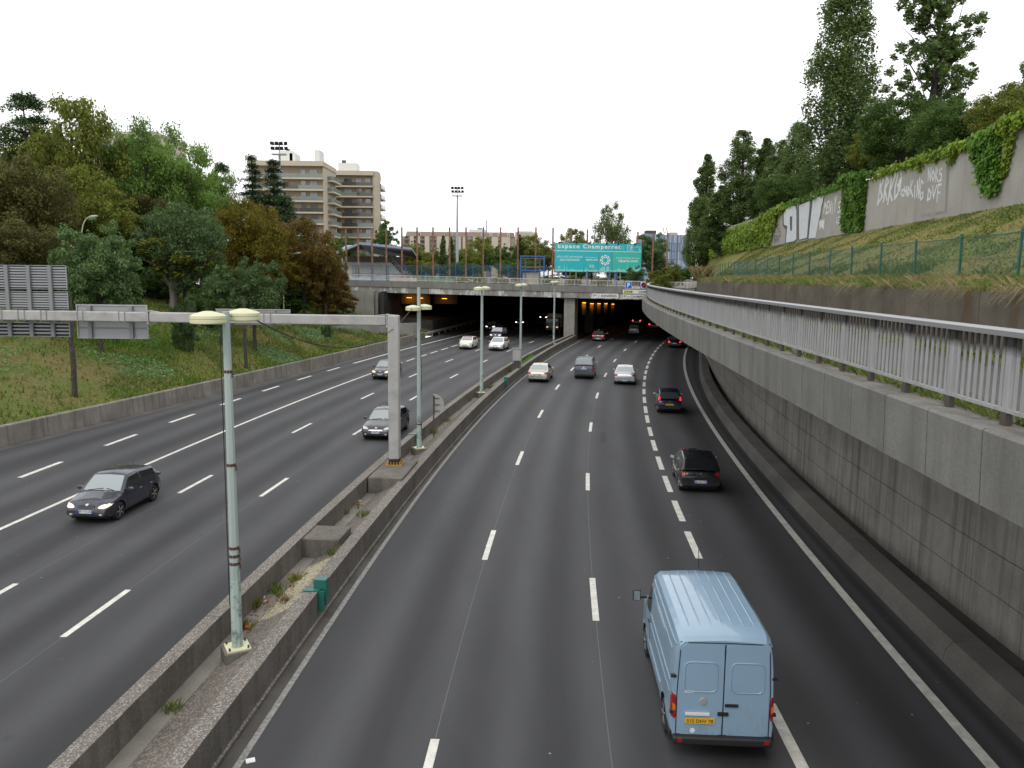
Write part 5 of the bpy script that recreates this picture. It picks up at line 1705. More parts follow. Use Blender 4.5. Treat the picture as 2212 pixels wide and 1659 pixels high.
# --- pale blue panel van
def make_van():
    root = empty('panel_van')
    L, W, Ht = 5.25, 1.93, 2.50
    fy, ry, r = L / 2 - .95, L / 2 - 4.25, .335
    tab = [(0, .95, .55), (.05, 1.08, .62), (.18, 1.18, .68), (.55, 1.36, .74), (.9, 1.5, .8), (1.0, 1.58, .82), (1.62, 2.32, .98), (1.85, 2.46, 1), (2.3, 2.5, 1), (3.5, 2.5, 1), (4.6, 2.5, 1), (5.05, 2.48, 1), (5.18, 2.44, 1), (5.25, 2.36, 1)]
    vs, fs = [], []
    for d, zt, kk in tab:
        w = W / 2
        if d < .6: w *= 1 - .16 * ((.6 - d) / .6) ** 2
        if d > 5.0: w *= 1 - .035 * ((d - 5.0) / .25) ** 2
        zb = .36; y = L / 2 - d
        sh = min(1.25, zt - .12)
        tall = max(0, min(1, (zt - 1.5) / .9))
        half = [(0, zb), (w * .88, zb), (w * .98, zb + .06), (w, zb + .35), (w * .985, zb + .40), (w * .99, min(.98, sh - .05)), (w * .985, sh),
                (w * lerp(.97, .955, tall), lerp(sh + .03, 1.85, tall)), (w * lerp(.94, .925, tall), lerp(zt - .05, zt - .26, tall)), (w * lerp(.9, .89, tall), lerp(zt - .02, zt - .11, tall)), (w * lerp(.8, .80, tall), lerp(zt, zt - .025, tall)), (w * .4, zt + .0), (0, zt + .015)]
        row = half + [(-x, z) for x, z in half[-2:0:-1]]
        n = len(row); vs += [(x, y, z) for x, z in row]
    for i in range(len(tab) - 1):
        for k in range(n):
            k2 = (k + 1) % n; fs.append((i * n + k, i * n + k2, (i + 1) * n + k2, (i + 1) * n + k))
    fs.append(tuple(range(n))); fs.append(tuple((len(tab) - 1) * n + k for k in range(n))[::-1])
    mb = MB(); mb.add(vs, fs)
    bo = link('body', mb.mesh('body', [P_VAN, M['gap']]), root)
    cut = MB()
    for y in (fy, ry):
        for s in (-1, 1): cut.tube([(s * (W / 2 - .3), y, r + .03), (s * (W / 2 + .2), y, r + .03)], r + .07, 24)
    cm = cut.mesh('cutter', [M['gap']]); co = link('cutter', cm)
    md = bo.modifiers.new('a', 'BOOLEAN'); md.operation = 'DIFFERENCE'; md.object = co; md.solver = 'EXACT'; md.material_mode = 'TRANSFER'
    dg = bpy.context.evaluated_depsgraph_get(); dg.update()
    nm = bpy.data.meshes.new_from_object(bo.evaluated_get(dg)); bo.modifiers.clear(); old = bo.data; bo.data = nm; nm.name = 'body'
    bpy.data.meshes.remove(old); bpy.data.objects.remove(co); bpy.data.meshes.remove(cm)
    nm.polygons.foreach_set('use_smooth', [True] * len(nm.polygons)); nm.set_sharp_from_angle(angle=rad(28))
    b = bmesh.new(); b.from_mesh(nm); bvh = BVHTree.FromBMesh(b); b.free()
    w = W / 2
    for y in (fy, ry):
        for s in (-1, 1): wheel_part(root, s * (w - .13), y, r, .22, s)
    # roof ribs
    for x in (-.62, -.41, -.205, 0, .205, .41, .62):
        for (ya, yb) in (((.75, .0), (-.15, -2.25)) if abs(x) < .3 else ((.75, -2.25),)):
            mb = MB(); pts = []
            for y in fr(yb, ya, .25): 
                h = bvh.ray_cast(Vector((x, y, 4)), Vector((0, 0, -1)))[0]; pts.append((x, y, h.z + .002))
            mb.tube(pts, [.004] + [.014] * (len(pts) - 2) + [.004], 6); mb.build('roof_rib', P_VAN, root, smooth=True, local=True)
    # rain gutters and side pressings
    for s in (-1, 1):
        for zz, ya, yb, rr, mt in ((2.235, 1.0, -2.5, .016, P_VAN), (2.215, 1.0, -2.5, .008, M['trim']), (2.02, .6, -2.2, .012, P_VAN), (1.42, .75, -2.3, .013, P_VAN), (1.20, .75, -2.3, .010, P_VAN), (.74, .9, -1.1, .012, P_VAN)):
            mb = MB(); pts = []
            for y in fr(yb, ya, .3):
                h = bvh.ray_cast(Vector((4 * s, y, zz)), Vector((-s, 0, 0)))[0]
                if h: pts.append((h.x + .002 * s, y, zz))
            mb.tube(pts, rr, 6); mb.build('side_pressing' if mt is P_VAN else 'gutter_line', mt, root, smooth=True, local=True)
        # cab door, window, sliding door lines
        patch(bvh, [(.86, 1.36), (1.62, 1.30), (1.30, 1.98), (.86, 2.02)], 'X', s, .006, 'side_window', M['glass_dark'], root, p=5)
        for yd in (.78, 1.72):
            patch(bvh, [(yd - .007, .55), (yd + .007, .55), (yd + .007, 1.95), (yd - .007, 1.95)], 'X', s, .004, 'shut_line', M['gap'], root, p=8, nr=2)
        if s > 0: patch(bvh, [(-.52, .5), (-.505, .5), (-.505, 2.0), (-.52, 2.0)], 'X', s, .004, 'shut_line', M['gap'], root, p=8, nr=2)
        patch(bvh, [(.84, 1.16), (1.02, 1.16), (1.02, 1.20), (.84, 1.20)], 'X', s, .025, 'door_handle', M['trim'], root, p=3, nr=2)
        patch(bvh, [(-2.40, .40), (-.0, .40), (.6, .47), (-2.4, .47)], 'X', s, .006, 'sill', M['trim'], root, p=8)
        mb = MB(); mb.box((0, 0, 0), (.19, .10, .27)); mi = mb.build('mirror', M['trim'], root, local=True); mi.location = (s * (w + .22), 1.62, 1.52)
        bv = mi.modifiers.new('b', 'BEVEL'); bv.width = .03; bv.segments = 2
        mb = MB(); mb.box((0, -.053, 0), (.15, .006, .22)); mb.build('mirror_glass', M['glass_sky'], mi, local=True)
        mb = MB(); mb.box((-s * .16, 0, -.05), (.16, .05, .05)); mb.build('mirror_arm', M['trim'], mi, local=True)
        # tail lamps
        q = [(s * w * .90, .84), (s * w * .985, .84), (s * w * .985, 1.30), (s * w * .905, 1.30)]
        if s < 0: q = [q[1], q[0], q[3], q[2]]
        tl = patch(bvh, q, 'Y', -1, .02, 'tail_lamp', M['tail'], root, p=6, skirt=.06)
        q = [(s * w * .91, .99), (s * w * .98, .99), (s * w * .98, 1.12), (s * w * .915, 1.12)]
        if s < 0: q = [q[1], q[0], q[3], q[2]]
        patch(bvh, q, 'Y', -1, .028, 'indicator', M['amber'], tl, p=5)
        patch(bvh, [(-2.60, .84), (-2.52, .84), (-2.52, 1.30), (-2.60, 1.30)], 'X', s, .012, 'lamp_side', M['tail'], tl, p=6)
        # hinges
        for z in (1.66, .95):
            mb = MB(); mb.box((s * w * .965, -L / 2 + .02, z), (.10, .07, .05)); mb.build('hinge', M['trim'], root, local=True)
        mb = MB(); mb.box((s * .80, -L / 2 - .145, .47), (.09, .02, .07)); mb.build('reflector', M['tail'], root, local=True)
    # rear doors with blanked windows
    for s in (-1, 1):
        x0, x1 = (.012, .845) if s > 0 else (-.845, -.012)
        xt0, xt1 = (.012, .80) if s > 0 else (-.80, -.012)
        dr = patch(bvh, [(x0, .50), (x1, .50), (xt1, 2.30), (xt0, 2.30)], 'Y', -1, .012, 'rear_door', P_VAN, root, p=14, na=40, skirt=.02)
        cx = (x0 + x1) / 2
        ring = []
        pts, _, rim = superdisc(1, 36, 7)
        for i in rim:
            u, v = pts[i]; ring.append((cx + u * .305, 1.66 + v * .29))
        mb = MB(); P3 = []
        for a, z in ring + ring[:1]:
            h = bvh.ray_cast(Vector((a, -6, z)), Vector((0, 1, 0)))[0]; P3.append((a, h.y - .014, z))
        mb.tube(P3, .014, 6); mb.build('window_blank', P_VAN, dr, smooth=True, local=True)
        patch(bvh, [(cx - .285, 1.39), (cx + .285, 1.39), (cx + .285, 1.93), (cx - .285, 1.93)], 'Y', -1, .02, 'blank_panel', P_VAN, dr, p=9, na=36)
    mb = MB(); mb.box((0, -L / 2 - .006, 1.4), (.02, .012, 1.8)); mb.build('door_gap', M['gap'], root, local=True)
    for pts_ in ([(-.86, .5), (-.86, 1.4), (-.815, 2.32), (0, 2.33), (.815, 2.32), (.86, 1.4), (.86, .5)],):
        mb = MB(); P3 = []
        for (xa, za), (xb, zb_) in zip(pts_, pts_[1:]):
            for t in fr(0, 1, .2):
                x, z = lerp(xa, xb, t), lerp(za, zb_, t)
                h = bvh.ray_cast(Vector((x, -6, z)), Vector((0, 1, 0)))[0]
                if h: P3.append((x, h.y - .003, z))
        mb.tube(P3, .009, 6); mb.build('door_seal', M['gap'], root, local=True)
    yb = -L / 2
    mb = MB(); mb.rng(.03, .27, yb - .045, yb - .018, 1.10, 1.15); mb.rng(-.10, .10, yb - .045, yb - .018, .92, .985); mb.build('handle', M['trim'], root, local=True)
    mb = MB(); mb.lathe([(0, -.012), (.065, -.01), (.07, .01)], (-.37, yb - .022, 1.185), 'Y', 18); mb.build('badge', M['rim'], root, local=True)
    mb = MB(); mb.rng(-.70, -.25, yb - .05, yb - .02, .915, .965); mb.build('plate_lamp', P_WHITE, root, local=True)
    mb = MB(); mb.rng(-.72, -.55, yb - .019, yb - .0135, 1.345, 1.40); mb.build('sticker', M['plate_white'], root, local=True)
    mb = MB(); mb.lathe([(0, -.002), (.05, 0)], (-.55, yb - .018, .60), 'Y', 14); mb.build('sticker', M['offwhite'], root, local=True)
    plate(root, yb - .026, .80, -1, '515 DHV 78', 'yellow', False, .54, -.42)
    mb = MB(); mb.rng(-w * .96, w * .96, yb - .13, yb + .12, .36, .52); bp_ = mb.build('rear_bumper', M['trim'], root, local=True); bv = bp_.modifiers.new('b', 'BEVEL'); bv.width = .04; bv.segments = 3
    mb = MB()
    for s in (-1, 1): mb.box((s * (w - .02), yb + .28, .46), (.05, .5, .18))
    mb.build('bumper_end', M['trim'], root, local=True)
    # front fittings
    patch(bvh, [(-.8, 1.62), (.8, 1.62), (.74, 2.25), (-.74, 2.25)], 'Y', 1, .006, 'windscreen', M['glass_sky'], root, p=7, na=32)
    for s in (-1, 1):
        q = [(s * .5, .72), (s * .82, .74), (s * .82, .92), (s * .5, .9)]
        if s < 0: q = [q[1], q[0], q[3], q[2]]
        patch(bvh, q, 'Y', 1, .01, 'headlamp', M['lens'], root)
    patch(bvh, [(-.45, .72), (.45, .72), (.45, .9), (-.45, .9)], 'Y', 1, .01, 'grille', M['trim'], root, p=6)
    mb = MB(); mb.rng(-w * .9, w * .9, L / 2 - .1, L / 2 + .06, .34, .62); mb.build('front_bumper', M['trim'], root, local=True)
    mb = MB(); mb.tube([(.1, .85, 2.5), (.1, .95, 2.95)], .008, 5); mb.build('aerial', M['trim'], root, local=True)
    mb = MB(); mb.rng(-.7, .7, -2.3, 2.1, .3, .37); mb.build('underbody', M['gap'], root, local=True)
    return root, (W, fy, ry)
van, (vw, vf, vr) = make_van()
put(van, 1436, 1577, (-(vw / 2 - .06) * .97, vr * .97), (C_L2, C_L3), False); van.scale = (.97, .97, .97)
tag(van, 'pale blue panel van with a yellow number plate, largest vehicle on the road', 'van')
# pale lorry at the tunnel mouth
def lorry():
    root = empty('box_lorry')
    mb = MB(); mb.rng(-1.1, 1.1, -3.0, 1.3, .95, 3.0); mb.build('cargo_box', M['steel'], root, local=True)
    mb = MB(); mb.rng(-1.0, 1.0, -2.9, 2.9, .6, .94); mb.build('chassis', M['trim'], root, local=True)
    mb = MB(); mb.add([(-1, 1.4, .945), (1, 1.4, .945), (1, 2.95, .945), (-1, 2.95, .945), (-1, 1.4, 2.5), (1, 1.4, 2.5), (1, 2.55, 2.5), (-1, 2.55, 2.5)], [(0, 3, 2, 1), (4, 5, 6, 7), (0, 1, 5, 4), (1, 2, 6, 5), (2, 3, 7, 6), (3, 0, 4, 7)]); mb.build('cab', P_GREY, root, local=True)
    for y in (-2.0, 2.0):
        for s in (-1, 1): wheel_part(root, s * .95, y, .42, .25, s)
    for s in (-1, 1):
        mb = MB(); mb.rng(s * .9 - .08, s * .9 + .08, -3.03, -3.001, .78, .94); mb.build('tail_lamp', M['tail_on'], root, local=True)
        mb = MB(); mb.rng(s * .75 - .13, s * .75 + .13, 2.951, 2.97, .98, 1.14); mb.build('headlamp', M['lens_on'], root, local=True)
    mb = MB(); mb.rng(-.9, .9, 2.6, 2.9, 1.5, 2.3); mb.build('windscreen', M['glass'], root, local=True)
    return root
t = lorry(); g_ = gz(1206, 721); t.location = (g_.x - .3, g_.y + 2, .006); t.rotation_euler = (0, 0, heading(C_LD, C_ML, g_.y, True))
tag(t, 'grey box lorry in the tunnel mouth beside the median wall', 'lorry')

# ================================================================== tunnel lamps
def tunnel_lamp(p, power, label, w=.5):
    root = empty('tunnel_lamp', p, 0, label, 'tunnel lamp', 'orange lamps under the tunnel roof')
    mb = MB(); mb.rng(-w / 2, w / 2, -.12, .12, .02, .12); mb.build('housing', M['alu_dark'], root, local=True)
    mb = MB(); mb.rng(-w / 2 + .03, w / 2 - .03, -.1, .1, -.015, .019); mb.build('lamp_tube', plain('sodium glow', (.8, .4, .1), .4, emit=(1, .33, .02), estr=9), root, local=True)
    ld = bpy.data.lights.new('sodium_light', 'SPOT'); ld.spot_size = rad(150); ld.spot_blend = .8; ld.energy = power; ld.color = (1, .36, .04); ld.shadow_soft_size = .15
    lo = bpy.data.objects.new('sodium_light', ld); COL.objects.link(lo); lo.parent = root; lo.location = (0, .05, -.2); lo.rotation_euler = (rad(80), 0, 0)
    return root
for k, (px, py, Y, pw) in enumerate([(884, 643, 121.5, 75), (908, 644, 121.5, 75), (960, 645, 122.5, 40)]):
    p = gy(px, py, Y)
    tunnel_lamp(p, pw, ['first orange lamp glowing under the left side of the tunnel roof', 'second orange lamp close beside the first under the tunnel roof', 'lone orange lamp farther in under the left part of the tunnel roof'][k], .8)
lw_ = MB()  # panels added behind the left lamps so that their glow shows
a, b = gy(866, 655, 122.6), gy(930, 655, 122.6); c_, d_ = gy(938, 655, 123.8), gy(988, 655, 123.8)
for (u, v) in ((a, b), (c_, d_)):
    lw_.beam((u.x, u.y, 5.4), (v.x, v.y, 5.4), .1, 1.9)
tag(lw_.build('glow_catcher', M['tunnel']), 'dark beam panel added behind the orange tunnel lamps to catch their glow', 'beam')
for k, (px, py, Y) in enumerate([(1262, 654, 115), (1279, 656, 122), (1294, 656, 130), (1309, 656, 140), (1324, 657, 150)]):
    p = gy(px, py, Y)
    o = tunnel_lamp(p, 60 - 10 * k, ['%s orange lamp of the row above the departing lanes, counted from the pier' % w for w in ('first', 'second', 'third', 'fourth', 'fifth')][k], .55)
    mb = MB(); mb.rng(-.28, .28, .5, .56, -1.7, .2); mb.build('glow_plate', M['tunnel'], o, local=True)  # plate added behind each lamp to catch its orange glow

# ================================================================== road signs on the bridge front
def face(px0, py0, px1, py1, Y, fwd=0.0):
    """upright panel facing the road at distance Y: lower-left corner, right vector, width, height"""
    a, b = gy(px0, py1, Y), gy(px1, py1, Y)
    top = gy(px0, py0, Y)
    return Vector((a.x, Y, a.z)), b.x - a.x, top.z - a.z
def sgn(name, px0, py0, px1, py1, Y, mat, label, border=None):
    o, w, h = face(px0, py0, px1, py1, Y)
    root = empty(name, o, 0, label, 'road sign')
    mb = MB(); mb.rng(o.x, o.x + w, Y, Y + .06, o.z, o.z + h); mb.build('sign_panel', M[border or mat], root)
    if border:
        bd = min(w, h) * .055
        mb = MB(); mb.rng(o.x + bd, o.x + w - bd, Y - .012, Y - .001, o.z + bd, o.z + h - bd); mb.build('sign_face', M[mat], root)
    mb = MB(); mb.rng(o.x + w * .3, o.x + w * .3 + .08, Y + .061, Y + .9, o.z + h * .3, o.z + h * .3 + .08); mb.rng(o.x + w * .7, o.x + w * .7 + .08, Y + .061, Y + .9, o.z + h * .3, o.z + h * .3 + .08); mb.build('bracket', M['alu_dark'], root)
    return root, o, w, h
RX, UZ = Vector((1, 0, 0)), Vector((0, 0, 1))
def tx(root, o, w, h, body, fx, fz, fw, fh, mat, bold=.02, sp=1.0):
    put_text(body, o + Vector((w * fx, -.02, h * fz)), RX, UZ, M[mat], root, w=w * fw, h=h * fh, spacing=sp, bold=bold)
sx = lambda z: (1380 + z / 7.373) * .8534
sy = lambda z: (590 + z / 7.373) * .8534
YS_ = 108.6
r, o, w, h = sgn('parking_sign', sx(1490), sy(905), sx(1618), sy(1038), YS_, 'sign_blue', 'square blue parking sign with a white letter P on the bridge front', 'offwhite')
tx(r, o, w, h, 'P', .30, .2, .42, .62, 'white', .03)
r, o, w, h = sgn('no_parking_sign', sx(1775), sy(905), sx(1905), sy(1038), YS_, 'offwhite', 'blue-edged white sign with a red struck symbol beside the ramp edge', 'sign_blue')
mb = MB(); mb.beam(o + Vector((w * .2, -.03, h * .2)), o + Vector((w * .8, -.03, h * .8)), .03, .2); mb.build('red_bar', M['sign_red'], r)
mb = MB(); mb.lathe([(.27, -.0), (.36, -.004), (.36, .004), (.27, 0)], o + Vector((w * .5, -.022, h * .5)), 'Y', 24); mb.build('ring', M['ink'], r)
r, o, w, h = sgn('distance_plate', sx(1625), sy(1000), sx(1765), sy(1037), YS_, 'offwhite', 'small white plate reading 250 m between the blue signs')
tx(r, o, w, h, '250 m', .12, .2, .76, .6, 'ink', .0)
r, o, w, h = sgn('route_sign', sx(1450), sy(1055), sx(1960), sy(1130), YS_, 'offwhite', 'white route sign with yellow D908 panel and distance')
mb = MB(); mb.rng(o.x + w * .03, o.x + w * .37, YS_ - .016, YS_ - .002, o.z + h * .12, o.z + h * .9); mb.build('route_panel', M['sign_yellow'], r)
put_text('D908', o + Vector((w * .05, -.03, h * .25)), RX, UZ, M['ink'], r, w=w * .29, h=h * .52, spacing=1.15, bold=.02)
tx(r, o, w, h, '250 m', .58, .24, .36, .5, 'ink', .01)
r, o, w, h = sgn('place_sign', sx(1450), sy(1146), sx(1990), sy(1224), YS_, 'offwhite', 'white place sign starting with letters CHAMPER beside the ramp edge', 'offwhite')
put_text('P', o + Vector((w * .03, -.02, h * .26)), RX, UZ, M['ink'], r, h=h * .52, bold=.02)
put_text('TE', o + Vector((w * .075, -.02, h * .5)), RX, UZ, M['ink'], r, h=h * .26, bold=.01)
put_text('DE', o + Vector((w * .155, -.02, h * .26)), RX, UZ, M['ink'], r, h=h * .30, bold=.01)
put_text('CHAMPERRET', o + Vector((w * .26, -.02, h * .24)), RX, UZ, M['ink'], r, w=w * .7, h=h * .54, bold=.02, spacing=1.1)
r['label'] = 'white place sign for the gate ending behind the ramp parapet'
r, o, w, h = sgn('place_sign', sx(885), sy(1128), sx(1366), sy(1212), YS_ + .6, 'offwhite', 'white place sign hung alone on the flaking beam above the pier', 'offwhite')
put_text('P', o + Vector((w * .03, -.02, h * .28)), RX, UZ, M['ink'], r, h=h * .5, bold=.02)
put_text('TE', o + Vector((w * .085, -.02, h * .5)), RX, UZ, M['ink'], r, h=h * .26, bold=.01)
put_text("D'", o + Vector((w * .21, -.02, h * .28)), RX, UZ, M['ink'], r, h=h * .28, bold=.01)
put_text('ASNIÈRES', o + Vector((w * .31, -.02, h * .25)), RX, UZ, M['ink'], r, w=w * .62, h=h * .66, bold=.02, spacing=1.12)

# ================================================================== turquoise billboard
YB = 133.0
tl, tr, bl_ = gy(1198.5, 524.3, YB), gy(1386.8, 528.8, YB + 2.2), gy(1197.5, 586.8, YB)
W_ = (tr - tl).xy.length; rx = Vector((tr.x - tl.x, tr.y - tl.y, 0)).normalized(); Hb = tl.z - bl_.z
BO = Vector((tl.x, YB, bl_.z)); nb = rx.cross(UZ)
bbd = empty('billboard', BO, 0, 'large turquoise billboard with white lettering standing on posts behind the bridge', 'billboard')
def bq(mb, x0, x1, z0, z1, d0, d1, mi=0):
    c = BO + rx * (x0 + x1) / 2 * 1.0 + UZ * (z0 + z1) / 2 + nb * (d0 + d1) / 2
    mb.box(c, (x1 - x0, abs(d1 - d0), z1 - z0), rz=math.atan2(rx.y, rx.x), mi=mi)
def bpanel(x0, x1, z0, z1, mat, d=.0, t=.04, name='panel'):
    mb = MB(); bq(mb, x0 * W_, x1 * W_, z0 * Hb, z1 * Hb, d, d + t); return mb.build(name, M[mat], bbd)
mb = MB(); bq(mb, 0, W_, 0, Hb, -.3, -.02); mb.build('back_frame', M['alu_dark'], bbd)
zs = .725
bpanel(.004, .996, zs + .012, .996, 'teal'); xs = [.006, .333, .498, .662, .996]
for k, m in enumerate(('teal', 'teal', 'teal', 'teal_green')): bpanel(xs[k] + .003, xs[k + 1] - .003, .01, zs - .012, m)
for x in xs[1:-1]: bpanel(x - .002, x + .002, .01, zs - .013, 'alu', .0, .06, 'divider')
bpanel(.004, .996, zs - .011, zs + .011, 'offwhite', .0, .06, 'divider')
bpanel(.832, .836, zs + .03, .985, 'white', .041, .01, 'divider')
def bt(body, x, z, w, h, bold=.0, sp=1.0, mat='white'):
    put_text(body, BO + rx * x * W_ + UZ * z * Hb + nb * .045, rx, UZ, M[mat], bbd, w=w * W_, h=h * Hb, bold=bold, spacing=sp, lift=.006)
bt('Espace', .035, .775, .245, .19, .03, 1.25); bt('Champerret', .32, .775, .43, .19, .03, 1.25)
bt('P', .868, .79, .022, .13, .03); bt('à 200 m', .91, .88, .075, .045)
mb = MB()
for a, b_ in (((.848, .765), (.898, .765)), ((.898, .765), (.898, .94)), ((.898, .94), (.848, .94)), ((.848, .94), (.848, .765)), ((.965, .86), (.985, .775)), ((.985, .775), (.965, .775)), ((.985, .775), (.985, .84))):
    mb.beam(BO + rx * a[0] * W_ + UZ * a[1] * Hb + nb * .05, BO + rx * b_[0] * W_ + UZ * b_[1] * Hb + nb * .05, .02, .06)
mb.build('symbol', M['white'], bbd)
bt('VOUS AVEZ UNE PASSION', .025, .49, .29, .065, .0); bt('ELLE A SON SALON', .062, .385, .22, .065, .025)
bt('LE PROGRAMME SUR', .345, .49, .145, .035, .0); bt('viparis.com', .353, .385, .14, .075, .025)
bt('330 SALONS PAR AN SUR', .70, .475, .27, .055, .0); bt('viparis.com', .725, .335, .23, .12, .025)
def petals(cx, cz, R, n, mat, ex=1.0):
    mb = MB()
    for k in range(n):
        a = 2 * math.pi * k / n + math.pi / 2
        for (rr, aa, s) in ((R, a, .30), (R * .66, a + math.pi / n, .24)):
            px_, pz = cx * W_ + rr * math.cos(aa), cz * Hb + rr * math.sin(aa)
            poly = []
            for t in range(12):
                q = 2 * math.pi * t / 12; u, v = R * s * 1.05 * math.cos(q), R * s * .55 * math.sin(q)
                ang = aa + math.pi / 2 + (0 if s > .28 else .5)
                poly.append((px_ + u * math.cos(ang) - v * math.sin(ang), pz + u * math.sin(ang) + v * math.cos(ang)))
            mb.prism(poly, BO + nb * .05, rx, UZ, .012)
    mb.build('emblem', M[mat], bbd)
petals(.578, .42, Hb * .16, 8, 'white'); petals(.775, .86, Hb * .05, 8, 'teal_pale')
# pale skyline print along the foot of the panels
def skyline(x0, x1, feats, mat='teal_pale'):
    mb = MB(); bq(mb, x0 * W_, x1 * W_, .012 * Hb, .075 * Hb, .0405, .0465)
    for (x, w, h, shape) in feats:
        if shape == 'b': bq(mb, (x - w / 2) * W_, (x + w / 2) * W_, .0755 * Hb, h * Hb, .0405, .0465)
        else: mb.prism([((x - w / 2) * W_, .0755 * Hb), ((x + w / 2) * W_, .0755 * Hb), ((x + w * .1) * W_, (h * .6) * Hb), (x * W_, h * Hb), ((x - w * .1) * W_, h * .6 * Hb)], BO + nb * .0435, rx, UZ, .006)
    mb.build('skyline_print', M[mat], bbd)
skyline(.008, .33, [(.055, .024, .2, 'b'), (.055, .012, .25, 't'), (.11, .012, .36, 't'), (.14, .012, .33, 't'), (.2, .05, .095, 'b')])
skyline(.338, .495, [(.36, .02, .22, 't'), (.41, .022, .26, 'b'), (.44, .022, .26, 'b'), (.425, .06, .16, 'b'), (.475, .03, .14, 't')])
skyline(.503, .658, [(.53, .02, .14, 'b'), (.56, .04, .19, 'b'), (.61, .035, .2, 'b'), (.64, .02, .14, 't')])
skyline(.668, .99, [(.74, .08, .2, 't'), (.835, .018, .4, 't'), (.91, .06, .26, 't'), (.96, .04, .16, 'b'), (.79, .03, .12, 'b')])
for x in (.05, .245, .385, .59, .72, .915):
    mb = MB(); bq(mb, x * W_ - .14, x * W_ + .14, Hb + .0, Hb + .14, -.1, .35); bq(mb, x * W_ - .05, x * W_ + .05, Hb - .12, Hb + .1, .16, .3); mb.build('floodlight', M['black'], bbd)
for x in (.05, .25, .37, .48, .64, .7, .76, .89):
    mb = MB(); bq(mb, x * W_ - .07, x * W_ + .07, -2.4, 0, -.25, -.1); mb.build('support_post', M['alu'], bbd)
for k, (px,) in enumerate([(1222,), (1269,), (1316,), (1332,), (1380,)]):
    b_ = gy(px, 600, 131.5); t = gy(px, sy([700, 705, 712, 715, 725][k]), 131.5)
    mb = MB(); mb.rng(b_.x - .09, b_.x + .09, 131.4, 131.58, 7.3, t.z); o = mb.build('blue_post', M['blue'])
    tag(o, 'slim blue post below the billboard, ' + ['under its left panel', 'under the edge of its first and second panels', 'under its round emblem, left one', 'under its round emblem, right one', 'under its green right panel'][k], 'post', 'blue posts before the billboard')

# ================================================================== empty blue frame, rusty posts, blue fence
Y = 126.0
root = empty('billboard_scaffold', (gy(1150, 590, Y).x, Y, 7.3), 0, 'empty blue steel billboard frame standing beside the turquoise billboard', 'scaffold')
xa, xb = gy(1125, 560, Y).x, gy(1175.5, 560, Y).x; zt, zm = gy(1150, 552, Y).z, gy(1150, 583, Y).z
mb = MB()
for x in (xa, xb): mb.rng(x - .09, x + .09, Y - .09, Y + .09, 7.3, zt)
mb.rng(xa + .09, xb - .09, Y - .07, Y + .07, zt - .18, zt); mb.rng(xa + .09, xb - .09, Y - .07, Y + .07, zm - .18, zm)
mb.build('frame', M['blue'], root)
for f in (.2, .82): mb = MB(); x = xa + (xb - xa) * f; mb.rng(x - .06, x + .06, Y + .08, Y + .2, zm - 2.2, zt - .1); mb.build('upright', M['blue'], root)
for f in (.2, .8): mb = MB(); z = zm + (zt - zm) * f; mb.rng(xa + .1, xb - .1, Y + .21, Y + .25, z - .05, z + .05); mb.build('batten', M['pier'], root)
mb = MB(); mb.rng(xa + .3, xb - .5, Y + .3, Y + .34, 7.3, zm - .4); mb.build('board', M['pale_wall'], root)

zx = lambda z: (800 + z / 2.328) * .8534
rp_x = [40, 101, 175, 247, 329, 413, 505, 595, 689, 787, 884, 986, 1088, 1191, 1296, 1397, 1503, 1600, 1897, 1988, 2073]
RP = ['just left of the grandstand roof, outermost of the row', 'at the left eave of the grandstand roof', 'crossing the left slope of the grandstand roof', 'crossing the grandstand just right of the roof ridge', 'before the middle of the grandstand benches', 'before the right half of the grandstand benches',
      'at the right tip of the grandstand roof', 'before the left end of the long brownish building', 'midway between grandstand roof and lone floodlight mast', 'closest on the left of the lone floodlight mast', 'closest on the right of the lone floodlight mast', 'second to the right of the lone floodlight mast', 'midway between floodlight mast and empty blue scaffold', 'just left of the empty blue scaffold',
      'rising through the empty blue scaffold', 'in the gap between blue scaffold and billboard', 'behind the left quarter of the billboard', 'behind the billboard left of the birch', 'behind the right edge of the billboard', 'before the left part of the blue glass office', 'before the right part of the blue glass office']
mono = MB(); mono.rng(-.13, .13, -.13, .13, 0, 1); me_r = mono.mesh('rusty_post', M['rust'])
for k, z in enumerate(rp_x):
    px = zx(z); Yp = 148 - 9 * math.sin(math.pi * min(1, max(0, (px - 740) / 700))) 
    if px > 1450: Yp = 146
    top = gy(px, (400 + (408 if z > 420 else 418) / 2.328) * .8534 + (0 if z < 1350 else (z - 1350) * .018), Yp)
    o = link('rusty_post', me_r); o.location = (top.x, Yp, 7.25); o.scale = (1, 1, top.z - 7.25)
    nm_ = 'tall rusty steel post ' + RP[k]
    tag(o, nm_, 'post', 'rusty posts behind the bridge')
nt = empty('blue_fence', (gy(1000, 600, 142).x, 143, 7.3), 0, 'blue posted wire fence of the sports ground behind the bridge', 'fence')
fpx = [160, 320, 485, 650, 818, 988, 1160, 1332, 1508, 1683, 1860, 2040]
fz = lambda z: (860 + z / 3.95) * .8534
for z in fpx:
    p = gy(fz(z), 572, 143.5); mb = MB(); mb.rng(p.x - .06, p.x + .06, 143.4, 143.52, 7.3, gy(fz(z), 575, 143.5).z + .25); mb.build('post', M['blue'], nt)
xa, xb = gy(fz(120), 590, 143.6).x, gy(1200, 590, 143.6).x; zt = gy(1000, 575, 143.6).z
mb = MB(); mb.add([(xa, 143.6, 7.35), (xb, 143.6, 7.35), (xb, 143.6, zt), (xa, 143.6, zt)], [(0, 1, 2, 3)]); mb.build('wire_mesh', net('blue green wire mesh', (.03, .085, .10), .42), nt)
for z_ in (zt, (zt + 7.3) / 2): mb = MB(); mb.rng(xa, xb, 143.62, 143.68, z_ - .03, z_ + .03); mb.build('rail', M['blue'], nt)
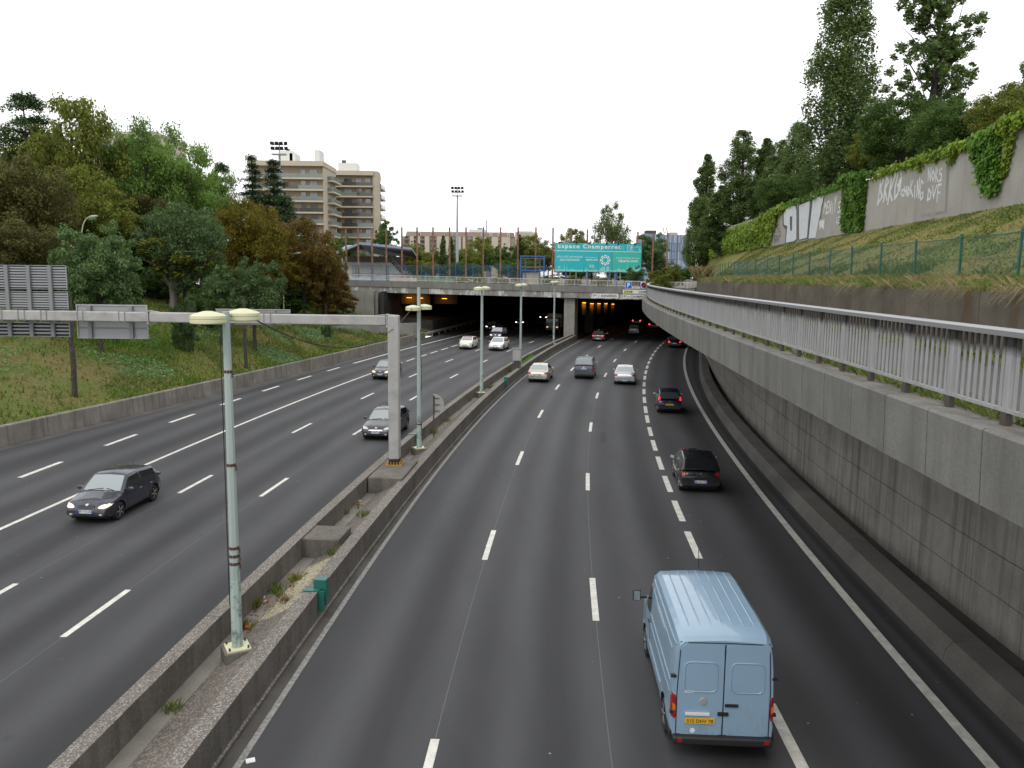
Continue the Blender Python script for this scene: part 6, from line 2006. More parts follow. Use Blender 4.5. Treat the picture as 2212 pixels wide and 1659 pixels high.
# low coloured boards along the pitch
for k, (a_, b_, cl, lab) in enumerate([(745, 800, (.4, .5, .62), 'pale blue advertising board low behind the bridge railing'), (905, 985, (.06, .2, .13), 'green advertising board low behind the bridge railing'), (842, 900, (.5, .42, .38), 'faded pinkish advertising board low behind the bridge railing'), (990, 1030, (.62, .6, .58), 'white parked trailer behind the bridge railing')]):
    u, v = gy(a_, 600, 137), gy(b_, 600, 137); mb = MB(); mb.rng(u.x, v.x, 137, 137.1, 7.3, 8.2)
    for q in fr(u.x + .2, v.x - .2, 2): mb.rng(q - .04, q + .04, 137.11, 137.2, 7.3, 8.1)
    o = mb.build('pitch_board', plain('board %d' % k, cl, .6)); tag(o, lab if k < 3 else 'white board low behind the bridge railing under the floodlight mast', 'board')

# ================================================================== grandstand
Y = 162.0
sX = lambda px: gy(px, 570, Y).x
st_ = empty('grandstand', (sX(810), Y, 7.3), 0, 'open grandstand with grey benches under a folded blue-grey roof', 'grandstand')
zr = [gy(735, 545, Y).z, gy(780, 523.5, Y).z, gy(890, 535, Y).z]
xr = [gy(728, 545, Y).x, gy(780, 523.5, Y).x, gy(890, 535, Y).x]
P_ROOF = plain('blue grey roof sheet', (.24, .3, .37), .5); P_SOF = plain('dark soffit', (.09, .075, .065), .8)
for k in range(2):
    n = 6 if k == 0 else 10
    for q in range(n):
        u, v = q / n, (q + 1) / n
        a = (lerp(xr[k], xr[k + 1], u), lerp(zr[k], zr[k + 1], u)); b_ = (lerp(xr[k], xr[k + 1], v) - .03, lerp(zr[k], zr[k + 1], v))
        mb = MB(); lift_ = lambda w_: 1.7 * (1 - w_) - .2 * w_ if k == 0 else -1.4
        vs = [(a[0], Y - 1, a[1]), (b_[0], Y - 1, b_[1]), (b_[0], Y + 9, b_[1] + lift_(v)), (a[0], Y + 9, a[1] + lift_(u))]
        vs += [(x, y, z - .45) for x, y, z in vs]
        mb.add(vs, [(0, 1, 2, 3), (7, 6, 5, 4), (0, 4, 5, 1), (1, 5, 6, 2), (2, 6, 7, 3), (3, 7, 4, 0)]); mb.build('roof_sheet', P_ROOF, st_)
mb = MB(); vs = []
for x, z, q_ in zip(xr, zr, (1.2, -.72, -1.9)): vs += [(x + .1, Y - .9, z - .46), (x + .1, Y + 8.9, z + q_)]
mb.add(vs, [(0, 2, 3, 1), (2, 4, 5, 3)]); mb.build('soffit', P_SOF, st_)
xl, xq = sX(752), sX(868)
nst_ = 8; z0 = gy(800, 594, Y).z; z1 = gy(800, 566, Y).z
for k in range(nst_):
    ins = k * .32
    mb = MB(); z = lerp(z0, z1, (k + 1) / nst_); mb.rng(xl - 2, xq - ins * 1.2, Y + k * .62, Y + k * .62 + .6, z - (z1 - z0) / nst_ - .02, z); mb.build('bench_row', M['pale_wall'], st_)
mb = MB(); mb.rng(xl - 2, xq + .6, Y - .6, Y - .5, 7.3, z0 - .1); mb.build('front_wall', plain('pale blue wall', (.38, .46, .56), .6), st_)
mb = MB()
for k in range(8): mb.rng(xq + .2 + .28 * 0 - k * .0, xq + .26, Y + k * .62, Y + k * .62 + .05, 7.3, z0 + .9)
mb.beam((xq + .8, Y - .3, z0 + .4), (xq - 2.6, Y + 5, z1 + 1.0), .08, .08); mb.beam((xq + .8, Y - .3, z0 - .2), (xq - 2.6, Y + 5, z1 + .4), .06, .06)
mb.build('stair_rail', M['mast'], st_)
mb = MB(); mb.beam((xl - 3, Y - .3, z1 + .3), (xl + 1, Y + 4, z0 + .3), .1, .1); mb.build('stair_rail', M['mast'], st_)
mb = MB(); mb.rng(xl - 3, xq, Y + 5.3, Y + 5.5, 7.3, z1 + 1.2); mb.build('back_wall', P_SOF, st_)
for px in (738, 792, 846): x = sX(px); mb = MB(); mb.rng(x - .14, x + .14, Y + .4 if px < 750 else Y + 5.6, Y + .68 if px < 750 else Y + 5.9, 7.3, (zr[0] if px < 750 else zr[1]) - .9); mb.build('column', M['mast'], st_)

# ================================================================== floodlight masts
def mast(px, ytop, ybase, Y, heads, label):
    t = gy(px, ytop, Y); root = empty('floodlight_mast', (t.x, Y, 7.2), 0, label, 'floodlight mast', 'stadium floodlight masts')
    h = t.z - 7.2
    mb = MB(); mb.tube([(0, 0, 0), (0, 0, h * .5), (0, 0, h - 1.6)], [.34, .25, .15], 12); mb.build('pole', M['mast'], root, smooth=True, local=True)
    mb = MB(); mb.rng(-1.1, 1.0, -.45, .45, h - 1.85, h - 1.68); mb.rng(-.06, .06, -.06, .06, h - 1.6, h); mb.rng(-1.0, 1.0, -.05, .05, h - .45, h - .36); mb.rng(-1.0, 1.0, -.05, .05, h - 1.15, h - 1.06); mb.build('platform', M['mast'], root, local=True)
    for r_ in range(2):
        for k in range(heads):
            x = -1.0 + 2.0 * k / (heads - 1) + .06 * r_; q = MB(); q.box((x, -.22, h - .2 - .72 * r_), (.48, .34, .42), rot=Matrix.Rotation(.45, 3, 'X') @ Matrix.Rotation(.25 * (k - 1.5), 3, 'Z')); q.build('floodlight', M['black'], root, local=True)
mast(988, 404, 600, 170, 4, 'tall grey floodlight mast rising alone behind the bridge')
mast(603, 307, 600, 124, 4, 'floodlight mast rising from dark conifers before the apartment block')

# ================================================================== buildings
P_CREAM_W = concrete('cream facade', (.46, .40, .31), (.54, .48, .385), .15, (.3, .26, .2), streak_w=.5, sc=.1)
P_BAND = concrete('cream balcony band', (.50, .44, .34), (.57, .51, .405), .25, (.4, .36, .3), streak_w=.6, sc=.15)
P_TAN = concrete('tan facade', (.34, .265, .18), (.42, .33, .23), .1, (.25, .2, .14), sc=.12)
P_BAL = plain('balcony glass', (.16, .19, .165), .12, spec=.7)
P_BALD = plain('smoked balcony glass', (.05, .052, .05), .12, spec=.7)
P_WIN = plain('far window glass', (.05, .065, .08), .08, spec=.9, ior=1.8)
P_SHUT = plain('grey roller shutter', (.36, .37, .39), .6)
P_ROOFW = plain('white roof housing', (.66, .66, .62), .7)
rng = random.Random(11)
def wbx(root, name, mat, x0, x1, y0, y1, z0, z1):
    mb = MB(); mb.rng(x0, x1, y0, y1, z0, z1); return mb.build(name, mat, root)
def block(label, pxl, pxr, ytop, Y, depth, nfl, fh, wins, balc_ends, roof):
    x0, x1 = gy(pxl, 500, Y).x, gy(pxr, 500, Y).x; zt = gy((pxl + pxr) / 2, ytop, Y).z
    root = empty('apartment_block', ((x0 + x1) / 2, Y, 7), 0, label, 'building')
    wbx(root, 'wall', P_TAN, x0 + .2, x1 - .2, Y + 1.5, Y + depth, 7.2, zt - .6)
    wbx(root, 'parapet', P_BAND, x0 - .2, x1 + .2, Y - .1, Y + depth, zt - 1.25, zt)
    for k in range(nfl):
        z = zt - 1.25 - (k + 1) * fh
        if z < 7.3: break
        lo = z - .02
        mb = MB(); mb.rng(x0, x1, Y, Y + 1.49, lo - .42, lo); sl = mb.build('balcony', P_BAND, root)
        dark = rng.random() < .35
        m = (x0 + x1) / 2
        for (a, b_) in ((x0 + .05, x0 + (x1 - x0) * .33), (x0 + (x1 - x0) * .34, x0 + (x1 - x0) * .66), (x0 + (x1 - x0) * .67, x1 - .05)):
            g_ = MB(); g_.rng(a, b_, Y + .06, Y + .12, lo + .01, lo + 1.0); g_.build('balcony_glass', P_BALD if dark or rng.random() < .3 else P_BAL, sl)
        for (f, w, door) in wins:
            cx = x0 + (x1 - x0) * f; h = 2.15
            mt = P_SHUT if rng.random() < .22 else P_WIN
            wn_ = wbx(root, 'window', plain('window frame', (.22, .17, .12), .6) if 'window frame' not in MATS else MATS['window frame'], cx - w / 2 - .08, cx + w / 2 + .08, Y + 1.42, Y + 1.495, lo + .02, lo + h + .08)
            np_ = 2 if w > 1.3 else 1
            for q in range(np_):
                g_ = MB(); g_.rng(cx - w / 2 + w * q / np_ + .03, cx - w / 2 + w * (q + 1) / np_ - .03, Y + 1.39, Y + 1.418, lo + .06, lo + h); g_.build('pane', mt, wn_)
        # the flank seen to the right
        for j in range(3):
            yy = Y + 2.5 + j * depth / 3.4
            f_ = MB(); f_.rng(x1 - .19, x1 - .12, yy, yy + 1.2, lo + .4, lo + 2.1); f_.build('flank_window', P_WIN, root)
        if balc_ends:
            mb = MB(); mb.rng(x1 - .18, x1 + 1.7, Y + depth * .35, Y + depth * .95, lo - .42, lo); s2 = mb.build('balcony', P_BAND, root)
            g_ = MB(); g_.rng(x1 + 1.6, x1 + 1.66, Y + depth * .36, Y + depth * .94, lo + .01, lo + 1.0); g_.rng(x1 - .1, x1 + 1.6, Y + depth * .355, Y + depth * .36, lo + .01, lo + 1.0); g_.build('balcony_glass', P_BAL, s2)
    wbx(root, 'corner_wall', P_CREAM_W, x1 - .22, x1 - .0, Y + 1.0, Y + depth + .1, 7.2, zt - 1.26)
    for (a, b_, h) in roof:
        wbx(root, 'roof_house', P_ROOFW, x0 + (x1 - x0) * a, x0 + (x1 - x0) * b_, Y + 3, Y + 8, zt + .002, zt + h)
    return root, x0, x1, zt
rA, xA0, xA1, zA = block('cream apartment block with long balconies partly behind the conifers', 540, 699, 347, 216, 16, 11, 2.9,
      [(.3, 1.2, 0), (.42, 1.4, 0), (.72, 1.3, 0), (.86, 2.0, 0)], True, [(.38, .56, 2.9), (.52, .60, 2.3), (.86, .93, 3.2)])
mb = MB(); mb.tube([(xA0 + (xA1 - xA0) * .46, 222, zA + 2.9), (xA0 + (xA1 - xA0) * .46, 222, zA + 3.8)], .5, 8); mb.build('chimney', P_BALD, rA)
rB, xB0, xB1, zB = block('cream apartment block with stacked balconies rising behind the grandstand', 706, 806, 368.5, 240, 14, 11, 2.9,
      [(.22, 1.4, 0), (.45, 2.2, 0), (.68, 1.6, 0), (.88, 1.5, 0)], True, [(.22, .62, 2.5)])
wbx(rB, 'wing_wall', P_CREAM_W, xB1 + .01, xB1 + 1.35, 240.6, 246, 7.2, zB - .01)
mb = MB(); mb.rng(xB0 + 4, xB0 + 5.2, 243, 244, zB + 2.5, zB + 3.3); mb.build('chimney', P_BALD, rB)
# flower boxes and plants on balconies
rngp = np.random.default_rng(8)
# pale building behind the tall trees at the left
Y = 150
root = empty('apartment_block', (gy(270, 500, Y).x, Y, 7), 0, 'pale building glimpsed through the tall green trees', 'building')
x0, x1, zt = gy(215, 400, Y).x, gy(340, 400, Y).x, gy(240, 290, Y).z
wbx(root, 'wall', P_BAND, x0, x1, Y, Y + 14, 7, zt)
wbx(root, 'parapet', P_CREAM_W, x0 - .2, x1 + .2, Y - .2, Y + 14.2, zt + .002, zt + .5)
for k in range(7):
    for j in range(4):
        x = x0 + 1.2 + j * (x1 - x0 - 2) / 4; z = zt - 2.6 - k * 2.9
        w_ = wbx(root, 'window', P_SHUT, x - .08, x + 1.38, Y - .06, Y - .002, z - .08, z + 1.58); g_ = MB(); g_.rng(x, x + 1.3, Y - .09, Y - .061, z, z + 1.5); g_.build('pane', P_WIN, w_)
# long building with a brown mansard
Y = 340
X = lambda px: gy(px, 530, Y).x
Zp = lambda py, px=1000: gy(px, py, Y).z
root = empty('long_building', (X(1010), Y, 7), 0, 'long low building with brownish mansard storey and cream panels', 'building')
P_MANS = concrete('brown mansard', (.22, .16, .135), (.29, .215, .18), .1, (.15, .1, .09), sc=.1)
wbx(root, 'wall', concrete('pale brown facade', (.3, .24, .2), (.38, .31, .26), 0), X(868), X(1160), Y, Y + 14, 7, Zp(511.5))
mb = MB(); xs_ = [X(877), X(882), X(1106), X(1110)]
mb.add([(X(876), Y - .3, Zp(511.4)), (X(1112), Y - .3, Zp(511.4)), (X(1110), Y + 1.2, Zp(500.8)), (X(878), Y + 1.2, Zp(500.8)), (X(876), Y + 14, Zp(511.4)), (X(1112), Y + 14, Zp(511.4)), (X(1110), Y + 13, Zp(500.8)), (X(878), Y + 13, Zp(500.8))],
       [(0, 1, 2, 3), (3, 2, 6, 7), (1, 5, 6, 2), (0, 3, 7, 4), (4, 7, 6, 5)]); mb.build('mansard_roof', P_MANS, root)
wbx(root, 'end_wall', P_CREAM_W, X(1112.5), X(1161), Y - .2, Y + 12, 7, Zp(500))
for k, px in enumerate([906, 934, 958, 975, 1042, 1060, 1078, 1098]):
    w_ = wbx(root, 'window', P_ROOFW, X(px - 3), X(px + 3), Y - .75, Y + .8, Zp(510.5), Zp(503.5)); g_ = MB(); g_.rng(X(px - 2), X(px + 2), Y - .79, Y - .751, Zp(510), Zp(504.3)); g_.build('pane', P_WIN, w_)
    if k in (2, 3): g_ = MB(); g_.rng(X(px - 3.2), X(px + 3.2), Y - 1.6, Y - .8, Zp(505), Zp(503.2)); g_.build('awning', plain('yellow awning', (.6, .3, .03), .7), w_)
for k, (a, b_) in enumerate([(886, 894), (902, 908), (918, 928), (944, 955), (962, 972), (985, 996), (1000, 1008), (1022, 1032), (1040, 1050), (1062, 1076), (1083, 1102)]):
    wbx(root, 'cream_panel', P_BAND, X(a), X(b_), Y - 1.0, Y - .01, 7.2, Zp(511.5))
for px in (878, 898, 914, 936, 958, 978, 1014, 1036, 1056, 1080):
    for py in (515, 525, 535):
        w_ = wbx(root, 'balcony', P_MANS, X(px - 5), X(px + 5), Y - .9, Y - .02, Zp(py + 5), Zp(py + 2)); g_ = MB(); g_.rng(X(px - 3), X(px + 3), Y - .05, Y - .011, Zp(py + 2), Zp(py - 3)); g_.build('pane', P_WIN, w_)
wbx(root, 'roof_plant', P_ROOFW, X(1012), X(1048), Y + 4, Y + 9, Zp(500.8) + .01, Zp(494)); wbx(root, 'roof_plant', P_SHUT, X(1030), X(1040), Y + 4, Y + 7, Zp(494) + .01, Zp(490))
wbx(root, 'roof_plant', P_ROOFW, X(1118), X(1150), Y + 3, Y + 8, Zp(500) + .01, Zp(496))
mb = MB(); mb.tube([(X(1050), Y + 5, Zp(500)), (X(1050), Y + 5, Zp(474))], .25, 6); mb.tube([(X(1015), Y + 5, Zp(500)), (X(1015), Y + 5, Zp(486))], .12, 6); mb.build('aerial', M['mast'], root)
# blue glass office
Y = 330
root = empty('glass_office', (X(1460), Y, 7), 0, 'blue glass office block beyond the rusty posts', 'building')
P_BG = plain('blue curtain glass', (.07, .13, .24), .08, spec=.8, ior=1.7); P_BG2 = plain('pale curtain glass', (.2, .28, .38), .08, spec=.8, ior=1.7)
XO = lambda px: gy(px, 540, Y).x
ZO = lambda py: gy(1450, py, Y).z
secs = [(1388, 1413, 505.5), (1413.6, 1434, 505.5), (1436, 1450, 508), (1451, 1461, 508), (1464.5, 1485, 508)]
wbx(root, 'wall', plain('grey cladding', (.2, .2, .22), .6), XO(1386), XO(1490), Y + .5, Y + 16, 7, ZO(507))
for (a, b_, top) in secs:
    nx_, nz_ = max(2, int((b_ - a) / 3.2)), 7
    for i in range(nx_):
        for j in range(nz_):
            z1_ = ZO(top) - j * 3.2; xa = XO(a) + (XO(b_) - XO(a)) * i / nx_; xb = XO(a) + (XO(b_) - XO(a)) * (i + 1) / nx_
            mb = MB(); mb.rng(xa + .05, xb - .05, Y, Y + .4, z1_ - 3.05, z1_); mb.build('window', P_BG if rng.random() < .7 else P_BG2, root)
wbx(root, 'roof_house', plain('dark roof plant', (.06, .05, .06), .7), XO(1398), XO(1420), Y + 4, Y + 9, ZO(507) + .01, ZO(497)); wbx(root, 'roof_house', P_CREAM_W, XO(1449), XO(1466), Y + 3, Y + 8, ZO(507) + .01, ZO(501))
wbx(root, 'side_wing', M['alu_dark'], XO(1487), XO(1497), Y + 2, Y + 14, 7, ZO(511))
mb = MB()
P4 = [Vector((XO(px), Y + 2, ZO(py))) for px, py in ((1436, 503), (1443, 503), (1440, 492), (1432, 492))]
for i in range(4): mb.beam(P4[i], P4[(i + 1) % 4], .3, .3)
mb.build('roof_frame', M['alu'], root)

# ================================================================== graffiti on the pale wall
GL = {'B': [[(0, 0), (.1, 1), (.6, .85), (.15, .52), (.75, .25), (0, 0)]], 'R': [[(.1, 0), (.15, 1), (.7, .8), (.15, .5), (.8, 0)]], 'K': [[(.1, 0), (.1, 1)], [(.8, 1), (.12, .45), (.85, 0)]], 'G': [[(.8, .85), (.3, 1), (0, .5), (.3, 0), (.8, .15), (.8, .5), (.5, .45)]],
      '1': [[(.1, .7), (.5, 1), (.45, 0)]], 'C': [[(.8, .9), (.2, .8), (.1, .2), (.8, .05)]], 'H': [[(.1, 0), (.15, 1)], [(.8, 0), (.75, 1)], [(.1, .5), (.8, .55)]], 'O': [[(.4, 0), (.05, .4), (.4, .9), (.8, .5), (.4, 0)]], 'I': [[(.4, 0), (.45, .8)]], 'N': [[(.05, 0), (.1, 1), (.75, 0), (.85, 1)]],
      'D': [[(.1, 0), (.15, 1), (.8, .6), (.7, .15), (.1, 0)]], 'V': [[(.05, 1), (.4, 0), (.85, 1)]], 'F': [[(.1, 0), (.2, 1), (.85, .95)], [(.15, .5), (.7, .52)]], 'S': [[(.8, .9), (.2, .85), (.2, .55), (.75, .45), (.7, .1), (.05, .05)]], 'E': [[(.8, .95), (.15, 1), (.05, 0), (.8, .05)], [(.1, .5), (.65, .5)]], 'L': [[(.1, 1), (.1, 0), (.7, .05)]], 'Y': [[(.05, 1), (.4, .5), (.8, 1)], [(.4, .5), (.35, 0)]], 'A': [[(0, 0), (.4, 1), (.8, 0)], [(.2, .4), (.6, .4)]], 'P': [[(.1, 0), (.1, 1), (.75, .75), (.1, .5)]], 'T': [[(.4, 0), (.4, 1)], [(0, 1), (.85, 1)]]}
wx8 = lambda z: (1900 + z / 3.1965) * .8534
wy8 = lambda z: (300 + z / 3.1965) * .8534
def wall_uv(px, py):
    return on_curve(px, py, C_GW, 20, 140)
def spray(word, corners, mat, wid, name='graffiti', jit=.06, seed=1):
    """word written along the wall inside four surveyed corners (zoomed pixels): ll, lr, ur, ul"""
    g_ = random.Random(seed)
    C4 = [wall_uv(wx8(a), wy8(b_)) for a, b_ in corners]
    mb = MB(); n = len(word)
    for i, ch in enumerate(word):
        g0, o0 = g_.uniform(.82, 1.15), g_.uniform(-.1, .1)
        for st_ in GL.get(ch, []):
            pts = []
            for a, b_ in st_:
                s, t = (i + .02 + a * .98 + .16 * (b_ - .5) + g_.uniform(-.05, .05)) / n, b_ * g0 + o0 + g_.uniform(-jit, jit)
                p = C4[0].lerp(C4[1], s).lerp(C4[3].lerp(C4[2], s), t); pts.append(p)
            fine = []
            for p, q in zip(pts, pts[1:]):
                for k in range(3): fine.append(p.lerp(q, k / 3))
            fine.append(pts[-1])
            for p, q in zip(fine, fine[1:]):
                t_, n_ = C_GW.tn((p.y + q.y) / 2)
                d = (q - p); d.normalize(); sd = d.cross(n_).normalized() * wid / 2
                P_ = []
                for r_ in (p, q):
                    b0 = Vector((C_GW(r_.y), r_.y, r_.z)) - n_ * (.006 + .0007 * (len(mb.f) % 3)); P_ += [b0 + sd, b0 - sd]
                e = d * wid * .35
                mb.add([P_[0] - e, P_[1] - e, P_[3] + e, P_[2] + e], [(0, 1, 2, 3)])
    return mb.build(name, M[mat], gw)
spray('BRKG', [(1032, 700), (1195, 660), (1225, 450), (1045, 515)], 'white_spray', .22, seed=2)
spray('1', [(1195, 590), (1235, 580), (1235, 460), (1200, 470)], 'white_spray', .2, seed=3)
spray('CHO', [(1215, 620), (1290, 620), (1290, 540), (1222, 560)], 'white_spray', .14, seed=4)
spray('KING', [(1290, 620), (1400, 665), (1400, 475), (1292, 520)], 'white_spray', .13, seed=5)
spray('NORS', [(1437, 510), (1555, 510), (1552, 388), (1437, 420)], 'white_spray', .12, seed=6)
spray('DVF', [(1430, 650), (1545, 660), (1548, 535), (1432, 555)], 'white_spray', .13, seed=7)
spray('PENIY', [(590, 770), (695, 760), (700, 640), (600, 680)], 'white_spray', .17, seed=8)
spray('SE', [(705, 760), (750, 760), (750, 650), (710, 670)], 'white_spray', .15, seed=9)
spray('LEES', [(695, 840), (750, 850), (750, 790), (700, 795)], 'white_spray', .12, seed=10)
spray('VPSL', [(188, 930), (250, 925), (240, 845), (192, 870)], 'black_spray', .11, seed=11)
spray('BKAP', [(190, 1010), (240, 985), (250, 925), (192, 945)], 'black_spray', .11, seed=12)
def blocky(poly, mat, lift, name='graffiti'):
    pts = [wall_uv(wx8(a), wy8(b_)) for a, b_ in poly]
    bm = bmesh.new()
    vs = []
    for p in pts:
        t_, n_ = C_GW.tn(p.y); vs.append(bm.verts.new(Vector((C_GW(p.y), p.y, p.z)) - n_ * lift))
    bm.faces.new(vs); bmesh.ops.triangulate(bm, faces=bm.faces[:])
    me = bpy.data.meshes.new(name); bm.to_mesh(me); bm.free(); me.materials.append(M[mat])
    o = link(name, me, gw); o.location = -Vector(gw.location); return o
Dp = [(268, 760), (300, 720), (362, 705), (372, 745), (372, 975), (350, 992), (285, 1005), (298, 870), (270, 858)]
Vp = [(392, 704), (420, 694), (432, 820), (447, 683), (482, 668), (456, 965), (394, 980)]
Fp = [(504, 655), (592, 622), (582, 690), (548, 700), (545, 740), (572, 735), (560, 800), (535, 815), (525, 965), (470, 972)]
def grow(poly, k):
    cx = sum(p[0] for p in poly) / len(poly); cy = sum(p[1] for p in poly) / len(poly)
    return [(p[0] + (k if p[0] > cx else -k), p[1] + (k if p[1] > cy else -k)) for p in poly]
for P_ in (Dp, Vp, Fp):
    blocky(grow(P_, 9), 'black_spray', .010); blocky(P_, 'silver_spray', .014)
blocky([(318, 795), (338, 790), (336, 905), (322, 910)], 'black_spray', .018)
blocky([(555, 830), (600, 815), (592, 900), (570, 870), (560, 905)], 'white_spray', .009)
# faint repainted rectangle
for poly in ([(1585, 350), (1612, 345), (1590, 760), (1570, 770)], [(1370, 775), (1575, 745), (1570, 772), (1375, 800)]):
    blocky(poly, 'pier', .004, 'paint_patch')

# ================================================================== trees and plants
def kites(C, N, S, g, asp=.62):
    """leaf-like kites at points C facing N, of size S"""
    n = len(C)
    N = N / np.maximum(1e-6, np.linalg.norm(N, axis=1, keepdims=True))
    a = g.normal(size=(n, 3)); u = np.cross(N, a); u /= np.maximum(1e-6, np.linalg.norm(u, axis=1, keepdims=True)); v = np.cross(N, u)
    S = S[:, None]
    V = np.empty((n, 4, 3), dtype=np.float32)
    V[:, 0] = C - u * S * .5; V[:, 1] = C - v * S * asp * .5 - u * S * .05 + N * S * .08
    V[:, 2] = C + u * S * .5 - N * S * .08; V[:, 3] = C + v * S * asp * .5 - u * S * .05 + N * S * .08
    return V.reshape(-1, 3), np.arange(n * 4, dtype=np.int32).reshape(-1, 4)

def sphere_pts(g, n):
    d = g.normal(size=(n, 3)); return d / np.linalg.norm(d, axis=1, keepdims=True)

def cloud(clumps, per, size, g, up=.35, shell=2.6):
    """leaves gathered on clumps [(x,y,z,rx,ry,rz)]"""
    K = np.array(clumps); q_ = K[:, 3] * K[:, 4]; idx = np.repeat(np.arange(len(K)), np.maximum(12, (per * q_ / q_.mean()).astype(int)))
    d = sphere_pts(g, len(idx)); r = g.uniform(0, 1, len(idx)) ** (1 / shell) * (1 + .55 * g.uniform(0, 1, len(idx)) ** 7)
    C = K[idx, :3] + d * r[:, None] * K[idx, 3:6]
    N = d * .7 + np.array([0, 0, up]) + g.normal(0, .45, (len(idx), 3))
    S = size * g.uniform(.5, 1.55, len(idx))
    return kites(C, N, S, g)

def limb(mb, a, b, r0, r1, g, n=4, wob=.12):
    a, b = Vector(a), Vector(b); L = (b - a).length
    pts = [a.lerp(b, i / n) + Vector(g.normal(0, wob * L / n, 3)) * (0 < i < n) for i in range(n + 1)]
    mb.tube(pts, [lerp(r0, r1, i / n) for i in range(n + 1)], 6, cap=False)

def proto_round(seed, H=10.0, R=3.6, base=.22, nb=34, per=270, leaf=.205, cr=(.15, .38), flat=.85, egg=.0):
    g = np.random.default_rng(seed); cz = H * (base + 1) / 2; hz = H * (1 - base) / 2
    cl = []
    for i in range(nb):
        d = sphere_pts(g, 1)[0]; k = g.uniform(.45, .86) if i > nb * .22 else g.uniform(0, .4)
        x, y, z = d * k
        w = 1 - egg * z
        r = R * g.uniform(*cr)
        cl.append((x * R * w, y * R * w, cz + z * (hz - r * .5), r * g.uniform(.8, 1.25), r * g.uniform(.8, 1.25), r * flat * g.uniform(.7, 1.1)))
    for i in range(nb * 2):
        d = sphere_pts(g, 1)[0]; k = g.uniform(.78, 1.04); r = R * g.uniform(.07, .15); w = 1 - egg * d[2] * k
        cl.append((d[0] * k * R * w, d[1] * k * R * w, cz + d[2] * k * (hz - r), r * 1.2, r * 1.2, r * g.uniform(.6, 1.1)))
    V, Q = cloud(cl, per, leaf, g)
    mb = MB(); limb(mb, (0, 0, -.6), (g.normal(0, .15), g.normal(0, .15), H * .45), .024 * H, .014 * H, g, 5, .05)
    for c in cl[:14]:
        limb(mb, (0, 0, H * g.uniform(.16, .42)), (c[0] * .9, c[1] * .9, c[2]), .010 * H, .003 * H, g)
    return V, Q, mb

def proto_airy(seed, H=10.0, R=4.0):
    g = np.random.default_rng(seed); cl = []; mb = MB()
    limb(mb, (0, 0, -.6), (.3, 0, H * .4), .22, .15, g, 4, .05)
    for i in range(11):
        a = 2 * math.pi * i / 11 + g.uniform(-.3, .3); k = g.uniform(.4, 1)
        tip = Vector((R * k * math.cos(a), R * k * math.sin(a), H * g.uniform(.5, 1.0)))
        mid = Vector((tip.x * .4, tip.y * .4, H * .5))
        limb(mb, (.3, 0, H * g.uniform(.28, .4)), mid, .10, .06, g); limb(mb, mid, tip, .06, .02, g)
        for j in range(5):
            t = g.uniform(.3, 1.05); p = mid.lerp(tip, t)
            q = p + Vector(g.normal(0, R * .16, 3)); limb(mb, p, q, .025, .008, g, 2)
            r = R * g.uniform(.15, .27); cl.append((q.x, q.y, min(q.z, H - r * .4), r * 1.3, r * 1.3, r * .6))
    V, Q = cloud(cl, 420, .17, g, .6, 2.0)
    return V, Q, mb

def proto_conifer(seed, H=10.0, R=2.6, tiers=20, leaf=.18, droop=.12, cut=.06, pw=.75):
    g = np.random.default_rng(seed); mb = MB(); limb(mb, (0, 0, -.6), (g.normal(0, .1), 0, H * .97), .2, .03, g, 5, .01)
    C, N = [], []
    for t in range(tiers):
        f = (t + g.uniform(-.3, .3)) / tiers; z = H * (cut + (1 - cut) * f) ; L = (R * (1 - f) ** pw + .18) * g.uniform(.7, 1.15)
        for b in range(g.integers(7, 10)):
            a = g.uniform(0, 6.28); l = L * g.uniform(.6, 1.12); dz = g.uniform(-.5, 1.2) * droop
            tip = Vector((l * math.cos(a), l * math.sin(a), z + l * (dz - .05))); limb(mb, (0, 0, z), tip, .035, .008, g, 2, .03)
            m = int(80 * l + 24); s = g.uniform(.12, 1.02, m); w = .14 + .26 * np.sin(np.pi * np.clip(s, 0, 1)) * l * .75
            off = g.normal(0, 1, m) * w * .62; hz = g.normal(0, .11, m) - .16 * s * s * l
            C.append(np.stack([s * tip.x - math.sin(a) * off, s * tip.y + math.cos(a) * off, z + s * (tip.z - z) + hz], 1)); N.append(np.tile([0, 0, 1.0], (m, 1)) + g.normal(0, .35, (m, 3)))
    C = np.concatenate(C); N = np.concatenate(N)
    V, Q = kites(C, N, leaf * g.uniform(.6, 1.3, len(C)), g, .45)
    return V, Q, mb

def proto_poplar(seed, H=20.0, R=2.6, per=120, n=270, leaf=.22, base=.02, sharp=.75):
    g = np.random.default_rng(seed); mb = MB(); limb(mb, (0, 0, -.6), (0, 0, H * .93), .34, .05, g, 6, .01); cl = []
    for i in range(n):
        f = g.uniform(0, 1); z = H * (base + (1 - base) * f)
        rr = R * (min(1, (f + .05) / .22) ** .6) * (1 - max(0, (f - .45) / .55) ** 1.6 * sharp)
        a = g.uniform(0, 6.28); k = g.uniform(.25, .95) * rr
        p = (k * math.cos(a), k * math.sin(a), min(z, H * .975)); r = g.uniform(.22, .5) * (.45 + .55 * rr / R) * R * .55
        if i % 6 == 0: limb(mb, (0, 0, max(.5, z - k * 2.2)), p, .05, .015, g, 2, .04)
        cl.append((*p, r, r, r * 1.9))
    V, Q = cloud(cl, per, leaf, g, .15, 2.4)
    return V, Q, mb

